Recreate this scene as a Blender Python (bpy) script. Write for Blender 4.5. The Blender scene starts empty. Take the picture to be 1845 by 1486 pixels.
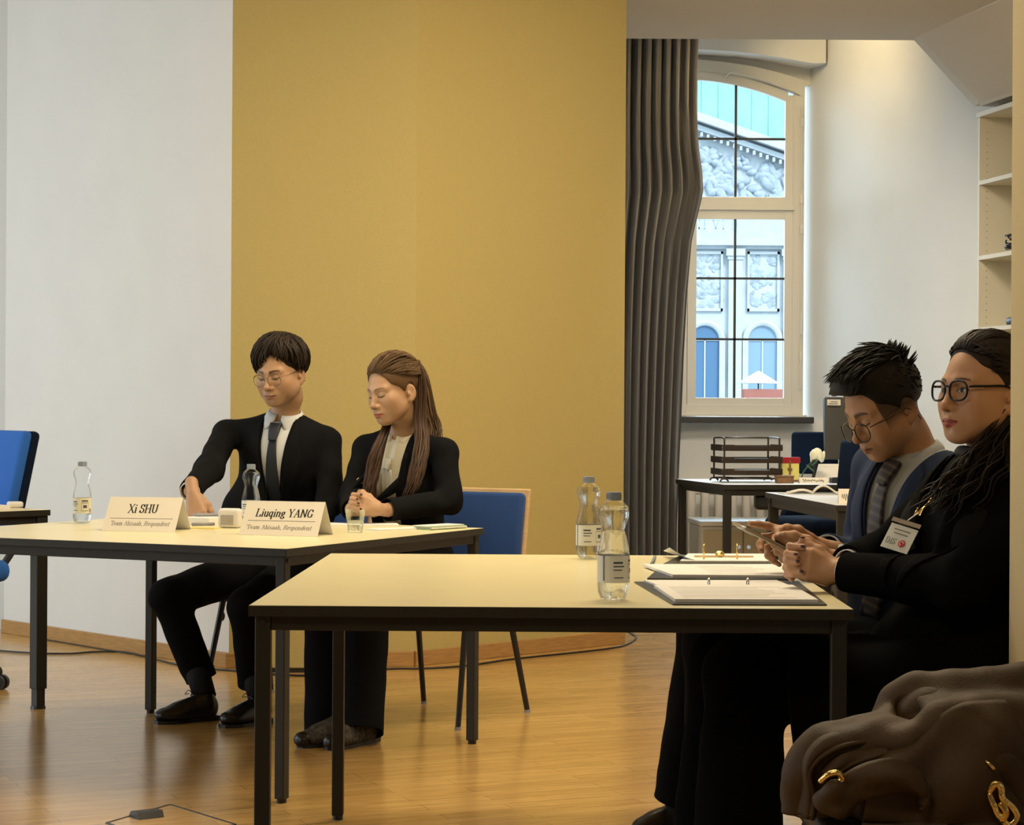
import bpy, bmesh, math, random
import numpy as np
from mathutils import Vector, Matrix, noise
from mathutils.bvhtree import BVHTree

random.seed(7)
scn = bpy.context.scene
COL = scn.collection
PI = math.pi

# ------------------------------------------------------------------ camera
FPX, CX, CY, EYE, ROLL = 3805.0, 922.5, 743.0, 1.138, 0.0061
cam_data = bpy.data.cameras.new('camera')
cam = bpy.data.objects.new('camera', cam_data)
COL.objects.link(cam)
cam.matrix_world = Matrix.Translation((0, 0, EYE)) @ Matrix.Rotation(PI / 2, 4, 'X') @ Matrix.Rotation(ROLL, 4, 'Z')
cam_data.sensor_width = 36.0
cam_data.lens = FPX / 1845.0 * 36.0
cam_data.clip_end = 600
scn.camera = cam

# ------------------------------------------------------------------ colour management
scn.view_settings.view_transform = 'Standard'
scn.view_settings.look = 'None'
scn.view_settings.gamma = 1.0
scn.view_settings.use_curve_mapping = False
scn.view_settings.exposure = 0.0

# ------------------------------------------------------------------ world and lights
wd = bpy.data.worlds.new('sky')
scn.world = wd
wd.use_nodes = True
bgn = wd.node_tree.nodes['Background']
bgn.inputs['Color'].default_value = (0.62, 0.87, 1.0, 1)
bgn.inputs['Strength'].default_value = 2.0

def area(name, loc, target, sx, sy, power, color, spread=180):
    l = bpy.data.lights.new(name, 'AREA')
    l.shape = 'RECTANGLE'; l.size = sx; l.size_y = sy
    l.energy = power; l.color = color; l.spread = math.radians(spread)
    o = bpy.data.objects.new(name, l); COL.objects.link(o)
    o.location = loc
    o.rotation_euler = (Vector(target) - Vector(loc)).to_track_quat('-Z', 'Y').to_euler()
    return o

def spot(name, loc, target, power, color, angle, blend=0.6, size=0.05):
    l = bpy.data.lights.new(name, 'SPOT')
    l.energy = power; l.color = color; l.spot_size = math.radians(angle); l.spot_blend = blend
    l.shadow_soft_size = size
    o = bpy.data.objects.new(name, l); COL.objects.link(o)
    o.location = loc
    o.rotation_euler = (Vector(target) - Vector(loc)).to_track_quat('-Z', 'Y').to_euler()
    return o

DAY = (0.82, 0.93, 1.0)
WARM = (1.0, 0.83, 0.57)
# daylight through the tall windows along the left side of the room
area('window_daylight_left', (-5.6, 8.3, 1.75), (-1.6, 9.8, 1.35), 2.6, 2.2, 90, DAY)
area('window_daylight_left', (-5.6, 4.3, 1.75), (0, 6.0, 0.8), 2.6, 2.2, 42, DAY)
# warm lamps under the ceiling
area('ceiling_and_fill_light', (0.6, 5.6, 3.15), (0.6, 5.6, 0), 1.2, 0.5, 42, WARM)
area('ceiling_and_fill_light', (-0.4, 6.9, 3.15), (-0.4, 7.3, 0), 1.6, 0.5, 56, WARM)
area('ceiling_and_fill_light', (1.5, 8.0, 3.15), (0.9, 8.9, 0.6), 1.2, 0.5, 58, WARM)
area('ceiling_and_fill_light', (-0.6, 2.0, 3.15), (-0.4, 3.0, 0), 1.6, 0.5, 24, WARM)
# lamp washing the alcove wall and skylight falling in through the arched window
spot('alcove_spot_light', (1.52, 12.75, 3.70), (2.15, 13.22, 3.15), 34, (1.0, 0.74, 0.36), 120, 1.0, 0.12)
area('alcove_daylight', (-2.9, 19.5, 4.4), (2.1, 13.0, 1.7), 5.0, 4.6, 760, (0.60, 0.81, 1.0))
spot('alcove_spot_light', (1.25, 12.2, 3.6), (0.92, 12.95, 2.7), 60, (1.0, 0.74, 0.40), 100, 1.0, 0.10)
area('alcove_daylight', (1.7, 20.5, 8.2), (1.5, 12.2, 0.7), 3.5, 3.0, 2000, (0.70, 0.87, 1.0))
area('ceiling_and_fill_light', (1.3, 10.6, 3.12), (1.4, 12.6, 0.2), 0.9, 0.5, 22, (1.0, 0.88, 0.70), 110)  # added fill, no real fitting: brightens the wall below the window and nearby furniture
sun_l = bpy.data.lights.new('sun', 'SUN'); sun_l.energy = 2.6; sun_l.angle = math.radians(20); sun_l.color = (0.92, 0.96, 1.0)
sun_o = bpy.data.objects.new('sun', sun_l); COL.objects.link(sun_o)
sun_o.rotation_euler = Vector((-0.55, 1.0, -0.9)).to_track_quat('-Z', 'Y').to_euler()

# ------------------------------------------------------------------ pixel helpers (photograph frame -> place)
def W(px, py, Y):
    x = px + (py - CY) * ROLL
    y = py - (px - CX) * ROLL
    return Vector(((x - CX) / FPX * Y, Y, EYE - (y - CY) / FPX * Y))

def onz(px, py, Z):
    y = py - (px - CX) * ROLL
    return W(px, py, (EYE - Z) * FPX / (y - CY))

# ------------------------------------------------------------------ materials
def nt_new(name):
    m = bpy.data.materials.new(name); m.use_nodes = True
    nt = m.node_tree
    return m, nt, nt.nodes['Principled BSDF']

def mat(name, color, rough=0.5, metal=0.0, var=0.0, vscale=20, bump=0.0, bscale=120, spec=0.5, sheen=0.0, coat=0.0, stretch=None):
    m, nt, b = nt_new(name)
    b.inputs['Base Color'].default_value = (*color, 1)
    b.inputs['Roughness'].default_value = rough
    b.inputs['Metallic'].default_value = metal
    b.inputs['Specular IOR Level'].default_value = spec
    if sheen: 
        b.inputs['Sheen Weight'].default_value = sheen
        b.inputs['Sheen Roughness'].default_value = 0.4
    if coat: b.inputs['Coat Weight'].default_value = coat
    tc = nt.nodes.new('ShaderNodeTexCoord')
    vec = tc.outputs['Object']
    if stretch:
        mp = nt.nodes.new('ShaderNodeMapping'); mp.inputs['Scale'].default_value = stretch
        nt.links.new(vec, mp.inputs['Vector']); vec = mp.outputs['Vector']
    if var:
        n = nt.nodes.new('ShaderNodeTexNoise'); n.inputs['Scale'].default_value = vscale; n.inputs['Detail'].default_value = 5
        nt.links.new(vec, n.inputs['Vector'])
        r = nt.nodes.new('ShaderNodeValToRGB')
        r.color_ramp.elements[0].position = 0.3; r.color_ramp.elements[1].position = 0.7
        r.color_ramp.elements[0].color = (*[max(0, c * (1 - var)) for c in color], 1)
        r.color_ramp.elements[1].color = (*[min(1, c * (1 + var)) for c in color], 1)
        nt.links.new(n.outputs['Fac'], r.inputs['Fac']); nt.links.new(r.outputs['Color'], b.inputs['Base Color'])
    if bump:
        n2 = nt.nodes.new('ShaderNodeTexNoise'); n2.inputs['Scale'].default_value = bscale; n2.inputs['Detail'].default_value = 4
        nt.links.new(vec, n2.inputs['Vector'])
        bp = nt.nodes.new('ShaderNodeBump'); bp.inputs['Strength'].default_value = bump; bp.inputs['Distance'].default_value = 0.01
        nt.links.new(n2.outputs['Fac'], bp.inputs['Height']); nt.links.new(bp.outputs['Normal'], b.inputs['Normal'])
    return m

def mat_attr(name, rough=0.5, spec=0.4, var=0.0, vscale=60, sss=0.0, bump=0.0, bscale=300):
    """material whose base colour is the mesh's own colour attribute (lips, brows, hair tones...)"""
    m, nt, b = nt_new(name)
    a = nt.nodes.new('ShaderNodeAttribute'); a.attribute_name = 'Col'
    out = a.outputs['Color']
    tc = nt.nodes.new('ShaderNodeTexCoord')
    if var:
        n = nt.nodes.new('ShaderNodeTexNoise'); n.inputs['Scale'].default_value = vscale
        nt.links.new(tc.outputs['Object'], n.inputs['Vector'])
        mr = nt.nodes.new('ShaderNodeMapRange'); mr.inputs['To Min'].default_value = 1 - var; mr.inputs['To Max'].default_value = 1 + var
        nt.links.new(n.outputs['Fac'], mr.inputs['Value'])
        mx = nt.nodes.new('ShaderNodeMix'); mx.data_type = 'RGBA'; mx.blend_type = 'MULTIPLY'; mx.inputs[0].default_value = 1
        nt.links.new(out, mx.inputs[6]); nt.links.new(mr.outputs['Result'], mx.inputs[7]); out = mx.outputs[2]
    nt.links.new(out, b.inputs['Base Color'])
    b.inputs['Roughness'].default_value = rough
    b.inputs['Specular IOR Level'].default_value = spec
    if sss:
        b.inputs['Subsurface Weight'].default_value = sss
        b.inputs['Subsurface Radius'].default_value = (0.012, 0.005, 0.003)
        b.inputs['Subsurface Scale'].default_value = 0.5
    if bump:
        n2 = nt.nodes.new('ShaderNodeTexNoise'); n2.inputs['Scale'].default_value = bscale
        nt.links.new(tc.outputs['Object'], n2.inputs['Vector'])
        bp = nt.nodes.new('ShaderNodeBump'); bp.inputs['Strength'].default_value = bump; bp.inputs['Distance'].default_value = 0.004
        nt.links.new(n2.outputs['Fac'], bp.inputs['Height']); nt.links.new(bp.outputs['Normal'], b.inputs['Normal'])
    return m

def mat_clear(name, tint=(1, 1, 1), gloss=0.12, rough=0.02, amount=0.5):
    """thin clear sheet: mostly lets light straight through, with a fresnel sheen"""
    m = bpy.data.materials.new(name); m.use_nodes = True
    nt = m.node_tree; nt.nodes.clear()
    out = nt.nodes.new('ShaderNodeOutputMaterial')
    t = nt.nodes.new('ShaderNodeBsdfTransparent'); t.inputs['Color'].default_value = (*tint, 1)
    g = nt.nodes.new('ShaderNodeBsdfGlossy'); g.inputs['Roughness'].default_value = rough
    lw = nt.nodes.new('ShaderNodeLayerWeight'); lw.inputs['Blend'].default_value = gloss
    mx = nt.nodes.new('ShaderNodeMixShader')
    ml = nt.nodes.new('ShaderNodeMath'); ml.operation = 'MULTIPLY'; ml.inputs[1].default_value = amount
    nt.links.new(lw.outputs['Fresnel'], ml.inputs[0]); nt.links.new(ml.outputs[0], mx.inputs['Fac'])
    nt.links.new(t.outputs[0], mx.inputs[1]); nt.links.new(g.outputs[0], mx.inputs[2])
    nt.links.new(mx.outputs[0], out.inputs['Surface'])
    return m

def mat_glass(name, ior=1.33, tint=(1, 1, 1), mixt=0.35):
    m = bpy.data.materials.new(name); m.use_nodes = True
    nt = m.node_tree; nt.nodes.clear()
    out = nt.nodes.new('ShaderNodeOutputMaterial')
    t = nt.nodes.new('ShaderNodeBsdfTransparent'); t.inputs['Color'].default_value = (*tint, 1)
    g = nt.nodes.new('ShaderNodeBsdfGlass'); g.inputs['IOR'].default_value = ior; g.inputs['Roughness'].default_value = 0.02
    g.inputs['Color'].default_value = (*tint, 1)
    mx = nt.nodes.new('ShaderNodeMixShader'); mx.inputs['Fac'].default_value = mixt
    nt.links.new(g.outputs[0], mx.inputs[1]); nt.links.new(t.outputs[0], mx.inputs[2])
    nt.links.new(mx.outputs[0], out.inputs['Surface'])
    return m

def mat_floor():
    m, nt, b = nt_new('oak_parquet')
    tc = nt.nodes.new('ShaderNodeTexCoord')
    mp = nt.nodes.new('ShaderNodeMapping'); mp.inputs['Rotation'].default_value = (0, 0, math.radians(-24))
    nt.links.new(tc.outputs['Object'], mp.inputs['Vector'])
    br = nt.nodes.new('ShaderNodeTexBrick')
    br.inputs['Scale'].default_value = 1.0
    br.inputs['Brick Width'].default_value = 0.62; br.inputs['Row Height'].default_value = 0.072
    br.inputs['Mortar Size'].default_value = 0.0012; br.inputs['Mortar Smooth'].default_value = 0.2
    br.offset = 0.37
    br.inputs['Color1'].default_value = (0.56, 0.345, 0.115, 1)
    br.inputs['Color2'].default_value = (0.47, 0.280, 0.085, 1)
    br.inputs['Mortar'].default_value = (0.33, 0.185, 0.055, 1)
    nt.links.new(mp.outputs['Vector'], br.inputs['Vector'])
    mp2 = nt.nodes.new('ShaderNodeMapping'); mp2.inputs['Scale'].default_value = (3, 38, 1)
    nt.links.new(mp.outputs['Vector'], mp2.inputs['Vector'])
    n = nt.nodes.new('ShaderNodeTexNoise'); n.inputs['Scale'].default_value = 1.6; n.inputs['Detail'].default_value = 6; n.inputs['Distortion'].default_value = 1.2
    nt.links.new(mp2.outputs['Vector'], n.inputs['Vector'])
    mr = nt.nodes.new('ShaderNodeMapRange'); mr.inputs['From Min'].default_value = 0.25; mr.inputs['From Max'].default_value = 0.75
    mr.inputs['To Min'].default_value = 0.76; mr.inputs['To Max'].default_value = 1.22
    nt.links.new(n.outputs['Fac'], mr.inputs['Value'])
    mx = nt.nodes.new('ShaderNodeMix'); mx.data_type = 'RGBA'; mx.blend_type = 'MULTIPLY'; mx.inputs[0].default_value = 1
    nt.links.new(br.outputs['Color'], mx.inputs[6]); nt.links.new(mr.outputs['Result'], mx.inputs[7])
    nt.links.new(mx.outputs[2], b.inputs['Base Color'])
    n3 = nt.nodes.new('ShaderNodeTexNoise'); n3.inputs['Scale'].default_value = 9; n3.inputs['Detail'].default_value = 3
    nt.links.new(mp.outputs['Vector'], n3.inputs['Vector'])
    mr2 = nt.nodes.new('ShaderNodeMapRange'); mr2.inputs['To Min'].default_value = 0.17; mr2.inputs['To Max'].default_value = 0.27
    nt.links.new(n3.outputs['Fac'], mr2.inputs['Value']); nt.links.new(mr2.outputs['Result'], b.inputs['Roughness'])
    b.inputs['Specular IOR Level'].default_value = 0.5
    b.inputs['Coat Weight'].default_value = 0.22; b.inputs['Coat Roughness'].default_value = 0.2
    return m

M = {}
M['floor'] = mat_floor()
M['white_wall'] = mat('white_plaster', (0.73, 0.73, 0.71), 0.85, bump=0.12, bscale=220, var=0.02, vscale=3)
M['yellow_wall'] = mat('ochre_paint', (0.500, 0.400, 0.150), 0.8, bump=0.25, bscale=170, var=0.03, vscale=90)
M['ceiling'] = mat('ceiling_plaster', (0.56, 0.52, 0.45), 0.9, bump=0.3, bscale=260)
M['oak'] = mat('oak_trim', (0.42, 0.235, 0.08), 0.45, var=0.18, vscale=14, stretch=(1, 1, 12))
M['laminate'] = mat('cream_laminate', (0.80, 0.72, 0.44), 0.30, var=0.015, vscale=6, spec=0.5)
M['laminate_grey'] = mat('pale_grey_laminate', (0.80, 0.81, 0.80), 0.42, var=0.015, vscale=6)
M['table_edge'] = mat('dark_table_edge', (0.019, 0.0165, 0.010), 0.5, var=0.15, vscale=60)
M['table_metal'] = mat('dark_powder_coat', (0.015, 0.0135, 0.0085), 0.5, bump=0.05, bscale=900)
M['black_metal'] = mat('black_enamel', (0.012, 0.012, 0.012), 0.35)
M['black_plastic'] = mat('black_plastic', (0.012, 0.012, 0.013), 0.4)
M['chrome'] = mat('chrome', (0.75, 0.75, 0.75), 0.12, 1.0)
M['gold'] = mat('gold_metal', (0.95, 0.68, 0.25), 0.16, 1.0, bump=0.4, bscale=60)
M['blue_fabric'] = mat('blue_upholstery', (0.012, 0.055, 0.21), 0.9, var=0.2, vscale=500, bump=0.3, bscale=700, sheen=0.15)
M['navy_fabric'] = mat('navy_upholstery', (0.004, 0.011, 0.030), 0.95, bump=0.3, bscale=700, spec=0.15)
M['beech'] = mat('beech_wood', (0.62, 0.43, 0.22), 0.4, var=0.1, vscale=10, stretch=(1, 1, 9))
M['paper'] = mat('white_paper', (0.78, 0.76, 0.72), 0.8, var=0.01)
M['card'] = mat('cream_card', (0.76, 0.69, 0.56), 0.8, bump=0.06, bscale=400)
M['card_shade'] = mat('white_card', (0.72, 0.70, 0.68), 0.8)
M['ink'] = mat('black_ink', (0.012, 0.01, 0.008), 0.8)
M['ink_grey'] = mat('grey_ink', (0.17, 0.15, 0.12), 0.8)
M['yellow_paper'] = mat('yellow_paper', (0.80, 0.62, 0.16), 0.8)
M['green_card'] = mat('green_card', (0.30, 0.44, 0.24), 0.7)
M['curtain'] = mat('grey_curtain', (0.060, 0.056, 0.052), 0.85, bump=0.2, bscale=500, sheen=0.25)
M['win_frame'] = mat('window_paint', (0.70, 0.68, 0.62), 0.45)
M['dark_sill'] = mat('dark_sill_stone', (0.03, 0.031, 0.033), 0.4)
M['lead'] = mat('dark_glazing_bar', (0.03, 0.03, 0.03), 0.5)
M['pane'] = mat_clear('window_glass', (0.97, 0.99, 1.0), 0.04, 0.0)
M['pet'] = mat_clear('clear_plastic', (0.97, 0.98, 0.98), 0.14, 0.03)
M['water'] = mat_glass('water', 1.33, (0.98, 0.99, 0.99), 0.68)
M['tumbler'] = mat_clear('drinking_glass', (0.96, 0.98, 0.98), 0.14, 0.02)
M['cap'] = mat('grey_blue_cap', (0.30, 0.35, 0.42), 0.4)
M['label'] = mat('bottle_label', (0.70, 0.66, 0.50), 0.5)
M['label_dark'] = mat('bottle_label_print', (0.05, 0.07, 0.11), 0.5)
M['label_white'] = mat('bottle_label_white', (0.74, 0.74, 0.70), 0.5)
M['white_plastic'] = mat('white_plastic', (0.75, 0.72, 0.68), 0.35)
M['grey_plastic'] = mat('grey_plastic', (0.28, 0.27, 0.28), 0.4)
M['radiator'] = mat('radiator_enamel', (0.62, 0.58, 0.53), 0.4)
M['cabinet'] = mat('white_cabinet', (0.68, 0.66, 0.60), 0.45)
M['shelf'] = mat('shelf_board', (0.66, 0.62, 0.50), 0.55)
M['wire'] = mat('bronze_wire', (0.07, 0.05, 0.035), 0.35, 0.7)
M['red'] = mat('red_plastic', (0.35, 0.01, 0.015), 0.35)
M['yellow_box'] = mat('yellow_card', (0.72, 0.62, 0.16), 0.6)
M['brown_box'] = mat('brown_box', (0.20, 0.10, 0.04), 0.5, var=0.3, vscale=60)
M['rose'] = mat('cream_petals', (0.82, 0.78, 0.56), 0.6)
M['leaf'] = mat('green_leaf', (0.045, 0.10, 0.035), 0.5)
M['monitor'] = mat('monitor_back', (0.055, 0.048, 0.036), 0.5, bump=0.15, bscale=400)
M['facade'] = mat('pale_sandstone', (0.60, 0.62, 0.64), 0.9, var=0.07, vscale=1.2)
M['facade_dark'] = mat('relief_stone', (0.46, 0.50, 0.55), 0.9, var=0.22, vscale=2.2, bump=1.0, bscale=2.5)
M['facade_door'] = mat('blue_grey_door', (0.10, 0.20, 0.34), 0.6)
M['copper_roof'] = mat('copper_green_roof', (0.34, 0.62, 0.58), 0.7, var=0.08, vscale=0.6)
M['umbrella_white'] = mat('white_canopy', (0.85, 0.85, 0.85), 0.8)
M['umbrella_red'] = mat('red_canvas', (0.45, 0.16, 0.12), 0.8)
M['ground'] = mat('street_paving', (0.35, 0.36, 0.38), 0.9)
M['brown_leather'] = mat('brown_soft_leather', (0.060, 0.033, 0.0115), 0.62, var=0.18, vscale=9, bump=0.15, bscale=260, spec=0.3)
M['suit_black'] = mat('black_suit_wool', (0.0060, 0.0062, 0.0070), 0.9, bump=0.15, bscale=900, spec=0.10)
M['coat_black'] = mat('black_coat_wool', (0.0032, 0.0032, 0.0032), 0.95, bump=0.2, bscale=700, spec=0.05)
M['suit_blue'] = mat('blue_grey_suit', (0.024, 0.036, 0.072), 0.9, bump=0.15, bscale=900, spec=0.15)
M['lining'] = mat('dark_waistcoat', (0.008, 0.008, 0.008), 0.9, spec=0.1)
M['shirt_white'] = mat('white_shirt', (0.62, 0.64, 0.66), 0.75, bump=0.1, bscale=500)
M['shirt_grey'] = mat('pale_grey_shirt', (0.34, 0.35, 0.34), 0.75, bump=0.1, bscale=500)
M['blouse'] = mat('cream_blouse', (0.72, 0.66, 0.50), 0.5, sheen=0.1)
M['tie_navy'] = mat('navy_tie', (0.006, 0.010, 0.020), 0.6, bump=0.2, bscale=600)
M['leather_black'] = mat('black_leather', (0.008, 0.008, 0.008), 0.28)
M['sock'] = mat('black_sock', (0.006, 0.006, 0.007), 0.9)
M['weave'] = mat('woven_black_white', (0.055, 0.05, 0.04), 0.7, var=0.98, vscale=80)
M['glasses_black'] = mat('black_acetate', (0.004, 0.0035, 0.003), 0.35, spec=0.25)
M['glasses_thin'] = mat('thin_gold_frame', (0.14, 0.10, 0.06), 0.25, 0.8)
M['lens'] = mat_clear('spectacle_lens', (0.97, 0.98, 0.98), 0.06, 0.0, 0.35)
M['nail'] = mat('dark_nail_polish', (0.055, 0.010, 0.016), 0.2)
M['nail_bare'] = mat('bare_nail', (0.62, 0.40, 0.31), 0.3)
M['skin'] = mat_attr('skin', 0.48, 0.35, var=0.06, vscale=50, sss=0.12, bump=0.06, bscale=400)
M['hair'] = mat_attr('hair', 0.55, 0.22, var=0.25, vscale=120)
M['phone_case'] = mat('phone_case', (0.30, 0.24, 0.16), 0.18)
M['screen'] = mat('phone_glass', (0.02, 0.02, 0.02), 0.05)

def mat_tie():
    m, nt, b = nt_new('striped_brown_tie')
    tc = nt.nodes.new('ShaderNodeTexCoord')
    w = nt.nodes.new('ShaderNodeTexWave'); w.inputs['Scale'].default_value = 16; w.inputs['Distortion'].default_value = 0.6
    mp = nt.nodes.new('ShaderNodeMapping'); mp.inputs['Rotation'].default_value = (0.5, 0.9, 0.3)
    nt.links.new(tc.outputs['Object'], mp.inputs['Vector']); nt.links.new(mp.outputs['Vector'], w.inputs['Vector'])
    r = nt.nodes.new('ShaderNodeValToRGB'); r.color_ramp.interpolation = 'CONSTANT'
    e = r.color_ramp.elements; e[0].color = (0.012, 0.011, 0.012, 1); e[1].position = 0.42; e[1].color = (0.060, 0.034, 0.016, 1)
    e2 = e.new(0.66); e2.color = (0.030, 0.014, 0.016, 1)
    e3 = e.new(0.86); e3.color = (0.075, 0.066, 0.05, 1)
    nt.links.new(w.outputs['Fac'], r.inputs['Fac']); nt.links.new(r.outputs['Color'], b.inputs['Base Color'])
    b.inputs['Roughness'].default_value = 0.5
    return m
M['tie_stripe'] = mat_tie()

# ------------------------------------------------------------------ objects, tags
def link(o, parent=None):
    COL.objects.link(o)
    if parent is not None:
        o.parent = parent
        o.matrix_parent_inverse = root_matrix(parent).inverted()
    return o

def root_matrix(o):
    m = Matrix.Translation(o.location) @ o.rotation_euler.to_matrix().to_4x4()
    if o.parent is not None:
        m = root_matrix(o.parent) @ o.matrix_parent_inverse @ m
    return m

def tag(o, label=None, cat=None, group=None, kind=None):
    if label: o['label'] = label
    if cat: o['category'] = cat
    if group: o['group'] = group
    if kind: o['kind'] = kind
    return o

def thing(name, label, cat, loc, group=None, rz=0.0):
    o = bpy.data.objects.new(name, None)
    o.empty_display_size = 0.1
    o.location = loc; o.rotation_euler = (0, 0, rz)
    COL.objects.link(o)
    return tag(o, label, cat, group)

def clone_tree(root, loc, rz=None, label=None):
    r = root.copy(); COL.objects.link(r)
    r.location = loc
    if rz is not None: r.rotation_euler = (0, 0, rz)
    if label: r['label'] = label
    for ch in [c for c in bpy.data.objects if c.parent == root]:
        c = ch.copy(); COL.objects.link(c); c.parent = r; c.matrix_parent_inverse = ch.matrix_parent_inverse.copy()
        for g in [k for k in bpy.data.objects if k.parent == ch]:
            d = g.copy(); COL.objects.link(d); d.parent = c; d.matrix_parent_inverse = g.matrix_parent_inverse.copy()
    return r

def frame_from(d, ref=Vector((0, 0, 1))):
    d = Vector(d).normalized()
    if abs(d.dot(ref)) > 0.98: ref = Vector((1, 0, 0))
    a = ref.cross(d).normalized(); b = d.cross(a).normalized()
    return a, b, d

class MB:
    """collects shapes and links them as ONE mesh object"""
    def __init__(s):
        s.bm = bmesh.new(); s.smooth = False
    def _x(s, verts, mx):
        if mx is not None: bmesh.ops.transform(s.bm, matrix=mx, verts=verts)
        return s
    def box(s, c, size, rz=0.0, bevel=0.0, seg=2, rot=None):
        n0 = set(s.bm.verts)
        r = bmesh.ops.create_cube(s.bm, size=1.0)
        bmesh.ops.scale(s.bm, vec=size, verts=r['verts'])
        vs = r['verts']
        if bevel:
            ed = list({e for v in vs for e in v.link_edges})
            bmesh.ops.bevel(s.bm, geom=ed, offset=bevel, segments=seg, profile=0.5, affect='EDGES')
            vs = [v for v in s.bm.verts if v not in n0]
        R = rot.to_4x4() if rot is not None else Matrix.Rotation(rz, 4, 'Z')
        return s._x(vs, Matrix.Translation(c) @ R)
    def bar(s, p0, p1, w, t, bevel=0.0, ref=Vector((0, 0, 1))):
        p0 = Vector(p0); p1 = Vector(p1)
        a, b, d = frame_from(p1 - p0, ref)
        R = Matrix((a, b, d)).transposed()
        return s.box((p0 + p1) / 2, (w, t, (p1 - p0).length), rot=R, bevel=bevel)
    def cyl(s, p0, p1, r0, r1=None, n=16, caps=True):
        return s.tube([p0, p1], [r0, r0 if r1 is None else r1], n, caps)
    def tube(s, pts, r, n=8, caps=True, flat=1.0):
        pts = [Vector(p) for p in pts]
        rs = r if isinstance(r, (list, tuple)) else [r] * len(pts)
        rings = []; a = None
        for i, p in enumerate(pts):
            d = (pts[min(i + 1, len(pts) - 1)] - pts[max(i - 1, 0)])
            if d.length < 1e-9: d = Vector((0, 0, 1))
            d.normalize()
            if a is None: a, b, _ = frame_from(d)
            else:
                a = (a - d * a.dot(d))
                if a.length < 1e-6: a, b, _ = frame_from(d)
                a.normalize(); b = d.cross(a)
            rings.append([s.bm.verts.new(p + (a * math.cos(2 * PI * k / n) + b * math.sin(2 * PI * k / n) * flat) * rs[i]) for k in range(n)])
        for q, w in zip(rings, rings[1:]):
            for k in range(n): s.bm.faces.new((q[k], q[(k + 1) % n], w[(k + 1) % n], w[k]))
        if caps:
            s.bm.faces.new(rings[0][::-1]); s.bm.faces.new(rings[-1])
        return s
    def lathe(s, prof, c=(0, 0, 0), n=28, lobes=None):
        rings = []
        for (r, z) in prof:
            ring = []
            for k in range(n):
                a = 2 * PI * k / n
                rr = r
                if lobes: rr = lobes(r, z, a)
                ring.append(s.bm.verts.new((c[0] + rr * math.cos(a), c[1] + rr * math.sin(a), c[2] + z)))
            rings.append(ring)
        for q, w in zip(rings, rings[1:]):
            for k in range(n): s.bm.faces.new((q[k], q[(k + 1) % n], w[(k + 1) % n], w[k]))
        if prof[0][0] > 1e-4: s.bm.faces.new(rings[0][::-1])
        if prof[-1][0] > 1e-4: s.bm.faces.new(rings[-1])
        return s
    def prism(s, poly, z0, z1):
        lo = [s.bm.verts.new((p[0], p[1], z0)) for p in poly]; hi = [s.bm.verts.new((p[0], p[1], z1)) for p in poly]
        n = len(poly)
        s.bm.faces.new(lo[::-1]); s.bm.faces.new(hi)
        for i in range(n): s.bm.faces.new((lo[i], lo[(i + 1) % n], hi[(i + 1) % n], hi[i]))
        return s
    def extrude_poly(s, pts3, d):
        """flat polygon given in 3D, extruded by vector d"""
        d = Vector(d)
        lo = [s.bm.verts.new(Vector(p)) for p in pts3]; hi = [s.bm.verts.new(Vector(p) + d) for p in pts3]
        n = len(lo)
        s.bm.faces.new(lo[::-1]); s.bm.faces.new(hi)
        for i in range(n): s.bm.faces.new((lo[i], lo[(i + 1) % n], hi[(i + 1) % n], hi[i]))
        return s
    def grid(s, P, closed=False):
        """P[i][j] grid of points -> sheet"""
        V = [[s.bm.verts.new(Vector(p)) for p in row] for row in P]
        for i in range(len(V) - 1):
            for j in range(len(V[0]) - 1):
                s.bm.faces.new((V[i][j], V[i + 1][j], V[i + 1][j + 1], V[i][j + 1]))
        return s
    def ball(s, c, r, seg=16, rot=None):
        q = bmesh.ops.create_uvsphere(s.bm, u_segments=seg, v_segments=max(6, seg // 2), radius=1.0)
        sc = Matrix.Diagonal((*(r if hasattr(r, '__len__') else (r, r, r)), 1))
        R = rot.to_4x4() if rot is not None else Matrix.Identity(4)
        return s._x(q['verts'], Matrix.Translation(c) @ R @ sc)
    def build(s, name, m, parent=None, smooth=False, solid=0.0, soff=0.0, label=None, kind=None, subsurf=0):
        bmesh.ops.recalc_face_normals(s.bm, faces=s.bm.faces)
        me = bpy.data.meshes.new(name)
        s.bm.to_mesh(me); s.bm.free()
        me.materials.append(m)
        if smooth: me.polygons.foreach_set('use_smooth', [True] * len(me.polygons))
        o = bpy.data.objects.new(name, me)
        link(o, parent)
        if solid:
            md = o.modifiers.new('thickness', 'SOLIDIFY'); md.thickness = solid; md.offset = soff
        if subsurf:
            md = o.modifiers.new('soft', 'SUBSURF'); md.levels = subsurf; md.render_levels = subsurf
        if label: o['label'] = label
        if kind: o['kind'] = kind
        return o

def catmull(pts, n=6):
    pts = [Vector(p) for p in pts]
    out = []
    P = [pts[0] * 2 - pts[1]] + pts + [pts[-1] * 2 - pts[-2]]
    for i in range(1, len(P) - 2):
        for k in range(n):
            t = k / n
            a, b, c, d = P[i - 1], P[i], P[i + 1], P[i + 2]
            out.append(0.5 * ((2 * b) + (c - a) * t + (2 * a - 5 * b + 4 * c - d) * t * t + (3 * b - a - 3 * c + d) * t ** 3))
    out.append(pts[-1])
    return out

def structure(o):
    o['kind'] = 'structure'
    return o

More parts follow.
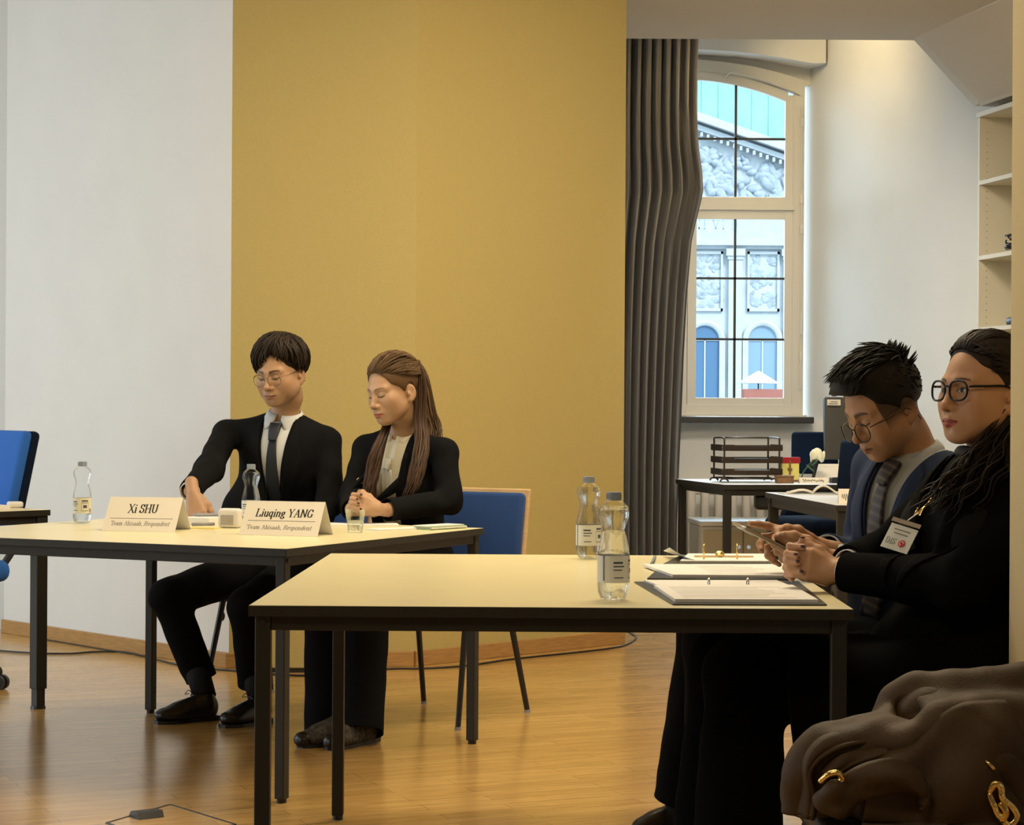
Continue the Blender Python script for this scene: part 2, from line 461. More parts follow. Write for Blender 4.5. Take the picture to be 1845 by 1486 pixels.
# ================================================================== LETTERING: serif letters from broad-nib strokes
def arc(cx, cy, rx, ry, a0, a1, n=10):
    return [(cx + rx * math.cos(math.radians(a0 + (a1 - a0) * i / n)), cy + ry * math.sin(math.radians(a0 + (a1 - a0) * i / n))) for i in range(n + 1)]
def sf(x, y, w=0.22): return [(x - w / 2, y), (x + w / 2, y)]
GL = {
 'X': (0.80, [[(.12, 1), (.68, 0)], [(.66, 1), (.10, 0)], sf(.12, 1), sf(.66, 1), sf(.10, 0), sf(.70, 0)]),
 'i': (0.34, [[(.16, 0), (.16, .64)], [(.05, .64), (.16, .64)], sf(.16, 0, .26), [(.16, .84), (.16, .95)]]),
 'S': (0.64, [[(.52, .98), (.52, .72)], arc(.31, .74, .20, .25, 20, 180, 8) + arc(.31, .74, .20, .22, 180, 270, 5)[1:] + arc(.31, .27, .22, .25, 90, -20, 6) + arc(.31, .27, .22, .26, -20, -165, 8)[1:], [(.08, .28), (.08, .02)]]),
 'H': (0.86, [[(.16, 0), (.16, 1)], [(.68, 0), (.68, 1)], [(.16, .5), (.68, .5)], sf(.16, 0, .3), sf(.16, 1, .3), sf(.68, 0, .3), sf(.68, 1, .3)]),
 'U': (0.84, [[(.16, 1), (.16, .3)] + arc(.40, .28, .24, .27, 180, 350, 10) + [(.66, 1)], sf(.16, 1, .3), sf(.66, 1, .24)]),
 'L': (0.72, [[(.16, 0), (.16, 1)], [(.04, 0), (.60, 0)], [(.60, 0), (.64, .28)], sf(.16, 1, .3)]),
 'u': (0.62, [[(.13, .64), (.13, .2)] + arc(.28, .2, .15, .19, 180, 330, 6) + [(.45, .25)], [(.46, .64), (.46, 0)], sf(.10, .64, .16), sf(.43, .64, .16), sf(.51, 0, .16)]),
 'q': (0.60, [arc(.27, .32, .19, .31, 60, 300, 12) + [(.43, .2)], [(.45, .64), (.45, -.3)], sf(.45, -.3, .24), [(.34, .6), (.45, .64)]]),
 'n': (0.64, [[(.14, 0), (.14, .64)], [(.14, .5)] + arc(.31, .47, .16, .16, 150, 10, 6) + [(.48, 0)], sf(.14, 0, .22), sf(.48, 0, .22), sf(.10, .64, .14)]),
 'g': (0.58, [arc(.26, .44, .16, .19, 0, 360, 14), [(.36, .58), (.50, .62)], [(.16, .28), (.14, .16), (.30, .08), (.46, .02)] + arc(.28, -.10, .20, .15, 30, -180, 9) + [(.16, .04)]]),
 'Y': (0.78, [[(.12, 1), (.40, .45)], [(.66, 1), (.40, .45)], [(.40, .45), (.40, 0)], sf(.12, 1, .26), sf(.66, 1, .22), sf(.40, 0, .28)]),
 'A': (0.82, [[(.40, 1), (.68, 0)], [(.40, 1), (.12, 0)], [(.22, .34), (.58, .34)], sf(.11, 0, .24), sf(.68, 0, .28)]),
 'N': (0.84, [[(.14, 0), (.14, 1)], [(.14, 1), (.68, 0)], [(.68, 0), (.68, 1)], sf(.14, 0, .24), sf(.10, 1, .2), sf(.68, 1, .24)]),
 'G': (0.80, [arc(.41, .5, .30, .5, 50, 310, 18), [(.62, .98), (.62, .72)], [(.64, .06), (.64, .40)], sf(.62, .40, .26)]),
 'T': (0.70, [[(.35, 0), (.35, 1)], [(.05, 1), (.65, 1)], [(.05, 1), (.05, .76)], [(.65, 1), (.65, .76)], sf(.35, 0, .28)]),
 'e': (0.54, [[(.08, .36), (.44, .36)] + arc(.26, .34, .18, .29, 5, 310, 14)]),
 'a': (0.56, [[(.10, .50)] + arc(.26, .48, .15, .15, 160, 10, 6) + [(.42, .08), (.50, .02)], arc(.25, .18, .16, .17, 60, 340, 10)]),
 'm': (0.92, [[(.14, 0), (.14, .64)], [(.14, .5)] + arc(.28, .47, .14, .16, 150, 10, 6) + [(.43, 0)], [(.43, .5)] + arc(.58, .47, .14, .16, 150, 10, 6) + [(.73, 0)], sf(.14, 0, .2), sf(.43, 0, .2), sf(.73, 0, .2), sf(.10, .64, .14)]),
 'b': (0.58, [[(.13, 1), (.13, .05)], arc(.28, .32, .18, .31, 130, -150, 12), sf(.09, 1, .14)]),
 's': (0.46, [arc(.23, .48, .13, .15, 30, 270, 8) + arc(.23, .17, .15, .16, 90, -150, 8)]),
 'R': (0.80, [[(.16, 0), (.16, 1)], [(.16, 1), (.38, 1)] + arc(.38, .76, .22, .24, 90, -90, 9) + [(.16, .52)], [(.38, .52), (.70, 0)], sf(.14, 0, .3), sf(.1, 1, .16), sf(.72, 0, .16)]),
 'p': (0.60, [[(.13, .64), (.13, -.3)], arc(.29, .32, .18, .31, 140, -140, 12), sf(.13, -.3, .24), sf(.09, .64, .14)]),
 'o': (0.56, [arc(.27, .32, .19, .32, 0, 360, 16)]),
 'd': (0.60, [[(.45, 1), (.45, .03)], arc(.27, .32, .18, .31, 50, 310, 12), sf(.41, 1, .14), sf(.50, .02, .14)]),
 't': (0.40, [[(.18, .86), (.18, .12)] + arc(.28, .12, .10, .11, 180, 320, 5), [(.05, .64), (.34, .64)]]),
 ',': (0.26, [[(.12, .08), (.12, .0), (.06, -.14)]]),
 'V': (0.8, [[(.12, 1), (.40, 0)], [(.68, 1), (.40, 0)], sf(.12, 1), sf(.68, 1)]),
 'I': (0.4, [[(.2, 0), (.2, 1)], sf(.2, 0), sf(.2, 1)]),
 'D': (0.8, [[(.16, 0), (.16, 1)], [(.16, 1), (.35, 1)] + arc(.35, .5, .32, .5, 90, -90, 12) + [(.16, 0)]]),
 ' ': (0.32, []),
}
def text_strokes(mb, text, org, ux, uy, size, nrm, depth, bold=1.0, slant=0.0, width=None, track=0.0):
    """lays raised letters on a surface; ux along the line, uy up the letters, nrm out of the surface"""
    adv = sum(GL[c][0] + track for c in text)
    sx = size if width is None else width / adv
    x = 0.0
    thick, thin = 0.145 * bold, 0.055 * bold
    for ch in text:
        w, strokes = GL[ch]
        for st in strokes:
            for (a, b) in zip(st, st[1:]):
                dx, dy = b[0] - a[0], b[1] - a[1]; L = math.hypot(dx, dy)
                if L < 1e-6: continue
                ang = abs(dy) / L
                if dx * dy > 0 and abs(dx) > 0.2: ang *= 0.35      # up-right diagonals are the thin ones
                hw = (thin + (thick - thin) * ang ** 1.5) / 2
                ex, ey = dx / L * 0.012, dy / L * 0.012
                nx, ny = -dy / L * hw, dx / L * hw
                q = [(a[0] - ex + nx, a[1] - ey + ny), (b[0] + ex + nx, b[1] + ey + ny), (b[0] + ex - nx, b[1] + ey - ny), (a[0] - ex - nx, a[1] - ey - ny)]
                mb.extrude_poly([org + ux * ((x + u + slant * v) * sx) + uy * (v * size) for (u, v) in q], nrm * depth)
        x += w + track
    return adv * sx

# ================================================================== THE SETTING
def wall(name, p, q, z0, z1, m, thick=0.12):
    """upright wall from plan point p to q; the room is on the left of p->q, the thickness goes to the right"""
    p = Vector((*p, 0)); q = Vector((*q, 0)); d = (q - p).normalized(); n = Vector((d.y, -d.x, 0))
    b = MB(); b.prism([p, q, q + n * thick, p + n * thick], z0, z1)
    return structure(b.build(name, m))

CEIL = 3.22
b = MB(); b.prism([(-6.2, -4.2), (6.5, -4.2), (6.5, 14.4), (-6.2, 14.4)], -0.12, 0.0)
structure(b.build('floor', M['floor']))
b = MB(); b.prism([(-0.3, -4.2), (5.5, -4.2), (2.22, 11.6), (-0.3, 11.6)], CEIL, CEIL + 0.2); b.prism([(-6.2, -4.2), (-0.3, -4.2), (-0.3, 11.6), (-6.2, 11.6)], CEIL + 0.12, CEIL + 0.2)
structure(b.build('ceiling', M['ceiling']))
b = MB(); b.prism([(0.2, 11.74), (3.6, 11.74), (3.6, 14.4), (0.2, 14.4)], 3.9, 4.0)
structure(b.build('ceiling_alcove', M['white_wall']))
b = MB(); b.prism([(0.2, 11.6), (3.6, 11.6), (3.6, 11.74), (0.2, 11.74)], CEIL, 4.0)
structure(b.build('trim_1', M['ceiling']))

# plan points
WL = Vector((-2.587, 10.78)); WC = Vector((-1.247, 9.35)); YC = Vector((-0.434, 9.46)); YR = Vector((0.554, 10.44))
wall('wall_left', WC, WL, 0, CEIL + 0.12, M['white_wall'])
wall('wall_left_return', WL + Vector((0, 0.002)), (-2.62, 11.7), 0, CEIL + 0.12, M['white_wall'], 0.1)
wall('wall_left_far', (-2.56, 10.95), (-6.2, 10.95), 0, CEIL + 0.12, M['white_wall'])
wall('wall_side_left', (-6.1, 11.7), (-6.1, -4.2), 0, CEIL + 0.12, M['white_wall'])
wall('wall_back', (-6.2, -4.1), (5.6, -4.1), 0, CEIL + 0.12, M['white_wall'])
bb = MB(); bb.prism([(WC.x, WC.y), (YC.x, YC.y), (YR.x, YR.y), (0.40, 10.66), (-0.2, 10.35), (-0.5, 9.9), (-1.2, 9.75)], 0, CEIL + 0.13)
structure(bb.build('wall_yellow', M['yellow_wall']))

wall('wall_alcove_left', (0.0, 14.05), (0.0, 10.45), 0, 3.9, M['white_wall'])
# window wall of the alcove with an arched opening
ZSILL, XM = 1.10, 1.12
WY0, WY1 = 13.68, 14.05
FY = 13.86          # front of the frame
def arch_z(x, top, side, half):
    t = (x - XM) / half
    return side + (top - side) * max(0.0, 1 - t * t)
def arch_prism(mb, xa, xb, zlo, ztop_fn, y0, y1, n=20, inner=None):
    """vertical slab between lower curve zlo(x) and upper curve"""
    xs = [xa + (xb - xa) * i / n for i in range(n + 1)]
    lo = [(x, zlo(x)) for x in xs]; hi = [(x, ztop_fn(x)) for x in xs]
    V = []
    for (x, z) in lo + hi[::-1]: V.append(Vector((x, y0, z)))
    # quads strip rather than one big polygon
    for i in range(n):
        a, b_, c, d = lo[i], lo[i + 1], hi[i + 1], hi[i]
        mb.extrude_poly([(a[0], y0, a[1]), (b_[0], y0, b_[1]), (c[0], y0, c[1]), (d[0], y0, d[1])], (0, y1 - y0, 0))
b = MB()
OP0 = 0.31
b.box((1.01, (WY0 + WY1) / 2, ZSILL / 2), (2.02, WY1 - WY0, ZSILL))
b.box((OP0 / 2, (WY0 + WY1) / 2, 2.5), (OP0, WY1 - WY0, 2.8))
arch_prism(b, OP0, 2.02, lambda x: arch_z(x, 3.497, 3.413, 0.79), lambda x: 3.9, WY0, WY1)
# masonry closing the gap above the frame
arch_prism(b, OP0, 1.98, lambda x: arch_z(x, 3.44, 3.30, 0.79), lambda x: 3.6, FY + 0.06, FY + 0.15)
structure(b.build('wall_window', M['white_wall']))
# splayed white wall right of the window
wall('wall_right_splay', (2.82, 11.62), (1.905, 14.05), 0, 3.9, M['white_wall'])
SD = Vector((0.206, -0.979)); SN = Vector((0.979, 0.206)); SF0 = Vector((2.54, 11.55))
pr = SF0 + SN * 0.33
wall('wall_right', pr + SD * 16.0, pr - SD * 0.3, 0, CEIL, M['white_wall'])
# sloped ceiling over the shelves
Ra = Vector((2.22, 11.6, CEIL)); Rb = Ra + Vector((0.206, -0.979, 0)) * 15.8
S0 = Vector((2.558, 11.6, 2.855)); S1 = S0 + Vector((0.206, -0.979, 0)) * 15.8
b = MB(); nrm = (Rb - Ra).cross(S0 - Ra).normalized()
if nrm.z < 0: nrm = -nrm
b.extrude_poly([Ra, Rb, S1, S0], nrm * 0.1)
structure(b.build('ceiling_slope', M['ceiling']))
b = MB(); b.extrude_poly([S0 + Vector((0, 0, -0.02)), S1 + Vector((0, 0, -0.02)), S1 + Vector((0.5, 0.1, -0.02)), S0 + Vector((0.5, 0.1, -0.02))], (0, 0, 0.09))
structure(b.build('trim_2', M['ceiling']))
b = MB(); b.extrude_poly([S0 + Vector((-0.34, 0, 0.37)), S0 + Vector((0.0, 0, 0.0)), S0 + Vector((0.6, 0, 0.0)), S0 + Vector((0.6, 0, 1.1)), S0 + Vector((-0.34, 0, 1.1))], (0, 0.14, 0))
structure(b.build('trim_3', M['ceiling']))
# pillar at the right edge
b = MB(); b.box((1.336, 4.225, CEIL / 2), (0.62, 0.25, CEIL), bevel=0.003)
structure(b.build('wall_pillar_right', mat('cream_pillar_paint', (0.58, 0.465, 0.25), 0.8, bump=0.1, bscale=200)))

# baseboards
def baseboard(name, p, q, h=0.068, t=0.018):
    p = Vector((*p, 0)); q = Vector((*q, 0)); d = (q - p).normalized(); n = Vector((-d.y, d.x, 0))
    b = MB(); b.bar(p + n * t / 2 + Vector((0, 0, h / 2)), q + n * t / 2 + Vector((0, 0, h / 2)), h, t, bevel=0.003, ref=n)
    return structure(b.build(name, M['oak']))
baseboard('baseboard_left', (WC.x, WC.y), (WL.x, WL.y))
baseboard('baseboard_yellow_front', (YC.x, YC.y), (WC.x - 0.015, WC.y))
baseboard('baseboard_yellow_right', (YR.x, YR.y), (YC.x, YC.y))
baseboard('baseboard_pillar', (1.026, 4.345), (1.026, 4.11))

# ------------------------------------------------------------------ the arched window
def window():
    w = structure(bpy.data.objects.new('window_1', None)); w.location = (XM, FY, ZSILL); COL.objects.link(w)
    xo = 0.79; xi = 0.725
    m = MB()
    for sx in (-1, 1):
        m.box((XM + sx * (xo + xi) / 2, FY + 0.051, (1.12 + 3.24) / 2), (xo - xi, 0.099, 3.24 - 1.12), bevel=0.004)
        m.box((XM + sx * (xi - 0.004), FY + 0.012, 2.2), (0.012, 0.02, 2.1), bevel=0.003)
    arch_prism(m, XM - xo, XM + xo, lambda x: arch_z(x, 3.388, 3.215, xo), lambda x: arch_z(x, 3.462, 3.325, xo), FY, FY + 0.10)
    m.box((XM, FY + 0.0505, 1.155), (2 * xi + 0.02, 0.099, 0.09), bevel=0.004)
    m.box((XM, FY + 0.035, 2.49), (2 * xi, 0.09, 0.030), bevel=0.003)
    m.box((XM, FY + 0.04, 2.27), (0.05, 0.085, 2.25), bevel=0.003)
    m.build('window_frame', M['win_frame'], w)
    gl = bpy.data.materials['window_glass']
    for side in (-1, 1):
        xa, xb = sorted((XM + side * 0.028, XM + side * 0.722))
        th = 0.058; y0, y1 = FY + 0.008, FY + 0.058; yc = (y0 + y1) / 2
        xm = 1.4596 if side > 0 else 2 * XM - 1.4596
        def sash(z0, z1, arched):
            s = MB()
            zt = (lambda x: arch_z(x, 3.395, 3.20, xo)) if arched else (lambda x: z1)
            zi = (lambda x: arch_z(x, 3.333, 3.135, xo)) if arched else (lambda x: z1 - th)
            for x in (xa, xb):
                c = x + (th / 2 if x == xa else -th / 2); zz = min(zt(x), zt(c))
                s.box((c, yc, (z0 + zz) / 2), (th, y1 - y0, zz - z0), bevel=0.003)
            s.box(((xa + xb) / 2, yc, z0 + th / 2), (xb - xa - 0.1, y1 - y0 - 0.002, th), bevel=0.003)
            arch_prism(s, xa + 0.04, xb - 0.04, zi, zt, y0 + 0.001, y1 - 0.001)
            o = s.build('sash', M['win_frame'], w)
            p = MB(); arch_prism(p, xa + th - 0.008, xb - th + 0.008, lambda x: z0 + th - 0.008, lambda x: zi(x) + 0.008, FY + 0.031, FY + 0.035, n=10); p.build('pane', M['pane'], o)
            g = MB(); g.box((xm, FY + 0.028, (z0 + th + zi(xm)) / 2), (0.016, 0.018, zi(xm) - z0 - th))
            for z in ((2.945,) if arched else (1.628, 2.028)): g.box(((xa + xb) / 2, FY + 0.028, z), (xb - xa - 2 * th, 0.018, 0.014))
            g.build('glazing_bar', M['lead'], o)
        sash(1.185, 2.475, False); sash(2.505, 3.2, True)
    X1 = 1.9015
    h = MB(); h.cyl((X1 - 0.012, FY - 0.012, 1.3), (X1 - 0.012, FY - 0.012, 3.16), 0.006)
    for z in (1.52, 2.35, 2.55, 3.05): h.box((X1 - 0.012, FY - 0.010, z), (0.022, 0.02, 0.06), bevel=0.004)
    h.build('espagnolette_rod', M['win_frame'], w)
    h = MB(); h.bar((X1 - 0.012, FY - 0.03, 1.66), (X1 - 0.012, FY - 0.035, 1.80), 0.02, 0.014, bevel=0.004); h.build('window_handle', M['white_plastic'], w)
    pts = [(1.40 + 0.47 * t, FY - 0.02, arch_z(1.40 + 0.47 * t, 3.40, 3.22, xo) ) for t in [i / 10 for i in range(11)]]
    h = MB(); h.tube(pts, 0.006); h.tube([(1.38, FY - 0.02, 3.34), (1.41, FY - 0.045, 3.37), (1.45, FY - 0.02, 3.385)], 0.006); h.build('opener_rod', M['win_frame'], w)
window()
b = MB(); b.box(((0.7 + 1.935) / 2, 13.69, 1.1), (1.235, 0.34, 0.042), bevel=0.006); structure(b.build('trim_4', M['dark_sill']))
b = MB(); b.box(((0.9 + 1.93) / 2, 13.84, 1.127), (1.03, 0.05, 0.012)); structure(b.build('trim_5', M['win_frame']))

# ------------------------------------------------------------------ building across the street
def facade():
    D = 150.0; k = D / FPX
    def X(px): return (px - CX) * k
    def Z(py): return EYE + (CY - py + 2.3) * k
    root = thing('facade_building', 'pale baroque stone building with pediment, relief panels and arches across the street', 'building', (X(1320), D + 1, 0))
    m = MB(); m.box((X(1320), D + 2.5, Z(460) / 2), (26, 4, Z(400) - 0)) ; m.build('wall', M['facade'], root)
    # cornice bands
    m = MB()
    for (y0, y1, dep) in ((428, 442, 1.3), (442, 448, 0.8), (372, 384, 1.0), (560, 566, 0.35)):
        m.box((X(1320), D + 0.5 - dep / 2 + 0.5, (Z(y0) + Z(y1)) / 2), (26, dep, Z(y0) - Z(y1)))
    m.build('cornice', M['facade'], root)
    # pediment: gable wall with a raking cornice, apex far left
    ax, ay = X(1190), Z(196); ex, ey = X(1470), Z(292)
    m = MB(); m.extrude_poly([(ax - 6, D + 0.8, Z(372)), (ex + 3, D + 0.8, Z(372)), (ex + 3, D + 0.8, ey), (ax, D + 0.8, ay), (ax - 6, D + 0.8, ay - 2)], (0, 1.5, 0)); m.build('pediment_wall', M['facade'], root)
    m = MB()
    m.bar((ax, D + 0.1, ay + 0.25), (ex + 3, D + 0.1, ey - 0.75), 1.4, 0.55); m.bar((ax, D + 0.4, ay - 0.45), (ex + 3, D + 0.4, ey - 1.45), 0.9, 0.35)
    n = 30
    for i in range(n):
        t = i / n; x = ax + (ex + 3 - ax) * t; z = ay - 0.85 + (ey - ay - 1.0) * t
        m.box((x, D + 0.35, z), (0.18, 0.7, 0.3))
    m.build('raking_cornice', M['facade'], root)
    rnd = random.Random(3)
    def relief(x0, x1, y0, y1, n, name, top=None):
        m = MB()
        for i in range(n):
            px = rnd.uniform(x0, x1); py = rnd.uniform(y0, y1)
            if top and py < top(px): continue
            r = rnd.uniform(0.14, 0.42)
            R = Matrix.Rotation(rnd.uniform(0, PI), 3, 'Y')
            m.ball((X(px), D + 0.75, Z(py)), (r, 0.35, r * rnd.uniform(1.2, 2.4)), 10, R)
        m.build(name, M['facade_dark'], root, smooth=True)
    relief(1235, 1415, 250, 366, 150, 'tympanum_relief', lambda px: 250 + (px - 1235) * 0.30)
    # panels with relief
    for (x0, x1) in ((1240, 1302), (1346, 1404)):
        m = MB()
        for (a, b_, c, d) in ((x0, x1, 452, 457), (x0, x1, 555, 560), (x0, x0 + 4, 452, 560), (x1 - 4, x1, 452, 560)):
            m.box(((X(a) + X(b_)) / 2, D + 0.42, (Z(c) + Z(d)) / 2), (X(b_) - X(a), 0.3, Z(c) - Z(d)))
        m.build('panel_moulding', M['facade'], root)
        relief(x0 + 8, x1 - 8, 462, 548, 45, 'panel_relief')
    # pilasters with capitals
    for px in (1225, 1324, 1424):
        m = MB(); m.box((X(px), D + 0.35, (Z(448) + 0) / 2), (0.95, 0.5, Z(448))); m.box((X(px), D + 0.25, Z(454)), (1.35, 0.75, 0.5)); m.box((X(px), D + 0.3, Z(463)), (1.15, 0.6, 0.3))
        m.build('pilaster', M['facade'], root)
    # arches with doors
    for (pc, hw, nm, mm) in ((1270, 26, 'door', M['facade_door']), (1374, 26, 'window', mat('sky_blue_glass', (0.28, 0.40, 0.52), 0.15))):
        m = MB(); xc = X(pc); r = hw * k; zs = Z(612)
        pts = [(xc - r, D + 0.4, 1.5)] + [(xc - r * math.cos(PI * i / 16), D + 0.4, zs + r * math.sin(PI * i / 16)) for i in range(17)] + [(xc + r, D + 0.4, 1.5)]
        m.extrude_poly(pts, (0, 0.12, 0)); m.build(nm, mm, root)
        m = MB(); m.tube([(xc - (r + 0.2) * math.cos(PI * i / 20), D + 0.35, zs + (r + 0.2) * math.sin(PI * i / 20)) for i in range(21)], 0.24, 8)
        for sx in (-1, 1): m.box((xc + sx * (r + 0.2), D + 0.35, zs / 2), (0.4, 0.4, zs))
        m.build('arch_moulding', M['facade'], root)
        m = MB(); m.box((xc, D + 0.36, zs), (2 * r, 0.1, 0.12)); m.box((xc, D + 0.36, (zs + 1.5) / 2), (0.1, 0.1, zs - 1.5)); m.build('door_bar', M['facade'], root)
    # inscription band: raised capital letters, half cut off by the curtain in the photograph
    m = MB()
    for i, ch in enumerate('NIVID'):
        m = MB()
        text_strokes(m, ch, Vector((X(1248 + i * 17), D + 0.35, Z(412))), Vector((1, 0, 0)), Vector((0, 0, 1)), 0.62, Vector((0, -1, 0)), 0.06, bold=1.2)
        m.build('inscription_letter', M['facade_dark'], root)
    # green copper roof behind the pediment
    r = thing('copper_roof_building', 'pale green copper roof rising behind the pediment', 'building', (X(1330), 190, 0))
    m = MB(); kk = 190 / FPX
    m.box(((1330 - CX) * kk, 193, 14), (60, 6, 28)); m.build('wall', M['facade'], r)
    m = MB(); m.box(((1330 - CX) * kk, 192, 30), (60, 6, 12))
    for i in range(40): m.box(((1330 - CX) * kk - 29 + i * 1.5, 189, 30), (0.12, 0.2, 12))
    m.build('roof', M['copper_roof'], r)
    # market umbrella in the street
    u = thing('market_umbrella', 'white market umbrella with red stall cloth beyond the window', 'umbrella', (X(1372), 120, 0)); kk = 120 / FPX
    ux = (1366 - CX) * kk
    m = MB(); m.lathe([(0.02, 3.6), (1.1, 2.95), (1.1, 2.87)], (ux, 120, 0), 8); m.build('canopy', M['umbrella_white'], u)
    m = MB(); m.cyl((ux, 120, 0), (ux, 120, 3.6), 0.04); m.build('pole', M['black_metal'], u)
    m = MB(); m.box((ux + 0.2, 120, 1.3), (2.2, 1.4, 2.5), bevel=0.05); m.build('stall_cloth', M['umbrella_red'], u)
    g = MB(); g.prism([(-60, 16), (120, 16), (120, 260), (-60, 260)], -0.1, 0.0); structure(g.build('ground', M['ground']))

facade()
TZ = 0.74
def T(px, py, z=TZ): return onz(px, py, z)
def V2(v): return Vector((v[0], v[1], 0))

# ================================================================== FURNITURE
def table(label, c, z=TZ, leg=0.032, inset=0.012, top_m=None, slab=0.0225, rail=0.030, adjustable=False, group=None, name='conference_table', tray=None):
    """c: four plan corners in order, seen from above counter-clockwise"""
    P = [V2(p) for p in c]; cen = sum(P, Vector()) / 4
    root = thing(name, label, 'table', (cen.x, cen.y, 0), group)
    b = MB(); b.prism([p + (cen - p).normalized() * 0.003 for p in P], z - slab, z); b.build('tabletop', top_m or M['laminate'], root)
    b = MB()
    for i in range(4):
        p, q = P[i], P[(i + 1) % 4]; d = (q - p).normalized(); n = Vector((d.y, -d.x, 0))
        h = Vector((0, 0, z - slab / 2 - 0.0006))
        b.bar(p - d * 0.0 - n * 0.0015 + h, q - n * 0.0015 + h, slab, 0.003, ref=n) if False else b.extrude_poly([p + Vector((0, 0, z - slab)), q + Vector((0, 0, z - slab)), q + Vector((0, 0, z - 0.0008)), p + Vector((0, 0, z - 0.0008))], -n * 0.003)
    b.build('edge_band', M['table_edge'], root)
    def ins(i, k):
        a, p, q = P[i - 1], P[i], P[(i + 1) % 4]
        return p + (a - p).normalized() * k + (q - p).normalized() * k
    b = MB()
    for i in range(4):
        p, q = ins(i, inset + leg * 0.5), ins((i + 1) % 4, inset + leg * 0.5)
        d = (q - p).normalized(); n = Vector((-d.y, d.x, 0))
        hz = Vector((0, 0, z - slab - rail / 2))
        b.bar(p + d * leg / 2 + hz, q - d * leg / 2 + hz, rail, leg * 0.7, ref=n, bevel=0.002)
    b.build('apron', M['table_metal'], root)
    for i in range(4):
        p = ins(i, inset + leg * 0.5); d = (P[(i + 1) % 4] - P[i]).normalized(); a = math.atan2(d.y, d.x)
        b = MB()
        if not adjustable:
            b.box((p.x, p.y, (z - slab + 0.012) / 2), (leg, leg, z - slab - 0.012), a, bevel=0.003)
            o = b.build('leg', M['table_metal'], root)
            f = MB(); f.cyl((p.x, p.y, 0), (p.x, p.y, 0.014), leg * 0.46, leg * 0.46, 14); f.build('foot_cap', M['black_plastic'], o)
            bo = MB(); nn = (cen - p).normalized(); s = -Vector((math.sin(a), -math.cos(a), 0))
            bo.cyl(p - s * (leg / 2) + Vector((0, 0, z - slab - rail * 0.45)), p - s * (leg / 2 + 0.003) + Vector((0, 0, z - slab - rail * 0.45)), 0.006, n=12); bo.build('bolt', M['table_metal'], o)
        else:
            b.box((p.x, p.y, (z - slab + 0.075) / 2 ), (leg, leg, z - slab - 0.075), a, bevel=0.003)
            o = b.build('leg', M['table_metal'], root)
            f = MB(); f.box((p.x, p.y, 0.05), (leg * 0.78, leg * 0.78, 0.085), a, bevel=0.002); f.cyl((p.x, p.y, 0), (p.x, p.y, 0.012), leg * 0.62, leg * 0.55, 16); f.build('foot', M['black_plastic'], o)
    if tray:
        t = MB(); (tx, ty, tw) = tray; t.box((tx, ty, z - 0.10), (tw, 0.10, 0.09), bevel=0.02); t.build('cable_tray', M['black_plastic'], root)
    return root

FA, FB, FC = (-0.5377, 4.324), (0.702, 4.318), (-0.507, 5.923)
FD = (FB[0] + FC[0] - FA[0], FC[1])
table('cream topped table nearest the viewer, holding the open ring binders', [FA, FB, FD, FC])
P0, P1, P2 = Vector((-0.6497, 6.102)), Vector((-0.0936, 7.266)), Vector((-1.365, 7.985))
P3 = Vector((-1.985, 6.74))
table('cream topped table set at an angle under the two folded name cards', [P0, P1, P2, P3])
Cn = Vector((-1.757, 8.05)); e1 = Vector((-0.67, -0.74)); e2 = Vector((-0.74, 0.67))
table('table with telescopic legs cut off by the left edge of the photo', [Cn, Cn + e2 * 0.7, Cn + e2 * 0.7 + e1 * 1.2, Cn + e1 * 1.2], z=0.757, leg=0.048, adjustable=True, inset=0.006)

def stack_chair(name, label, loc, rz, seat_m, wood=True, leg_m=None, group=None):
    root = thing(name, label, 'chair', (loc[0], loc[1], 0), group, rz)
    R = Matrix.Translation((loc[0], loc[1], 0)) @ Matrix.Rotation(rz, 4, 'Z')
    leg_m = leg_m or M['black_metal']
    def P(x, y, z): return R @ Vector((x, y, z))
    rot = Matrix.Rotation(rz, 3, 'Z')
    b = MB(); b.box(P(0, -0.02, 0.435), (0.44, 0.42, 0.05), rot=rot, bevel=0.02, seg=3); b.build('seat', seat_m, root, smooth=True)
    bt = rot @ Matrix.Rotation(math.radians(-9), 3, 'X')
    b = MB(); b.box(P(0, 0.215, 0.665), (0.45, 0.045, 0.34), rot=bt, bevel=0.018, seg=3); back = b.build('backrest', seat_m, root, smooth=True)
    if wood:
        b = MB(); b.box(P(0, 0.236, 0.67), (0.475, 0.016, 0.36), rot=bt, bevel=0.006); b.build('back_shell', M['beech'], root)
    for sx in (-1, 1):
        for sy in (-1, 1):
            b = MB(); top = P(sx * 0.20, sy * 0.15, 0.43); bot = P(sx * 0.23, sy * 0.26, 0.006)
            b.tube([bot, top], [0.0105, 0.0125], 10); o = b.build('leg', leg_m, root)
            if sy > 0 or True:
                k = MB(); q = bot.lerp(top, 0.80); k.ball(q + (P(0, -sy * 0.014, 0) - P(0, 0, 0)), (0.013, 0.013, 0.02), 10); k.build('buffer', M['black_plastic'], o)
            k = MB(); k.cyl((bot.x, bot.y, 0), (bot.x, bot.y, 0.012), 0.013, 0.012, 10); k.build('foot_cap', M['grey_plastic'], o)
        b = MB(); b.tube([P(sx * 0.20, 0.13, 0.42), P(sx * 0.205, 0.20, 0.46), P(sx * 0.205, 0.225, 0.60), P(sx * 0.20, 0.25, 0.78)], 0.011, 8); b.build('back_post', leg_m, root)
    b = MB(); b.tube([P(-0.20, -0.15, 0.41), P(-0.2, 0.15, 0.41), P(0.2, 0.15, 0.41), P(0.2, -0.15, 0.41), P(-0.2, -0.15, 0.41)], 0.010, 8); b.build('seat_frame', leg_m, root)
    return root
stack_chair('conference_chair', 'blue upholstered chair with pale wooden shell behind the woman in the cream blouse', (-0.262, 7.90), math.radians(-29), M['blue_fabric'])
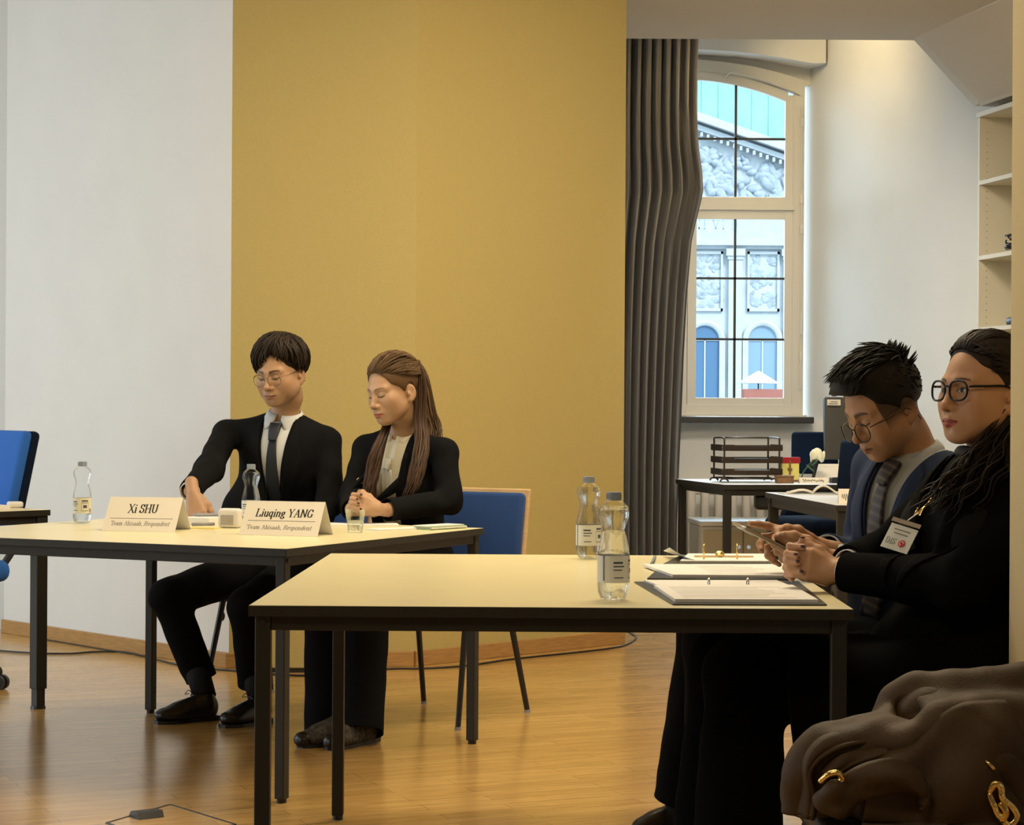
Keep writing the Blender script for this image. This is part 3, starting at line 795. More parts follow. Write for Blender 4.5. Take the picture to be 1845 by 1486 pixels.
stack_chair('conference_chair', 'chair under the man in the navy tie, mostly hidden by him', (-0.864, 8.22), math.radians(-24), M['blue_fabric'])
stack_chair('conference_chair', 'dark chair under the man holding a phone', (1.02, 5.30), math.radians(-90), M['navy_fabric'], wood=False)
stack_chair('conference_chair', 'dark chair under the woman in the long black coat beside the pillar', (1.03, 4.645), math.radians(-90), M['navy_fabric'], wood=False)
st = thing('stool', 'dark padded stool with chrome legs under the brown leather bag', 'stool', (0.73, 3.64, 0))
b = MB(); b.box((0.73, 3.64, 0.430), (0.42, 0.40, 0.06), bevel=0.022, seg=3); b.build('seat', M['black_plastic'], st, smooth=True)
for sx in (-1, 1):
    for sy in (-1, 1):
        b = MB(); b.tube([(0.73 + sx * 0.17, 3.64 + sy * 0.16, 0.41), (0.73 + sx * 0.20, 3.64 + sy * 0.19, 0.008)], 0.012, 12); o = b.build('leg', M['chrome'], st, smooth=True)
        k = MB(); k.cyl((0.73 + sx * 0.20, 3.64 + sy * 0.19, 0), (0.73 + sx * 0.20, 3.64 + sy * 0.19, 0.015), 0.014, n=12); k.build('foot_cap', M['black_plastic'], o)

def office_chair(label, loc, rz, seat_m, seat_z=0.50, back_z=(0.62, 1.02), tilt=8, width=0.46, side_m=None, seat_w=0.48, seat_d=0.46):
    root = thing('office_chair', label, 'chair', (loc[0], loc[1], 0), None, rz)
    R = Matrix.Translation((loc[0], loc[1], 0)) @ Matrix.Rotation(rz, 4, 'Z'); rot = Matrix.Rotation(rz, 3, 'Z')
    P = lambda x, y, z: R @ Vector((x, y, z))
    b = MB(); b.box(P(0, -0.02, seat_z), (seat_w, seat_d, 0.09), rot=rot, bevel=0.04, seg=4); b.build('seat', seat_m, root, smooth=True)
    zc = (back_z[0] + back_z[1]) / 2
    bt = rot @ Matrix.Rotation(math.radians(-tilt), 3, 'X')
    b = MB(); b.box(P(0, 0.24, zc), (width, 0.05, back_z[1] - back_z[0]), rot=bt, bevel=0.022, seg=3); b.build('backrest', seat_m, root, smooth=True)
    b = MB(); b.box(P(0, 0.272, zc - 0.005), (width + 0.006, 0.045, back_z[1] - back_z[0] + 0.006), rot=bt, bevel=0.02, seg=3); b.build('back_shell', side_m or M['black_plastic'], root, smooth=True)
    b = MB(); b.tube([P(0, 0.05, seat_z - 0.06), P(0, 0.24, seat_z - 0.04), P(0, 0.31, seat_z + 0.06), P(0, 0.285, zc - 0.05)], 0.018, 8); b.build('back_arm', M['black_plastic'], root)
    b = MB(); b.cyl(P(0, 0, 0.10), P(0, 0, seat_z - 0.04), 0.024); b.build('column', M['black_metal'], root)
    for k in range(5):
        a = 2 * PI * k / 5 + 0.62
        e = (math.cos(a) * 0.28, math.sin(a) * 0.28)
        b = MB(); b.tube([P(0, 0, 0.11), P(e[0], e[1], 0.075)], [0.022, 0.015], 8); o = b.build('base_spoke', M['black_plastic'], root)
        c = MB(); w = Vector((-math.sin(a), math.cos(a), 0)); w = rot @ w
        for s in (-1, 1): c.cyl(P(e[0], e[1], 0.03) + w * 0.008 * s, P(e[0], e[1], 0.03) + w * 0.026 * s, 0.03, n=18)
        c.cyl(P(e[0], e[1], 0.03), P(e[0], e[1], 0.075), 0.008); c.build('castor', M['black_plastic'], o)
    return root
oc_m = mat('bright_blue_upholstery', (0.02, 0.13, 0.50), 0.9, bump=0.3, bscale=700)
office_chair('bright blue office chair on castors at the left edge of the photo', (-2.34, 8.66), math.radians(-53), oc_m, 0.48, (0.60, 1.055), 12, 0.44, M['navy_fabric'])
office_chair('dark blue office chair beyond the computer monitor', (1.87, 13.24), math.radians(178), M['navy_fabric'], 0.50, (0.78, 1.03), 2, 0.28, M['navy_fabric'], seat_w=0.34, seat_d=0.32)
office_chair('dark blue office chair between the two desks of the alcove', (1.66, 11.10), math.radians(-62), M['navy_fabric'], 0.555, (0.66, 1.0), 6, 0.42, M['navy_fabric'])

# alcove desks
Pa, Pb = Vector((0.998, 12.85)), Vector((1.19, 11.87))
Pc = Pb + Vector((0.985, 0.165)) * 1.12; Pd = Pa + Vector((0.985, 0.165)) * 1.12
table('dark edged desk carrying the letter trays in front of the window', [Pb, Pc, Pd, Pa], name='desk', top_m=M['laminate_grey'], leg=0.042, slab=0.028, rail=0.035, tray=(1.50, 12.0, 0.24))
table('desk in the alcove with the open notebook, behind the man with the phone', [(1.425, 9.27), (2.15, 9.29), (2.02, 10.78), (1.291, 10.75)], name='desk', top_m=M['laminate_grey'], leg=0.046, slab=0.026, rail=0.045)

# cabinet and radiator under the window
def cabinet():
    rz = math.radians(4)
    root = thing('low_cabinet', 'low white cabinet standing under the letter tray desk', 'cabinet', (1.375, 12.93, 0), None, rz)
    R = Matrix.Translation((1.375, 12.93, 0)) @ Matrix.Rotation(rz, 4, 'Z'); P = lambda x, y, z: R @ Vector((x, y, z))
    b = MB(); b.box(P(0, 0, 0.23), (0.50, 0.48, 0.46), rz, bevel=0.004); b.build('body', M['cabinet'], root)
    b = MB(); b.box(P(0, 0, 0.478), (0.52, 0.50, 0.030), rz, bevel=0.006); b.build('top', M['laminate_grey'], root)
    for sx in (-1, 1):
        b = MB(); b.box(P(sx * 0.122, -0.247, 0.24), (0.236, 0.016, 0.40), rz, bevel=0.003); d = b.build('door', mat('yellowed_door', (0.55, 0.50, 0.36), 0.5), root)
        b = MB(); b.cyl(P(sx * 0.03, -0.256, 0.34), P(sx * 0.03, -0.275, 0.34), 0.009, 0.012); b.build('knob', M['chrome'], d)
cabinet()
rd = thing('radiator', 'white ribbed radiator on the wall below the window', 'radiator', (1.46, 13.50, 0.0))
for i in range(10):
    b = MB(); b.box((1.06 + i * 0.088, 13.50, 0.40), (0.052, 0.10, 0.56), bevel=0.02, seg=3); b.build('rib', M['radiator'], rd, smooth=True)
b = MB(); b.box((1.46, 13.53, 0.64), (0.90, 0.05, 0.04), bevel=0.012); b.box((1.46, 13.53, 0.16), (0.90, 0.05, 0.04), bevel=0.012)
for x in (1.12, 1.80): b.box((x, 13.60, 0.4), (0.03, 0.12, 0.03)); b.box((x, 13.53, 0.07), (0.03, 0.03, 0.14))
b.build('header_pipe', M['radiator'], rd)

# curtain
def curtain():
    root = thing('curtain', 'long dark grey curtain hanging beside the arched window', 'curtain', (0.85, 12.97, 0.03))
    zs = [3.72, 3.45, 3.2, 3.0, 2.8, 2.62, 2.5, 2.2, 1.9, 1.5, 1.14, 0.8, 0.4, 0.03]
    xr = [1.135, 1.13, 1.125, 1.125, 1.135, 1.162, 1.168, 1.10, 1.075, 1.055, 1.043, 1.03, 1.02, 1.015]
    xl = 0.57; nu = 150; rows = []
    Z = [3.72 - 3.69 * i / 70 for i in range(71)]
    for z in Z:
        r = float(np.interp(-z, [-a for a in zs], xr)); row = []
        for j in range(nu + 1):
            u = j / nu
            x = xl + (r - xl) * u
            f = math.sin(2 * PI * (8.5 * u + 0.25 * math.sin(z * 1.3) + 0.7 * u * u)) 
            f2 = math.sin(2 * PI * (17 * u + 0.2 * z))
            amp = 0.045 + 0.012 * math.sin(z * 2 + u * 9)
            if u > 0.80 and 1.9 < z < 3.0: amp *= 0.45
            y = 12.99 + amp * f + 0.008 * f2 - 0.03 * math.exp(-((u - 0.93) / 0.06) ** 2) * math.exp(-((z - 2.55) / 0.35) ** 2)
            row.append((x, y, z))
        rows.append(row)
    b = MB(); b.grid(rows); b.build('cloth', M['curtain'], root, smooth=True, solid=0.004)
    b = MB(); b.cyl((0.52, 12.99, 3.76), (1.9, 12.99, 3.76), 0.014)
    for i in range(9):
        b.tube([(0.60 + i * 0.062, 12.99 + 0.02 * math.cos(a), 3.745 + 0.02 * math.sin(a)) for a in [k * 2 * PI / 10 for k in range(11)]], 0.003, 6)
    b.build('rail', M['win_frame'], root)
curtain()

# bookshelf under the sloped ceiling
def shelf_unit():
    root = thing('bookshelf', 'cream open bookshelf under the sloping ceiling, cut by the pillar', 'shelf', (SF0.x, SF0.y, 0))
    def P(a, n, z): q = SF0 + SD * a + SN * n; return Vector((q.x, q.y, z))
    def board(a0, a1, n0, n1, z0, z1, name):
        b = MB(); b.extrude_poly([P(a0, n0, z0), P(a1, n0, z0), P(a1, n1, z0), P(a0, n1, z0)], (0, 0, z1 - z0)); return b.build(name, M['shelf'], root)
    L = 1.7
    s = board(0, 0.020, 0, 0.30, 0, 2.765, 'side_panel'); board(L - 0.02, L, 0, 0.30, 0, 2.765, 'side_panel'); board(0.84, 0.86, 0.01, 0.295, 0, 2.765, 'side_panel')
    board(0.0, L, 0.30, 0.308, 0, 2.765, 'back_panel')
    for z in (0.06, 0.42, 0.80, 1.20, 1.595, 1.985, 2.395): board(0.0205, L - 0.0205, 0.0, 0.298, z, z + 0.022, 'shelf')
    board(-0.01, L, -0.008, 0.305, 2.765, 2.79, 'top_board')
    h = MB()
    for i in range(70):
        for n in (0.045, 0.25): q = P(0.0205, n, 0.2 + i * 0.036); h.cyl(q, q + Vector((SD.x, SD.y, 0)) * 0.0006, 0.003, n=6)
    h.build('peg_holes', M['ink_grey'], s, kind='stuff')
    # black cables on the third shelf
    rnd = random.Random(5); b = MB()
    for k in range(6):
        pts = []
        for i in range(26):
            a = i / 25 * 2 * PI * 1.3 + k
            pts.append(P(0.30 + 0.09 * math.cos(a) + rnd.uniform(-.01, .01) + 0.02 * k, 0.12 + 0.08 * math.sin(a + k * .4), 2.014 + 0.012 * k + 0.05 * max(0, math.sin(a * .5 + k)) ))
        b.tube(catmull(pts, 3), 0.0045, 6)
    tag(b.build('cable_coil', M['black_plastic'], smooth=True), 'tangled black cable on the middle board of the bookshelf', 'cable')
    b = MB(); b.box(P(0.33, 0.12, 1.640), (0.16, 0.12, 0.045), 0.3, bevel=0.015); b.box(P(0.32, 0.13, 1.675), (0.10, 0.08, 0.03), 0.3, bevel=0.012)
    tag(b.build('black_pouch', M['black_plastic'], smooth=True), 'small black pouch on the bookshelf board just above the seated woman', 'pouch')
shelf_unit()

# low ochre casing by the wall, behind the front table's left legs
b = MB(); b.box((-0.955, 9.275, 0.1975), (0.23, 0.17, 0.355), bevel=0.004)
o = b.build('casing', M['yellow_wall']); 
rt = thing('pipe_casing', 'low ochre box casing against the foot of the yellow wall', 'box', (-0.955, 9.275, 0)); o.parent = rt; o.matrix_parent_inverse = root_matrix(rt).inverted()
b = MB(); b.box((-0.955, 9.275, 0.01), (0.22, 0.16, 0.02)); b.build('plinth', M['table_edge'], rt)
b = MB(); b.box((-0.955, 9.272, 0.384), (0.245, 0.18, 0.018), bevel=0.004); b.build('lid', M['shelf'], rt)

# cables on the floor
def cable(pix, label, r=0.0045):
    pts = catmull([onz(x, y, r + 0.001) for (x, y) in pix], 6)
    b = MB(); b.tube(pts, r, 8)
    tag(b.build('floor_cable', M['black_plastic'], smooth=True), label, 'cable')
cable([(-60, 1166), (0, 1172), (40, 1175), (80, 1177), (130, 1177), (170, 1174), (220, 1174), (265, 1183), (330, 1199), (420, 1208), (560, 1217), (690, 1205), (760, 1204), (840, 1199), (925, 1187), (1040, 1175), (1110, 1166), (1135, 1158), (1146, 1149), (1141, 1143), (1130, 1136)], 'long black cable lying along the foot of the white and yellow walls')
cable([(78, 1151), (130, 1160), (200, 1172), (262, 1181)], 'thin black cable meeting the longer one by the white wall', 0.003)

# floor outlet hatch
L_, T_, R_ = onz(192, 1483, 0), onz(306, 1450, 0), onz(424, 1486, 0); B_ = L_ + R_ - T_
hatch = thing('floor_hatch', 'square floor outlet hatch in the parquet at the bottom left', 'hatch', ((L_ + R_) / 2))
def lift(p, z): return Vector((p.x, p.y, z))
b = MB(); b.extrude_poly([lift(p, 0.0002) for p in (L_, B_, R_, T_)], (0, 0, 0.0012)); b.build('lid', M['floor'], hatch)
b = MB()
for p, q in ((L_, T_), (T_, R_), (R_, B_), (B_, L_)): b.bar(lift(p, 0.0012), lift(q, 0.0012), 0.007, 0.003, ref=Vector((0, 0, 1)))
b.build('rim', M['black_metal'], hatch)
wa, wb = onz(250, 1478, 0), onz(296, 1473, 0); dd = (wb - wa).normalized(); nn = Vector((-dd.y, dd.x, 0))
b = MB()
prof = [(0, 0.0), (0.07, 0.0), (0.055, 0.016), (0.012, 0.018)]
b.extrude_poly([wa + nn * y + Vector((0, 0, z + 0.002)) for (y, z) in prof], dd * (wb - wa).length)
b.build('cable_flap', M['black_plastic'], hatch)

# ================================================================== THINGS ON THE TABLES
def name_card(label, A, B, C, h, lines, rule):
    A, B, C = [Vector(p) for p in (A, B, C)]
    D = A + (C - B)
    up = Vector((0, 0, h)); RL, RR = (A + D) / 2 + up, (B + C) / 2 + up
    root = thing('name_card', label, 'name card', (A + B + C + D) / 4)
    b = MB()
    ux = (B - A).normalized(); uyf = (RL - A).normalized(); nf = ux.cross(uyf).normalized()
    uyb = (RL - D).normalized(); nb = -ux.cross(uyb).normalized()
    t = 0.0009
    lift = Vector((0, 0, 0.0006))
    b.extrude_poly([A + lift, B + lift, RR, RL], -nf * t); b.build('front_leaf', M['card'], root)
    b = MB(); b.extrude_poly([D + lift, C + lift, RR, RL], -nb * t); b.build('back_leaf', M['card_shade'], root)
    W_ = (B - A).length; H_ = (RL - A).length
    org = A + nf * 0.0002
    for i, (segs, u0, u1, v, capv, bold, mm) in enumerate(lines):
        b = MB()
        total = sum(sum(GL[c][0] for c in s) for s, _ in segs); x = u0 * W_
        for s, slant in segs:
            wd_ = (u1 - u0) * W_ * sum(GL[c][0] for c in s) / total
            text_strokes(b, s, org + ux * x + uyf * v * H_, ux, uyf, capv * H_, nf, 0.0004, bold, slant, wd_)
            x += wd_
        b.build('lettering', mm, root)
    b = MB(); u0, u1, v = rule
    q = [org + ux * u0 * W_ + uyf * v * H_, org + ux * u1 * W_ + uyf * v * H_, org + ux * u1 * W_ + uyf * (v + 0.012) * H_, org + ux * u0 * W_ + uyf * (v + 0.012) * H_]
    b.extrude_poly(q, nf * 0.0004); b.build('rule', M['ink_grey'], root)
    return root
name_card('folded name card lettered Xi SHU on the angled table', T(183, 956.5), T(315, 958.8), T(344, 953.5), 0.110,
          [([('Xi SHU', 0.0)], 0.29, 0.70, 0.54, 0.24, 1.15, M['ink']), ([('Team Abisaab, ', 0.0), ('Respondent', 0.18)], 0.10, 0.90, 0.17, 0.125, 0.85, M['ink_grey'])], (0.07, 0.93, 0.37))
name_card('folded name card lettered Liuqing YANG in front of the woman', T(430, 963.5), T(572, 967), T(600, 963), 0.108,
          [([('Liuqing YANG', 0.10)], 0.15, 0.88, 0.545, 0.22, 1.15, M['ink']), ([('Team Abisaab, ', 0.0), ('Respondent', 0.18)], 0.08, 0.90, 0.18, 0.12, 0.85, M['ink_grey'])], (0.07, 0.93, 0.42))

def bottle(label, loc, fill=0.197, h=0.226, kind='cream', rz=0.0):
    root = thing('water_bottle', label, 'bottle', loc)
    s = h / 0.226
    prof = [(0.006, 0.006), (0.020, 0.001), (0.027, 0.003), (0.0325, 0.016), (0.0338, 0.03), (0.0338, 0.096), (0.0325, 0.108), (0.0265, 0.132), (0.0232, 0.146), (0.0262, 0.160), (0.0318, 0.174), (0.0328, 0.184), (0.0300, 0.195), (0.0200, 0.205), (0.0145, 0.209), (0.0140, 0.214)]
    # finer profile
    pr = []
    for a, b in zip(prof, prof[1:]):
        for k in range(3): pr.append((a[0] + (b[0] - a[0]) * k / 3, a[1] + (b[1] - a[1]) * k / 3))
    pr.append(prof[-1])
    pr = [(r * s, z * s) for r, z in pr]
    def lobes(r, z, a):
        z = z / s
        if z < 0.028: return r * (1 - 0.13 * (1 - z / 0.028) * (0.5 + 0.5 * math.cos(5 * a)))
        if 0.10 < z < 0.20: return r * (1 + 0.012 * math.sin(3 * a + z * 160))
        return r
    b = MB(); b.lathe(pr, loc, 40, lobes); b.build('bottle_body', M['pet'], root, smooth=True)
    inner = [(max(0.0004, r * 0.955), z * 0.995 + 0.002) for r, z in pr if z * 0.995 + 0.002 < fill * s]
    inner = [(0.0004, inner[0][1])] + inner + [(inner[-1][0], fill * s), (0.0004, fill * s)]
    b = MB(); b.lathe(inner, loc, 40, lobes); b.build('water', M['water'], root, smooth=True)
    b = MB(); b.cyl(Vector(loc) + Vector((0, 0, 0.2085 * s)), Vector(loc) + Vector((0, 0, h)), 0.0155 * s, 0.0150 * s, 24)
    for k in range(24):
        a = 2 * PI * k / 24; b.box(Vector(loc) + Vector((0.0155 * s * math.cos(a), 0.0155 * s * math.sin(a), 0.217 * s)), (0.0012, 0.0012, 0.012), a)
    b.build('cap', M['cap'], root)
    # wrapped label with printed blocks
    def wrap(a0, a1, z0, z1, r, m, name, par):
        b = MB(); n = 30
        rows = [[Vector(loc) + Vector((r * math.cos(a0 + (a1 - a0) * i / n + rz), r * math.sin(a0 + (a1 - a0) * i / n + rz), z)) for z in (z0, z1)] for i in range(n + 1)]
        b.grid(rows); return b.build(name, m, par, smooth=True)
    R0 = 0.0343 * s
    lm = M['label'] if kind == 'cream' else M['label_white']
    lab = wrap(-PI * 0.98, PI * 0.98, 0.038 * s, 0.094 * s, R0, lm, 'label', root)
    f = -PI / 2
    for (a0, a1, z0, z1) in ((-0.95, -0.35, 0.078, 0.082), (-0.95, -0.25, 0.071, 0.0735), (-0.95, -0.4, 0.064, 0.066), (0.15, 0.85, 0.081, 0.086), (0.1, 0.9, 0.047, 0.0485), (0.1, 0.9, 0.0755, 0.077), (0.1, 0.115, 0.048, 0.077), (0.885, 0.9, 0.048, 0.077), (-0.9, -0.3, 0.048, 0.05), (0.3, 0.7, 0.058, 0.068), (1.05, 1.2, 0.042, 0.056)):
        wrap(f + a0, f + a1, z0 * s, z1 * s, R0 + 0.0003, M['label_dark'], 'print', lab)
    return root
def tl(px, py): v = T(px, py); return (v.x, v.y, v.z + 0.0002)
bottle('clear plastic bottle standing left of the Xi SHU card', tl(148, 943), fill=0.05, h=0.217)
bottle('clear plastic bottle between the man in the navy tie and the right name card', tl(452, 948), h=0.214, kind='white')
bottle('farther of the two plastic water bottles on the front table', tl(1060, 1007), h=0.225, kind='white', rz=0.5)
bottle('nearer of the two plastic water bottles on the front table', tl(1105, 1081), h=0.230, kind='white', rz=0.9)

# tumbler
def tumbler():
    c = tl(640, 959.5); root = thing('tumbler', 'low glass tumbler half full of water before the clasped hands', 'glass', c)
    b = MB(); b.lathe([(0.0235, 0.0), (0.0342, 0.076), (0.0322, 0.076), (0.0222, 0.008), (0.001, 0.008)], c, 32); b.build('glass_body', M['tumbler'], root, smooth=True)
    b = MB(); b.lathe([(0.0004, 0.0085), (0.0215, 0.0085), (0.0268, 0.040), (0.0004, 0.040)], c, 32); b.build('water', M['water'], root, smooth=True)
tumbler()

def sheet_stack(name, label, cat, quad, z0, th, m, page=None, n=1):
    b = MB(); b.extrude_poly([Vector((q.x, q.y, z0)) for q in quad], (0, 0, th))
    return tag(b.build(name, m), label, cat)
Q = lambda *p: [T(*a) for a in p]
def rect(px, py, w, d, ang):
    c = T(px, py); a = math.radians(ang); ux = Vector((math.cos(a), math.sin(a), 0)); uy = Vector((-math.sin(a), math.cos(a), 0))
    return [c - ux * w / 2 - uy * d / 2, c + ux * w / 2 - uy * d / 2, c + ux * w / 2 + uy * d / 2, c - ux * w / 2 + uy * d / 2]
sheet_stack('document_stack', 'stack of white papers behind the white timer', 'papers', rect(372, 944.5, 0.13, 0.16, -26), TZ + 0.0002, 0.026, M['paper'])
sheet_stack('yellow_note', 'yellow paper sheet between the Xi SHU card and the white timer', 'paper', rect(368, 952.0, 0.10, 0.05, -20), TZ + 0.0002, 0.003, M['yellow_paper'])
pen = MB(); a_, b_ = T(346, 950.0), T(386, 949.0); pen.tube([a_ + Vector((0, 0, 0.010)), b_ + Vector((0, 0, 0.010))], 0.006, 10)
tag(pen.build('grey_pen', M['grey_plastic'], smooth=True), 'grey pen lying on the yellow paper', 'pen')
ph = MB(); c = T(371, 943.0); ph.box((c.x, c.y, TZ + 0.0315), (0.085, 0.055, 0.010), math.radians(20), bevel=0.004); 
tag(ph.build('dark_phone', M['grey_plastic']), 'dark phone on the white papers under the reaching hand', 'phone')
def timer():
    c = T(411, 951.5); rz = math.radians(-14); root = thing('desk_timer', 'white rounded desk timer beside the Liuqing YANG card', 'timer', (c.x, c.y, TZ), None, rz)
    R = Matrix.Translation((c.x, c.y, TZ)) @ Matrix.Rotation(rz, 4, 'Z'); P = lambda x, y, z: R @ Vector((x, y, z)); rot = Matrix.Rotation(rz, 3, 'Z')
    b = MB(); b.box(P(0, 0.02, 0.034), (0.078, 0.042, 0.066), rot=rot, bevel=0.012, seg=4); b.build('case', M['white_plastic'], root, smooth=True)
    b = MB(); b.box(P(-0.004, -0.0016, 0.028), (0.046, 0.002, 0.034), rot=rot, bevel=0.0008); b.build('display', M['grey_plastic'] if False else mat('pale_grey_display', (0.42, 0.40, 0.40), 0.4), root)
    b = MB(); b.cyl(P(0.004, -0.0028, 0.026), P(0.004, -0.0042, 0.026), 0.004, n=12); b.build('button', mat('yellow_dot', (0.5, 0.38, 0.1), 0.5), root)
timer()
sheet_stack('loose_papers', 'loose white papers under the clasped hands of the woman in the blouse', 'papers', rect(655, 946.5, 0.24, 0.12, 8), TZ + 0.0002, 0.006, M['paper'])
sheet_stack('loose_papers', 'white papers between the tumbler and the green folder', 'papers', rect(716, 954.0, 0.21, 0.075, 40), TZ + 0.0002, 0.005, M['paper'])
gf = thing('green_folder', 'pale green folder stuffed with papers at the table corner', 'folder', T(795, 952))
for i, (dx, th, m, nm) in enumerate(((0, 0.004, M['green_card'], 'cover'), (0.004, 0.004, M['paper'], 'pages'), (0.0, 0.003, M['green_card'], 'cover'), (-0.006, 0.003, M['paper'], 'pages'))):
    q = rect(793, 952.6, 0.185 - abs(dx), 0.075, 50); z = TZ + 0.0003 + sum((0.004, 0.004, 0.003, 0.003)[:i])
    b = MB(); b.extrude_poly([Vector((p.x + dx, p.y, z)) for p in q], (0, 0, th)); b.build(nm, m, gf)

# ring binders on the front table
def ring(mb, p, ux, r=0.017):
    mb.tube([p + Vector((0, 0, 0.004)) + uy_ * (r * math.cos(a)) + Vector((0, 0, r * math.sin(a) * 1.15)) for a in [PI * k / 14 for k in range(-1, 16)] for uy_ in [Vector((-ux.y, ux.x, 0))]], 0.0022, 8)
def lined(mb, q, z, n, u0=0.08, u1=0.9, w=0.0022, seed=1):
    rnd = random.Random(seed)
    a, b, c, d = q
    for i in range(n):
        v = 0.1 + 0.8 * i / n
        p = a.lerp(d, v); r = b.lerp(c, v); e = u1 - rnd.random() * 0.25
        x0, x1 = p.lerp(r, u0), p.lerp(r, e); up = (d - a).normalized() * w
        mb.extrude_poly([Vector((k.x, k.y, z)) for k in (x0, x1, x1 + up, x0 + up)], (0, 0, 0.0003))
bn = thing('ring_binder', 'open ring binder at the near edge of the front table', 'binder', T(1320, 1075))
b = MB(); b.extrude_poly([Vector((p.x, p.y, TZ + 0.0003)) for p in Q((1212, 1090.5), (1490, 1091.5), (1438, 1049), (1143, 1050))], (0, 0, 0.003)); b.build('cover', M['black_plastic'], bn)
q1 = Q((1216, 1088.0), (1474, 1088.8), (1428, 1061.5), (1178, 1061.5)); b = MB(); b.extrude_poly([Vector((p.x, p.y, TZ + 0.0036)) for p in q1], (0, 0, 0.007)); pg = b.build('pages', M['paper'], bn)
b = MB(); lined(b, q1, TZ + 0.0107, 9); b.build('print', mat('faint_print', (0.52, 0.51, 0.48), 0.8), pg)
q2 = Q((1184, 1059), (1420, 1059), (1400, 1050.5), (1160, 1050.5)); b = MB(); b.extrude_poly([Vector((p.x, p.y, TZ + 0.0036)) for p in q2], (0, 0, 0.004)); b.build('pages', M['paper'], bn)
for px in (1277, 1347):
    b = MB(); ring(b, T(px, 1059.8) + Vector((0, 0, 0.004)), Vector((1, 0, 0)), 0.013); b.build('ring', M['chrome'], bn, smooth=True)
bn2 = thing('ring_binder', 'open ring binder with tall brass rings before the man holding the phone', 'binder', T(1310, 1010))
b = MB(); b.extrude_poly([Vector((p.x, p.y, TZ + 0.0003)) for p in Q((1195, 1017.5), (1395, 1018), (1392, 1001.5), (1228, 1001))], (0, 0, 0.003)); b.build('cover', M['black_plastic'], bn2)
q = Q((1225, 1016.5), (1390, 1017), (1388, 1003.5), (1240, 1003)); b = MB(); b.extrude_poly([Vector((p.x, p.y, TZ + 0.0036)) for p in q], (0, 0, 0.006)); b.build('pages', M['paper'], bn2)
# curled page
rows = []
for i in range(13):
    t = i / 12; base0, base1 = T(1252, 1015.5), T(1206, 1012)
    bx = base0.lerp(base1, t); lz = 0.0105 + 0.028 * t ** 1.6
    rows.append([Vector((bx.x, bx.y + 0.22 * s, TZ + lz * (1 - 0.75 * s * (1 - 0.2 * t)))) for s in [k / 6 for k in range(7)]])
b = MB(); b.grid(rows); b.build('curled_page', M['paper'], bn2, smooth=True, solid=0.0006)
brass = mat('brass', (0.75, 0.55, 0.22), 0.25, 1.0)
for px in (1268, 1328):
    p = T(px, 1013.5) + Vector((0, 0, 0.008)); b = MB(); b.tube([p, p + Vector((0, 0.0, 0.036)), p + Vector((0.001, 0.012, 0.042)), p + Vector((0.001, 0.022, 0.034))], [0.0025, 0.0022, 0.003, 0.0012], 8); b.build('ring', brass, bn2, smooth=True)
b = MB(); p = T(1297, 1010); b.bar(p + Vector((-0.07, 0, 0.012)), p + Vector((0.09, 0, 0.012)), 0.014, 0.004); b.ball(p + Vector((0, 0, 0.018)), (0.013, 0.012, 0.010), 12); b.build('lever_arch', brass, bn2)
q = Q((1166, 1044), (1428, 1046), (1418, 1021), (1192, 1021)); 
bn3 = thing('open_folder', 'open folder of printed sheets between the two ring binders', 'folder', T(1300, 1034))
b = MB(); b.extrude_poly([Vector((p.x, p.y, TZ + 0.0003)) for p in q], (0, 0, 0.003)); b.build('cover', M['black_plastic'], bn3)
q = Q((1212, 1042.0), (1424, 1043.5), (1414, 1022.5), (1158, 1022.5)); b = MB(); b.extrude_poly([Vector((p.x, p.y, TZ + 0.0036)) for p in q], (0, 0, 0.006)); pg = b.build('pages', M['paper'], bn3)
b = MB(); lined(b, q, TZ + 0.0097, 7, 0.35, 0.85, seed=4); b.build('print', bpy.data.materials['faint_print'], pg)
pen = MB(); pen.tube([T(1174, 1019.5) + Vector((0, 0, 0.005)), T(1180, 1006) + Vector((0, 0, 0.005))], 0.0045, 8)
tag(pen.build('blue_grey_pen', mat('blue_grey_pen', (0.16, 0.20, 0.24), 0.4), smooth=True), 'blue grey pen lying left of the farther ring binder', 'pen')

# white device on the far left table
zt = 0.757
c = onz(27, 914.5, zt); b = MB(); b.box((c.x, c.y, zt + 0.0122), (0.058, 0.05, 0.024), 0.4, bevel=0.008, seg=3)
tag(b.build('white_remote', M['white_plastic'], smooth=True), 'small white plastic device on the table at the left edge', 'device')
c = onz(-25, 917.5, zt); b = MB(); b.box((c.x, c.y, zt + 0.008), (0.15, 0.10, 0.015), 0.7); tag(b.build('paper_pad', M['paper']), 'white paper pad on the table at the left edge', 'papers')

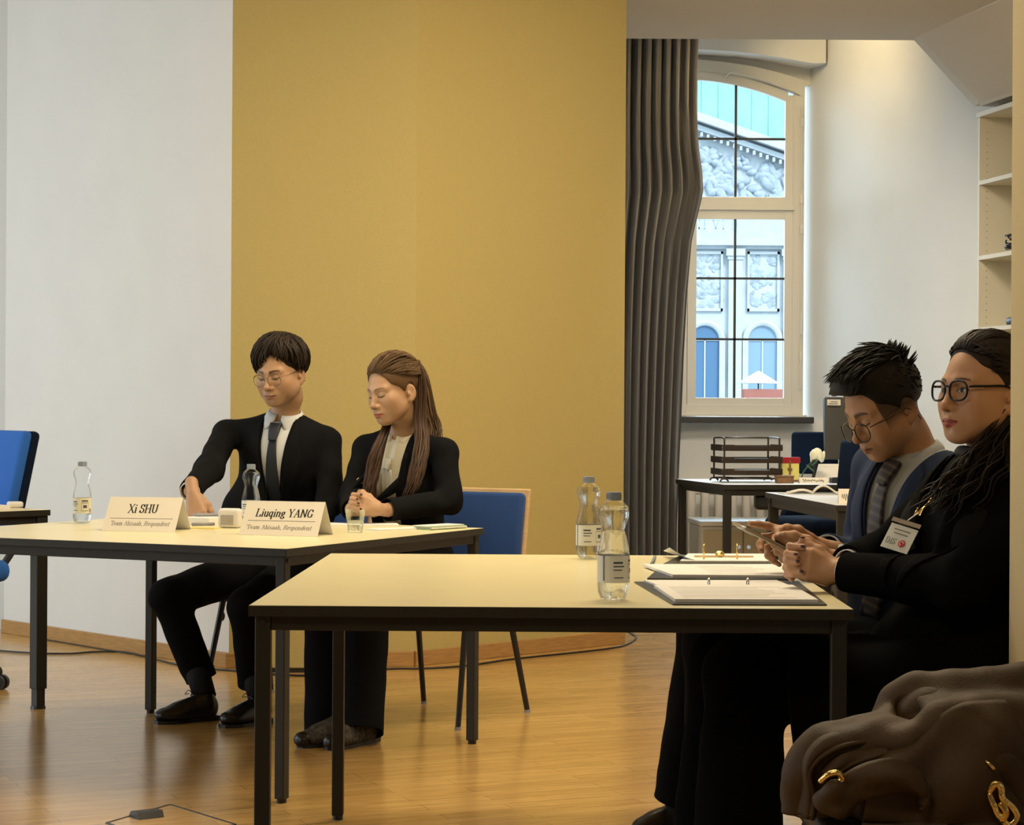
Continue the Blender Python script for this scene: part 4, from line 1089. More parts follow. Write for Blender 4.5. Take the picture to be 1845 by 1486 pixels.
# ---- things on the alcove desk
def D1(px, py): return onz(px, py, TZ)
def letter_rack():
    rz = math.radians(9.5); c = Vector((1.375, 12.37, TZ)); root = thing('letter_tray_rack', 'bronze wire letter tray rack with three trays of papers', 'letter tray', c, None, rz)
    R = Matrix.Translation(c) @ Matrix.Rotation(rz, 4, 'Z'); P = lambda x, y, z: R @ Vector((x, y, z)); rot = Matrix.Rotation(rz, 3, 'Z')
    b = MB(); hw, hd, H = 0.165, 0.115, 0.262
    for sx in (-1, 1):
        x = sx * hw
        b.tube(catmull([P(x, -hd, 0.018), P(x, -hd, 0.12), P(x, -hd, H - 0.03), P(x, -hd + 0.02, H - 0.004), P(x, hd - 0.02, H - 0.004), P(x, hd, H - 0.03), P(x, hd, 0.12), P(x, hd, 0.018)], 4), 0.0055, 8)
        for sy in (-1, 1): b.tube(catmull([P(x - 0.025, sy * hd - sy * 0.0, 0.006), P(x - 0.012, sy * hd, 0.020), P(x + 0.012, sy * hd, 0.020), P(x + 0.026, sy * hd, 0.006)], 4), 0.0055, 8)
    for sy in (-1, 1):
        b.tube([P(-hw, sy * hd, 0.022), P(hw, sy * hd, 0.022)], 0.005, 8)
    b.tube([P(-hw, hd - 0.02, H - 0.004), P(hw, hd - 0.02, H - 0.004)], 0.005, 8)
    b.build('wire_frame', M['wire'], root, smooth=True)
    for i, z in enumerate((0.045, 0.115, 0.185)):
        t = MB()
        t.box(P(0, 0, z), (0.36, 0.24, 0.004), rot=rot)
        t.box(P(0, -0.118, z + 0.012), (0.35, 0.004, 0.026), rot=rot); t.box(P(0, 0.118, z + 0.014), (0.36, 0.004, 0.03), rot=rot)
        for sx in (-1, 1): t.box(P(sx * 0.182, 0, z + 0.018), (0.004, 0.24, 0.034), rot=rot); t.box(P(sx * 0.14, -0.119, z + 0.022), (0.07, 0.004, 0.024), rot=rot)
        t.build('tray', M['wire'], root)
    for i, z in enumerate((0.047, 0.117, 0.187)):
        p = MB(); p.box(P(0.01 * i, 0, z + 0.012 + 0.0002), (0.30, 0.20, 0.022 if i == 0 else 0.014), rot=rot @ Matrix.Rotation(0.02 * (i - 1), 3, 'Z'))
        tag(p.build('paper_pile', M['paper']), ['paper pile in the lowest wire letter tray', 'paper pile in the middle wire letter tray', 'paper pile in the topmost wire letter tray'][i], 'papers')
letter_rack()
def on1(px, Y): return Vector(((px + 0.8 - CX) / FPX * Y, Y, TZ))
p = on1(1422, 12.42); root = thing('display_box', 'small red and yellow card box right of the letter trays', 'box', p)
b = MB(); b.box(p + Vector((0, 0, 0.062)), (0.105, 0.05, 0.10), 0.15, bevel=0.002); b.build('card_body', M['yellow_box'], root)
b = MB(); b.box(p + Vector((0, -0.002, 0.128)), (0.118, 0.055, 0.035), 0.15, bevel=0.002); b.build('red_top', M['red'], root)
b = MB(); b.box(p + Vector((0, 0, 0.006)), (0.12, 0.06, 0.012), 0.15); b.build('base', M['brown_box'], root)
b = MB(); q = p + Vector((0.0, -0.029, 0.0)); b.cyl(q + Vector((0, 0, 0.012)), q + Vector((0, 0, 0.13)), 0.006); b.ball(q + Vector((0, 0, 0.075)), (0.016, 0.008, 0.010), 10); b.build('dark_emblem', M['brown_box'], root)
p = on1(1413, 12.17); root = thing('carved_box', 'small brown carved box in front of the red and yellow box', 'box', p)
b = MB(); b.box(p + Vector((0, 0, 0.0182)), (0.10, 0.06, 0.036), 0.1, bevel=0.004); b.build('body', M['brown_box'], root)
b = MB(); b.box(p + Vector((0, 0, 0.041)), (0.106, 0.066, 0.010), 0.1, bevel=0.003); b.build('lid', M['brown_box'], root)
# rose
p = on1(1444, 12.3); root = thing('rose_vase', 'cream rose leaning from a small glass vase on the desk', 'flower', p)
b = MB(); b.lathe([(0.016, 0.0), (0.020, 0.02), (0.012, 0.045), (0.014, 0.055)], p, 20); b.build('vase', M['tumbler'], root, smooth=True)
hd_ = W(1472, 820, 12.28)
b = MB(); b.tube(catmull([p + Vector((0, 0, 0.01)), p + Vector((0.01, 0, 0.06)), hd_ + Vector((-0.03, 0, -0.04)), hd_ + Vector((0, 0, -0.02))], 5), 0.004, 8); b.build('stem', M['leaf'], root, smooth=True)
rnd = random.Random(11); b = MB()
for k in range(22):
    lay = k / 22; az = k * 2.39996; rr = 0.010 + 0.030 * lay
    cc = hd_ + Vector((math.cos(az) * rr, math.sin(az) * rr * 0.9, 0.018 - 0.030 * lay + 0.012 * math.sin(k)))
    out = Vector((math.cos(az), math.sin(az), 0.9 - 1.1 * lay)).normalized()
    a1, b1, d1 = frame_from(out); R = Matrix((a1, b1, d1)).transposed()
    b.ball(cc, (0.020 + 0.008 * lay, 0.022 + 0.006 * lay, 0.006), 12, R)
b.build('bloom', M['rose'], root, smooth=True)
b = MB()
for (dx, dz, s_) in ((-0.035, -0.055, 1), (-0.02, -0.085, -1)):
    a1 = hd_ + Vector((dx, 0, dz)); b.ball(a1 + Vector((0.02 * s_, -0.01, 0.01)), (0.032, 0.012, 0.006), 10, Matrix.Rotation(-0.7 * s_, 3, 'Y'))
b.build('leaves', M['leaf'], root, smooth=True)
def scribble_card(label, A, B, h, dep, seed):
    A, B = Vector(A), Vector(B); ux = (B - A).normalized(); n = Vector((-ux.y, ux.x, 0)); up = Vector((0, 0, h))
    root = thing('name_card', label, 'name card', (A + B) / 2 + n * dep / 2)
    r0, r1 = A + n * dep / 2 + up, B + n * dep / 2 + up
    uy = (r0 - A).normalized(); nf = ux.cross(uy).normalized()
    b = MB(); b.extrude_poly([A + Vector((0, 0, .0005)), B + Vector((0, 0, .0005)), r1, r0], -nf * 0.001); b.build('front_leaf', M['card'], root)
    b = MB(); b.extrude_poly([A + n * dep + Vector((0, 0, .0005)), B + n * dep + Vector((0, 0, .0005)), r1, r0], Vector((0, 0, -0.001))); b.build('back_leaf', M['card_shade'], root)
    rnd = random.Random(seed); w = (B - A).length; H = (r0 - A).length
    pts = [A + nf * 0.0012 + ux * w * (0.12 + 0.76 * i / 30) + uy * H * (0.48 + 0.16 * math.sin(i * 1.9) + rnd.uniform(-0.1, 0.1)) for i in range(31)]
    b = MB(); b.tube(catmull(pts, 3), 0.0014 if h < 0.06 else 0.0012, 5); b.build('handwriting', M['ink'] if h < 0.06 else M['ink_grey'], root)
q0, q1 = on1(1441, 12.13), on1(1491, 12.14); scribble_card('small cream name card with dark handwriting on the letter tray desk', q0, q1, 0.034, 0.05, 2)
a0, a1 = D1(1511, 907.5), D1(1560, 908.0); scribble_card('pale handwritten name card on the desk with the notebook', a0, a1, 0.066, 0.07, 3)
# propped papers, black holder
p = on1(1497, 12.33); ux = Vector((0.97, 0.2, 0)); b = MB(); w_ = 0.21
b.extrude_poly([p - ux * w_ / 2 + Vector((0, 0, 0.001)), p + ux * w_ / 2 + Vector((0, 0, 0.001)), p + ux * (w_ / 2 + 0.02) + Vector((0.0, 0.15, 0.10)), p - ux * (w_ / 2 - 0.05) + Vector((0.0, 0.15, 0.10))], Vector((0, -0.004, 0.006)))
b.box(p + ux * 0.02 + Vector((0.0, 0.13, 0.046)), (0.10, 0.02, 0.090), 0.2)
tag(b.build('propped_papers', M['card']), 'sheaf of cream papers propped up before the monitor', 'papers')
b = MB(); p = on1(1512, 12.25); b.box(p + Vector((0, 0, 0.0172)), (0.11, 0.05, 0.034), 0.3, bevel=0.006); tag(b.build('black_holder', M['black_plastic']), 'low black desk holder right of the small cream name card', 'holder')
# monitor
p = Vector((2.045, 12.72, TZ)); rz = math.radians(14); root = thing('computer_monitor', 'dark monitor seen from the back behind the seated man', 'monitor', p, None, rz)
R = Matrix.Translation(p) @ Matrix.Rotation(rz, 4, 'Z'); rot = Matrix.Rotation(rz, 3, 'Z') @ Matrix.Rotation(math.radians(-4), 3, 'X')
Pm = lambda x, y, z: R @ Vector((x, y, z))
b = MB(); b.box(Pm(0, 0, 0.315), (0.35, 0.045, 0.375), rot=rot, bevel=0.01, seg=3); b.build('back_cover', M['monitor'], root, smooth=True)
b = MB(); b.box(Pm(0, 0.026, 0.315), (0.33, 0.006, 0.35), rot=rot); b.build('screen', M['screen'], root)
b = MB(); b.box(Pm(-0.125, -0.026, 0.470), (0.085, 0.003, 0.035), rot=rot); st = b.build('sticker', M['card'], root)
b = MB(); b.box(Pm(-0.13, -0.0285, 0.462), (0.06, 0.001, 0.005), rot=rot); b.box(Pm(-0.125, -0.0285, 0.474), (0.045, 0.001, 0.005), rot=rot); b.build('print', M['ink_grey'], st)
b = MB(); b.box(Pm(0, -0.02, 0.09), (0.09, 0.03, 0.17), rot=rot, bevel=0.006); b.build('stand', M['black_plastic'], root)
b = MB(); b.box(Pm(0, 0, 0.0072), (0.24, 0.17, 0.014), rz, bevel=0.005); b.build('foot', M['black_plastic'], root)
# notebook on the second desk
c = D1(1462, 890.5); root = thing('open_notebook', 'open cream notebook with lifting pages on the second alcove desk', 'notebook', c)
for s_, nm in ((-1, 'left_pages'), (1, 'right_pages')):
    rows = []
    for i in range(11):
        t = i / 10; x = s_ * 0.13 * t; z = 0.008 + (0.030 * math.sin(PI * min(1, t * 1.1)) * (0.55 if s_ < 0 else 1.5) * (1 - 0.5 * t))
        rows.append([c + Vector((x + 0.02 * v, -0.05 + 0.16 * v, z)) for v in (0, 0.5, 1)])
    b = MB(); b.grid(rows); b.build(nm, M['card'], root, smooth=True, solid=0.007, soff=0)
b = MB(); b.box(c + Vector((0, 0.03, 0.003)), (0.30, 0.17, 0.004), 0.1); b.build('cover', M['card_shade'], root)

# ================================================================== SMOOTH SOLIDS (distance fields -> one continuous skin)
A3 = lambda v: np.array(v, dtype=np.float64)
class Solid:
    def __init__(s): s.p = []
    def cap(s, a, b, r0, r1=None, k=0.012, op='u'):
        s.p.append((op, 'cap', (A3(a), A3(b), r0, r0 if r1 is None else r1), k)); return s
    def chain(s, pts, rs, k=0.012, op='u'):
        for i in range(len(pts) - 1): s.cap(pts[i], pts[i + 1], rs[i], rs[i + 1], k, op)
        return s
    def ell(s, c, r, R=None, k=0.012, op='u'):
        s.p.append((op, 'ell', (A3(c), A3(r), np.eye(3) if R is None else np.array([list(x) for x in R])), k)); return s   # rows of R are the axes
    def mesh(s, vox, pad=0.012):
        lo = np.full(3, 1e9); hi = -lo
        bbs = []
        for op, kind, d, k in s.p:
            if kind == 'cap':
                m = max(d[2], d[3]); l = np.minimum(d[0], d[1]) - m; h = np.maximum(d[0], d[1]) + m
            else:
                ext = np.abs(d[2].T * d[1]).sum(axis=1) if False else np.sqrt(((d[2].T * d[1]) ** 2).sum(axis=1)); l = d[0] - ext; h = d[0] + ext
            bbs.append((l, h))
            if op == 'u': lo = np.minimum(lo, l); hi = np.maximum(hi, h)
        lo -= pad + 2 * vox; hi += pad + 2 * vox
        n = np.ceil((hi - lo) / vox).astype(int) + 1
        ax = [lo[i] + vox * np.arange(n[i]) for i in range(3)]
        f = np.full(n, 0.2, dtype=np.float32)
        for (op, kind, d, k), (l, h) in zip(s.p, bbs):
            m = k + 3 * vox
            i0 = np.maximum(0, np.floor((l - m - lo) / vox).astype(int)); i1 = np.minimum(n, np.ceil((h + m - lo) / vox).astype(int) + 1)
            if (i1 <= i0).any(): continue
            sl = tuple(slice(a, b) for a, b in zip(i0, i1))
            X, Y, Z = np.meshgrid(ax[0][sl[0]], ax[1][sl[1]], ax[2][sl[2]], indexing='ij', sparse=True)
            if kind == 'cap':
                a, b, r0, r1 = d; ba = b - a; L2 = max(1e-12, (ba ** 2).sum())
                t = np.clip(((X - a[0]) * ba[0] + (Y - a[1]) * ba[1] + (Z - a[2]) * ba[2]) / L2, 0, 1)
                g = np.sqrt((X - a[0] - t * ba[0]) ** 2 + (Y - a[1] - t * ba[1]) ** 2 + (Z - a[2] - t * ba[2]) ** 2) - (r0 + (r1 - r0) * t)
            else:
                c, r, R = d; P = [X - c[0], Y - c[1], Z - c[2]]
                q = [(R[i][0] * P[0] + R[i][1] * P[1] + R[i][2] * P[2]) for i in range(3)]
                k0 = np.sqrt(sum((q[i] / r[i]) ** 2 for i in range(3))); k1 = np.sqrt(sum((q[i] / r[i] ** 2) ** 2 for i in range(3)))
                g = k0 * (k0 - 1) / np.maximum(k1, 1e-6)
            F = f[sl]
            if op == 'u':
                hh = np.maximum(k - np.abs(F - g), 0) / k
                f[sl] = np.minimum(F, g) - hh * hh * k * 0.25
            else:
                g = -g; hh = np.maximum(k - np.abs(F - g), 0) / k
                f[sl] = np.maximum(F, g) + hh * hh * k * 0.25
        return nets(f, lo, vox)

def nets(f, lo, vox):
    ins = f < 0
    n = np.array(f.shape) - 1
    cnt = np.zeros(n, dtype=np.int8)
    for dx in (0, 1):
        for dy in (0, 1):
            for dz in (0, 1): cnt += ins[dx:dx + n[0], dy:dy + n[1], dz:dz + n[2]]
    act = (cnt > 0) & (cnt < 8)
    idx = np.argwhere(act)
    ids = np.full(n, -1, dtype=np.int32); ids[act] = np.arange(len(idx))
    acc = np.zeros((len(idx), 3)); num = np.zeros(len(idx))
    I = idx
    corners = [(a, b, c) for a in (0, 1) for b in (0, 1) for c in (0, 1)]
    vals = {c: f[I[:, 0] + c[0], I[:, 1] + c[1], I[:, 2] + c[2]] for c in corners}
    for c in corners:
        for a in range(3):
            if c[a] == 0:
                e = list(c); e[a] = 1; e = tuple(e)
                v0, v1 = vals[c], vals[e]
                m = (v0 < 0) != (v1 < 0)
                t = np.where(m, v0 / np.where(m, v0 - v1, 1), 0)
                p = np.tile(np.array(c, dtype=float), (len(I), 1)); p[:, a] = t
                acc[m] += p[m]; num[m] += 1
    V = (I + acc / num[:, None]) * vox + lo
    Fs = []
    for a in range(3):
        b, c = (a + 1) % 3, (a + 2) % 3
        s0 = [slice(None)] * 3; s1 = [slice(None)] * 3
        s0[a] = slice(0, -1); s1[a] = slice(1, None)
        ch = ins[tuple(s0)] != ins[tuple(s1)]
        E = np.argwhere(ch)
        ok = (E[:, b] > 0) & (E[:, c] > 0) & (E[:, b] < n[b]) & (E[:, c] < n[c])
        E = E[ok]
        if not len(E): continue
        def cell(db, dc):
            q = E.copy(); q[:, b] += db; q[:, c] += dc
            return ids[q[:, 0], q[:, 1], q[:, 2]]
        quad = np.stack([cell(-1, -1), cell(0, -1), cell(0, 0), cell(-1, 0)], axis=1)
        inside = ins[E[:, 0], E[:, 1], E[:, 2]]
        quad[~inside] = quad[~inside][:, ::-1]
        Fs.append(quad)
    return V, np.concatenate(Fs)

def relax(V, F, it=1, w=0.5):
    for _ in range(it):
        S = np.zeros_like(V); N = np.zeros(len(V))
        for i in range(4):
            a, b = F[:, i], F[:, (i + 1) % 4]
            np.add.at(S, a, V[b]); np.add.at(S, b, V[a]); np.add.at(N, a, 1); np.add.at(N, b, 1)
        V = V * (1 - w) + w * S / np.maximum(N, 1)[:, None]
    return V

def normals(V, F):
    n = np.cross(V[F[:, 2]] - V[F[:, 0]], V[F[:, 3]] - V[F[:, 1]])
    N = np.zeros_like(V)
    for i in range(4): np.add.at(N, F[:, i], n)
    return N / np.maximum(1e-12, np.linalg.norm(N, axis=1))[:, None]

def fold_noise(V, sc=1.0, seed=0.0):
    x, y, z = V[:, 0] * sc, V[:, 1] * sc, V[:, 2] * sc
    a = np.sin(x * 31 + 2.1 * np.sin(z * 17 + seed) + seed) * np.sin(z * 23 + 1.7 * np.sin(y * 19 + x * 11 + seed))
    b = np.sin(y * 37 + z * 29 + 1.3 * np.sin(x * 41 + seed * 2)) * 0.5
    c = np.sin(x * 67 + y * 53 - z * 71 + seed) * 0.25
    return a + b + c

class Acc:
    """gathers pieces into one mesh with a colour attribute"""
    def __init__(s): s.V = []; s.F = []; s.C = []; s.n = 0
    def add(s, V, F, col):
        V = np.asarray(V, float); F = [list(map(int, q)) for q in F]
        s.V.append(V); s.F += [[i + s.n for i in q] for q in F]
        C = np.asarray(col, float)
        if C.ndim == 1: C = np.tile(C, (len(V), 1))
        s.C.append(C); s.n += len(V); return s
    def tube(s, pts, rs, col, n=5, flat=1.0, ref=None):
        pts = [Vector(p) for p in pts]; V = []; F = []; a = None
        for i, p in enumerate(pts):
            d = pts[min(i + 1, len(pts) - 1)] - pts[max(i - 1, 0)]
            if d.length < 1e-9: d = Vector((0, 0, 1))
            d.normalize()
            if a is None:
                a, b, _ = frame_from(d) if ref is None else frame_from(d, Vector(ref))
            else:
                a = a - d * a.dot(d)
                if a.length < 1e-6: a, b, _ = frame_from(d)
                a.normalize(); b = d.cross(a)
            r = rs if not hasattr(rs, '__len__') else rs[i]
            for k in range(n):
                t = 2 * PI * k / n; V.append(p + a * (math.cos(t) * r) + b * (math.sin(t) * r * flat))
        m = len(pts)
        for i in range(m - 1):
            for k in range(n): F.append((i * n + k, i * n + (k + 1) % n, (i + 1) * n + (k + 1) % n, (i + 1) * n + k))
        F.append(tuple(range(n))[::-1]); F.append(tuple((m - 1) * n + k for k in range(n)))
        return s.add(np.array([list(v) for v in V]), F, col)
    def build(s, name, m, parent=None, label=None):
        V = np.concatenate(s.V); C = np.concatenate(s.C)
        me = bpy.data.meshes.new(name)
        me.from_pydata(V.tolist(), [], s.F); me.update()
        at = me.color_attributes.new('Col', 'FLOAT_COLOR', 'POINT')
        at.data.foreach_set('color', np.concatenate([C, np.ones((len(C), 1))], axis=1).astype(np.float32).ravel())
        me.polygons.foreach_set('use_smooth', [True] * len(me.polygons))
        me.materials.append(m)
        o = bpy.data.objects.new(name, me); link(o, parent)
        if label: o['label'] = label
        return o

def mesh_obj(name, V, F, m, parent=None, solid=0.0, soff=-1.0, label=None, smooth=True):
    me = bpy.data.meshes.new(name); me.from_pydata(np.asarray(V).tolist(), [], [list(map(int, q)) for q in F]); me.update()
    if smooth: me.polygons.foreach_set('use_smooth', [True] * len(me.polygons))
    me.materials.append(m)
    o = bpy.data.objects.new(name, me); link(o, parent)
    if solid:
        md = o.modifiers.new('thickness', 'SOLIDIFY'); md.thickness = solid; md.offset = soff
    if label: o['label'] = label
    return o

def cut(o, co, no, keep=None):
    """cut mesh of o (world coordinates) along a plane; remove faces for which keep(centre) is False"""
    bm = bmesh.new(); bm.from_mesh(o.data)
    planes = co if isinstance(co, list) else [(co, no)]
    for c, n in planes:
        bmesh.ops.bisect_plane(bm, geom=bm.verts[:] + bm.edges[:] + bm.faces[:], plane_co=c, plane_no=n, dist=1e-6)
    if keep: bmesh.ops.delete(bm, geom=[f for f in bm.faces if not keep(f.calc_center_median())], context='FACES')
    bm.to_mesh(o.data); bm.free()
    o.data.polygons.foreach_set('use_smooth', [True] * len(o.data.polygons))

def bvh_of(*objs):
    vs = []; fs = []
    for o in objs:
        n = len(vs); vs += [v.co.copy() for v in o.data.vertices]; fs += [[i + n for i in p.vertices] for p in o.data.polygons]
    return BVHTree.FromPolygons(vs, fs)

class Frame:
    """torso or head frame: C origin, L = the person's left, U up, D forward"""
    def __init__(s, C, L, U, D): s.C, s.L, s.U, s.D = Vector(C), Vector(L), Vector(U), Vector(D)
    def p(s, x, y, z): return s.C + s.L * x + s.D * y + s.U * z
    def mat(s): return np.array([list(s.L), list(s.D), list(s.U)])          # rows
    def world(s, V): return np.asarray(V) @ s.mat() + np.array(s.C)
    def local(s, v): d = Vector(v) - s.C; return Vector((d.dot(s.L), d.dot(s.D), d.dot(s.U)))

def head_frame(C, yaw, pitch, roll=0.0):
    """yaw: turn from the camera towards the left of the photo; pitch: nod downwards; degrees"""
    a, t = math.radians(yaw), math.radians(pitch)
    f = Vector((-math.sin(a), -math.cos(a), 0)); z = Vector((0, 0, 1)); L = z.cross(f)
    D = f * math.cos(t) - z * math.sin(t); U = z * math.cos(t) + f * math.sin(t)
    r = Matrix.Rotation(math.radians(roll), 3, D)
    return Frame(C, r @ L, r @ U, D)

def torso_frame(PV, N, yaw):
    U = (Vector(N) - Vector(PV)).normalized(); a = math.radians(yaw)
    f = Vector((-math.sin(a), -math.cos(a), 0)); D = (f - U * f.dot(U)).normalized(); L = U.cross(D).normalized()
    return Frame(PV, L, U, D)

def patch(name, rows, fr, bvh, off, m, parent, th=0.003, sub=8, label=None):
    """cloth piece lying on a garment: rows of (x, z) in frame fr, projected from the front"""
    P = []
    for row in rows:
        out = []
        for i in range(len(row) - 1):
            for k in range(sub):
                t = k / sub; out.append(((row[i][0] * (1 - t) + row[i + 1][0] * t), (row[i][1] * (1 - t) + row[i + 1][1] * t)))
        out.append(row[-1]); P.append(out)
    G = []; last = None
    for row in P:
        g = []
        for (x, z) in row:
            o = fr.p(x, 0.6, z); h = bvh.ray_cast(o, -fr.D, 0.75)
            if h[0] is not None and fr.local(h[0]).y > 0.015: q = h[0]; last = fr.local(q).y
            else: q = fr.p(x, last if last is not None else 0.1, z)
            g.append(q + fr.D * off)
        G.append(g)
    b = MB(); b.grid(G)
    return b.build(name, m, parent, smooth=True, solid=th, soff=0, label=label)

def strips(left, right, n=5):
    """rows between two outline polylines with the same number of points"""
    return [[(l[0] * (1 - t) + r[0] * t, l[1] * (1 - t) + r[1] * t) for l, r in zip(left, right)] for t in [i / n for i in range(n + 1)]]

# ------------------------------------------------------------------ head
def head_solid(fr, neck, jaw=1.0, nose=1.0, fem=False, lids=1.0):
    S = Solid()
    S.ell((0, -0.018, 0.036), (0.0755, 0.096, 0.086), k=0.03)
    S.ell((0, 0.026, -0.018), (0.064 * jaw, 0.062, 0.078), k=0.04)
    S.ell((0, 0.032, -0.066), (0.050 * jaw, 0.050, 0.040), k=0.03)
    for s in (-1, 1): S.cap((s * 0.052 * jaw, 0.0, -0.058), (s * 0.022, 0.060, -0.096), 0.019, 0.015, k=0.03)
    S.ell((0, 0.066, -0.099), (0.021 * jaw, 0.017, 0.016), k=0.022)
    for s in (-1, 1):
        S.ell((s * 0.043, 0.056, -0.024), (0.022, 0.019, 0.021), k=0.025)          # cheekbone
        S.cap((s * 0.014, 0.079, 0.017), (s * 0.046, 0.066, 0.018), 0.009, 0.008, k=0.016)   # brow
        S.ell((s * 0.031, 0.093, -0.002), (0.018, 0.013, 0.012), k=0.014, op='s')      # socket
        S.ell((s * 0.031, 0.0725, -0.003), (0.0150, 0.0125, 0.0115 * lids), k=0.006)     # lid over the eye
    for s in (-1, 1): S.ell((s * 0.046 * jaw, 0.034, -0.048), (0.020, 0.034, 0.034), k=0.03)
    S.chain([(0, 0.079, 0.012), (0, 0.086, -0.012), (0, 0.0995 * 1.0 + 0.004 * nose, -0.036)], [0.0075, 0.0085, 0.0105], k=0.014)
    S.ell((0, 0.0985 + 0.004 * nose, -0.0395), (0.0105, 0.010, 0.0085), k=0.008)
    for s in (-1, 1):
        S.ell((s * 0.0120, 0.090, -0.0425), (0.0085, 0.0105, 0.0072), k=0.007)
        S.ell((s * 0.0075, 0.097, -0.0490), (0.0036, 0.0050, 0.0026), k=0.003, op='s')
    S.ell((0, 0.074, -0.068), (0.029, 0.021, 0.020), k=0.018)                          # muzzle
    S.chain([(-0.0260, 0.0775, -0.0708), (-0.008, 0.0945, -0.0665), (0, 0.0950, -0.0680), (0.008, 0.0945, -0.0665), (0.0260, 0.0775, -0.0708)], [0.0030, 0.0048, 0.0046, 0.0048, 0.0030], k=0.005)
    S.chain([(-0.0235, 0.0785, -0.0728), (0, 0.0930, -0.0785), (0.0235, 0.0785, -0.0728)], [0.0034, 0.0062, 0.0034], k=0.005)
    S.chain([(-0.0270, 0.0820, -0.0712), (-0.008, 0.1005, -0.0718), (0, 0.1010, -0.0726), (0.008, 0.1005, -0.0718), (0.0270, 0.0820, -0.0712)], [0.0016] * 5, k=0.003, op='s')
    S.cap((0, 0.0945, -0.0885), (0, 0.0945, -0.0885), 0.006, k=0.010, op='s')
    for s in (-1, 1):                                                                       # ear
        t = 0.25
        R = [(math.cos(0.35), math.sin(0.35) * s, 0), (-math.sin(0.35) * s, math.cos(0.35), 0), (0, 0, 1)]
        S.ell((s * 0.0765, -0.022, -0.018), (0.0085, 0.0185, 0.030), R, k=0.007)
        S.ell((s * 0.0745, -0.012, -0.043), (0.0070, 0.0100, 0.011), R, k=0.006)
        S.ell((s * 0.0865, -0.0195, -0.014), (0.0060, 0.0105, 0.0185), R, k=0.004, op='s')
        S.ell((s * 0.0800, -0.006, -0.020), (0.0045, 0.0050, 0.0075), R, k=0.004)
    nb = fr.local(neck); rn = 0.044 if fem else 0.051
    S.chain([(0, -0.028, -0.050), (0, nb.y * 0.5 - 0.016, nb.z * 0.55), tuple(nb)], [rn, rn * 0.97, rn * 1.02], k=0.03)
    S.ell(tuple(nb), (0.056 if not fem else 0.052, 0.045, 0.03), k=0.03)
    return S

def head_colors(V, skin, lip, brow, eyes='down', brow_w=1.0, stubble=None, scalp=None, blush=None):
    x, y, z = V[:, 0], V[:, 1], V[:, 2]; ax = np.abs(x)
    C = np.tile(np.array(skin, float), (len(V), 1))
    def mixin(m, c, a=1.0):
        m = np.clip(m, 0, 1)[:, None] * a; C[:] = C * (1 - m) + np.array(c) * m
    sm = lambda d, w: np.clip(1 - d / w, 0, 1) ** 0.8
    if blush is not None: mixin(np.exp(-(((ax - 0.044) / 0.020) ** 2 + ((z + 0.032) / 0.018) ** 2)) * (y > 0.02), blush, 0.15)
    mixin(np.exp(-((ax / 0.013) ** 2 + ((z + 0.041) / 0.010) ** 2)) * (y > 0.085), np.array(skin) * np.array([1.0, 0.82, 0.76]), 0.6)
    if stubble is not None: mixin(((z < -0.05) & (y > 0.02)) * np.clip((-0.05 - z) / 0.02, 0, 1) * (1 - np.exp(-(((ax) / 0.026) ** 2 + ((z + 0.072) / 0.011) ** 2))), stubble, 0.35)
    # lips
    zt = -0.0640 + 0.0016 * np.sin(np.clip(ax / 0.009, 0, 1) * PI) - 0.0065 * (ax / 0.0270) ** 1.4
    zb = -0.0850 + 0.0115 * (ax / 0.0270) ** 1.7
    li = (z < zt) & (z > zb) & (ax < 0.0265) & (y > 0.072)
    mixin(li.astype(float), lip, 0.85)
    mixin(np.exp(-((z + 0.0720 - 0.0008 * np.cos(ax * 260)) / 0.0015) ** 2) * (ax < 0.0265) * (y > 0.072), np.array(lip) * 0.35, 0.8)
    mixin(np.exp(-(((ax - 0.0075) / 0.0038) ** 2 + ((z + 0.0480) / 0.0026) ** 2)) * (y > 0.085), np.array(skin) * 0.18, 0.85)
    # brows
    t = np.clip((ax - 0.013) / 0.036, 0, 1)
    zc = 0.0175 + 0.0065 * np.sin(t * PI * 0.72) - 0.003 * t
    hw = (0.0046 - 0.0028 * t) * brow_w
    mixin(np.clip(1.6 - np.abs(z - zc) / hw, 0, 1) * (ax > 0.012) * (ax < 0.050) * (y > 0.04), brow, 0.92)
    # eyes
    ex = (ax - 0.031) / 0.0150
    on = (np.abs(ex) < 1.05) & (y > 0.055)
    if eyes == 'down':
        zl = -0.0075 - 0.0030 * (1 - ex ** 2) + 0.0028 * np.clip(ex, 0, 1.2)
        mixin(np.clip(1.5 - np.abs(z - zl) / 0.0019, 0, 1) * on, (0.014, 0.009, 0.007), 0.95)
        zl2 = 0.0052 - 0.004 * ex ** 2
        mixin(np.clip(1.3 - np.abs(z - zl2) / 0.0012, 0, 1) * on, np.array(skin) * 0.45, 0.7)
    else:
        zu = 0.0022 - 0.0050 * ex ** 2 + 0.0012 * ex; zd = -0.0075 + 0.0042 * ex ** 2 + 0.0010 * ex
        op = (z < zu) & (z > zd) & on
        mixin(op.astype(float), (0.62, 0.58, 0.54), 0.95)
        ir = np.sqrt((ax - 0.0315) ** 2 + (z + 0.0022) ** 2)
        mixin(np.clip((0.0062 - ir) / 0.001, 0, 1) * op, (0.020, 0.011, 0.006), 1.0)
        mixin(np.clip(1.5 - np.abs(z - zu) / 0.0018, 0, 1) * on, (0.012, 0.008, 0.006), 0.95)
        mixin(np.clip(1.0 - np.abs(z - zd) / 0.0012, 0, 1) * on, (0.05, 0.03, 0.02), 0.6)
        mixin(np.clip(1.3 - np.abs(z - zu - 0.0045) / 0.0012, 0, 1) * on, np.array(skin) * 0.45, 0.6)
    if scalp is not None: scalp(V, mixin)
    return C

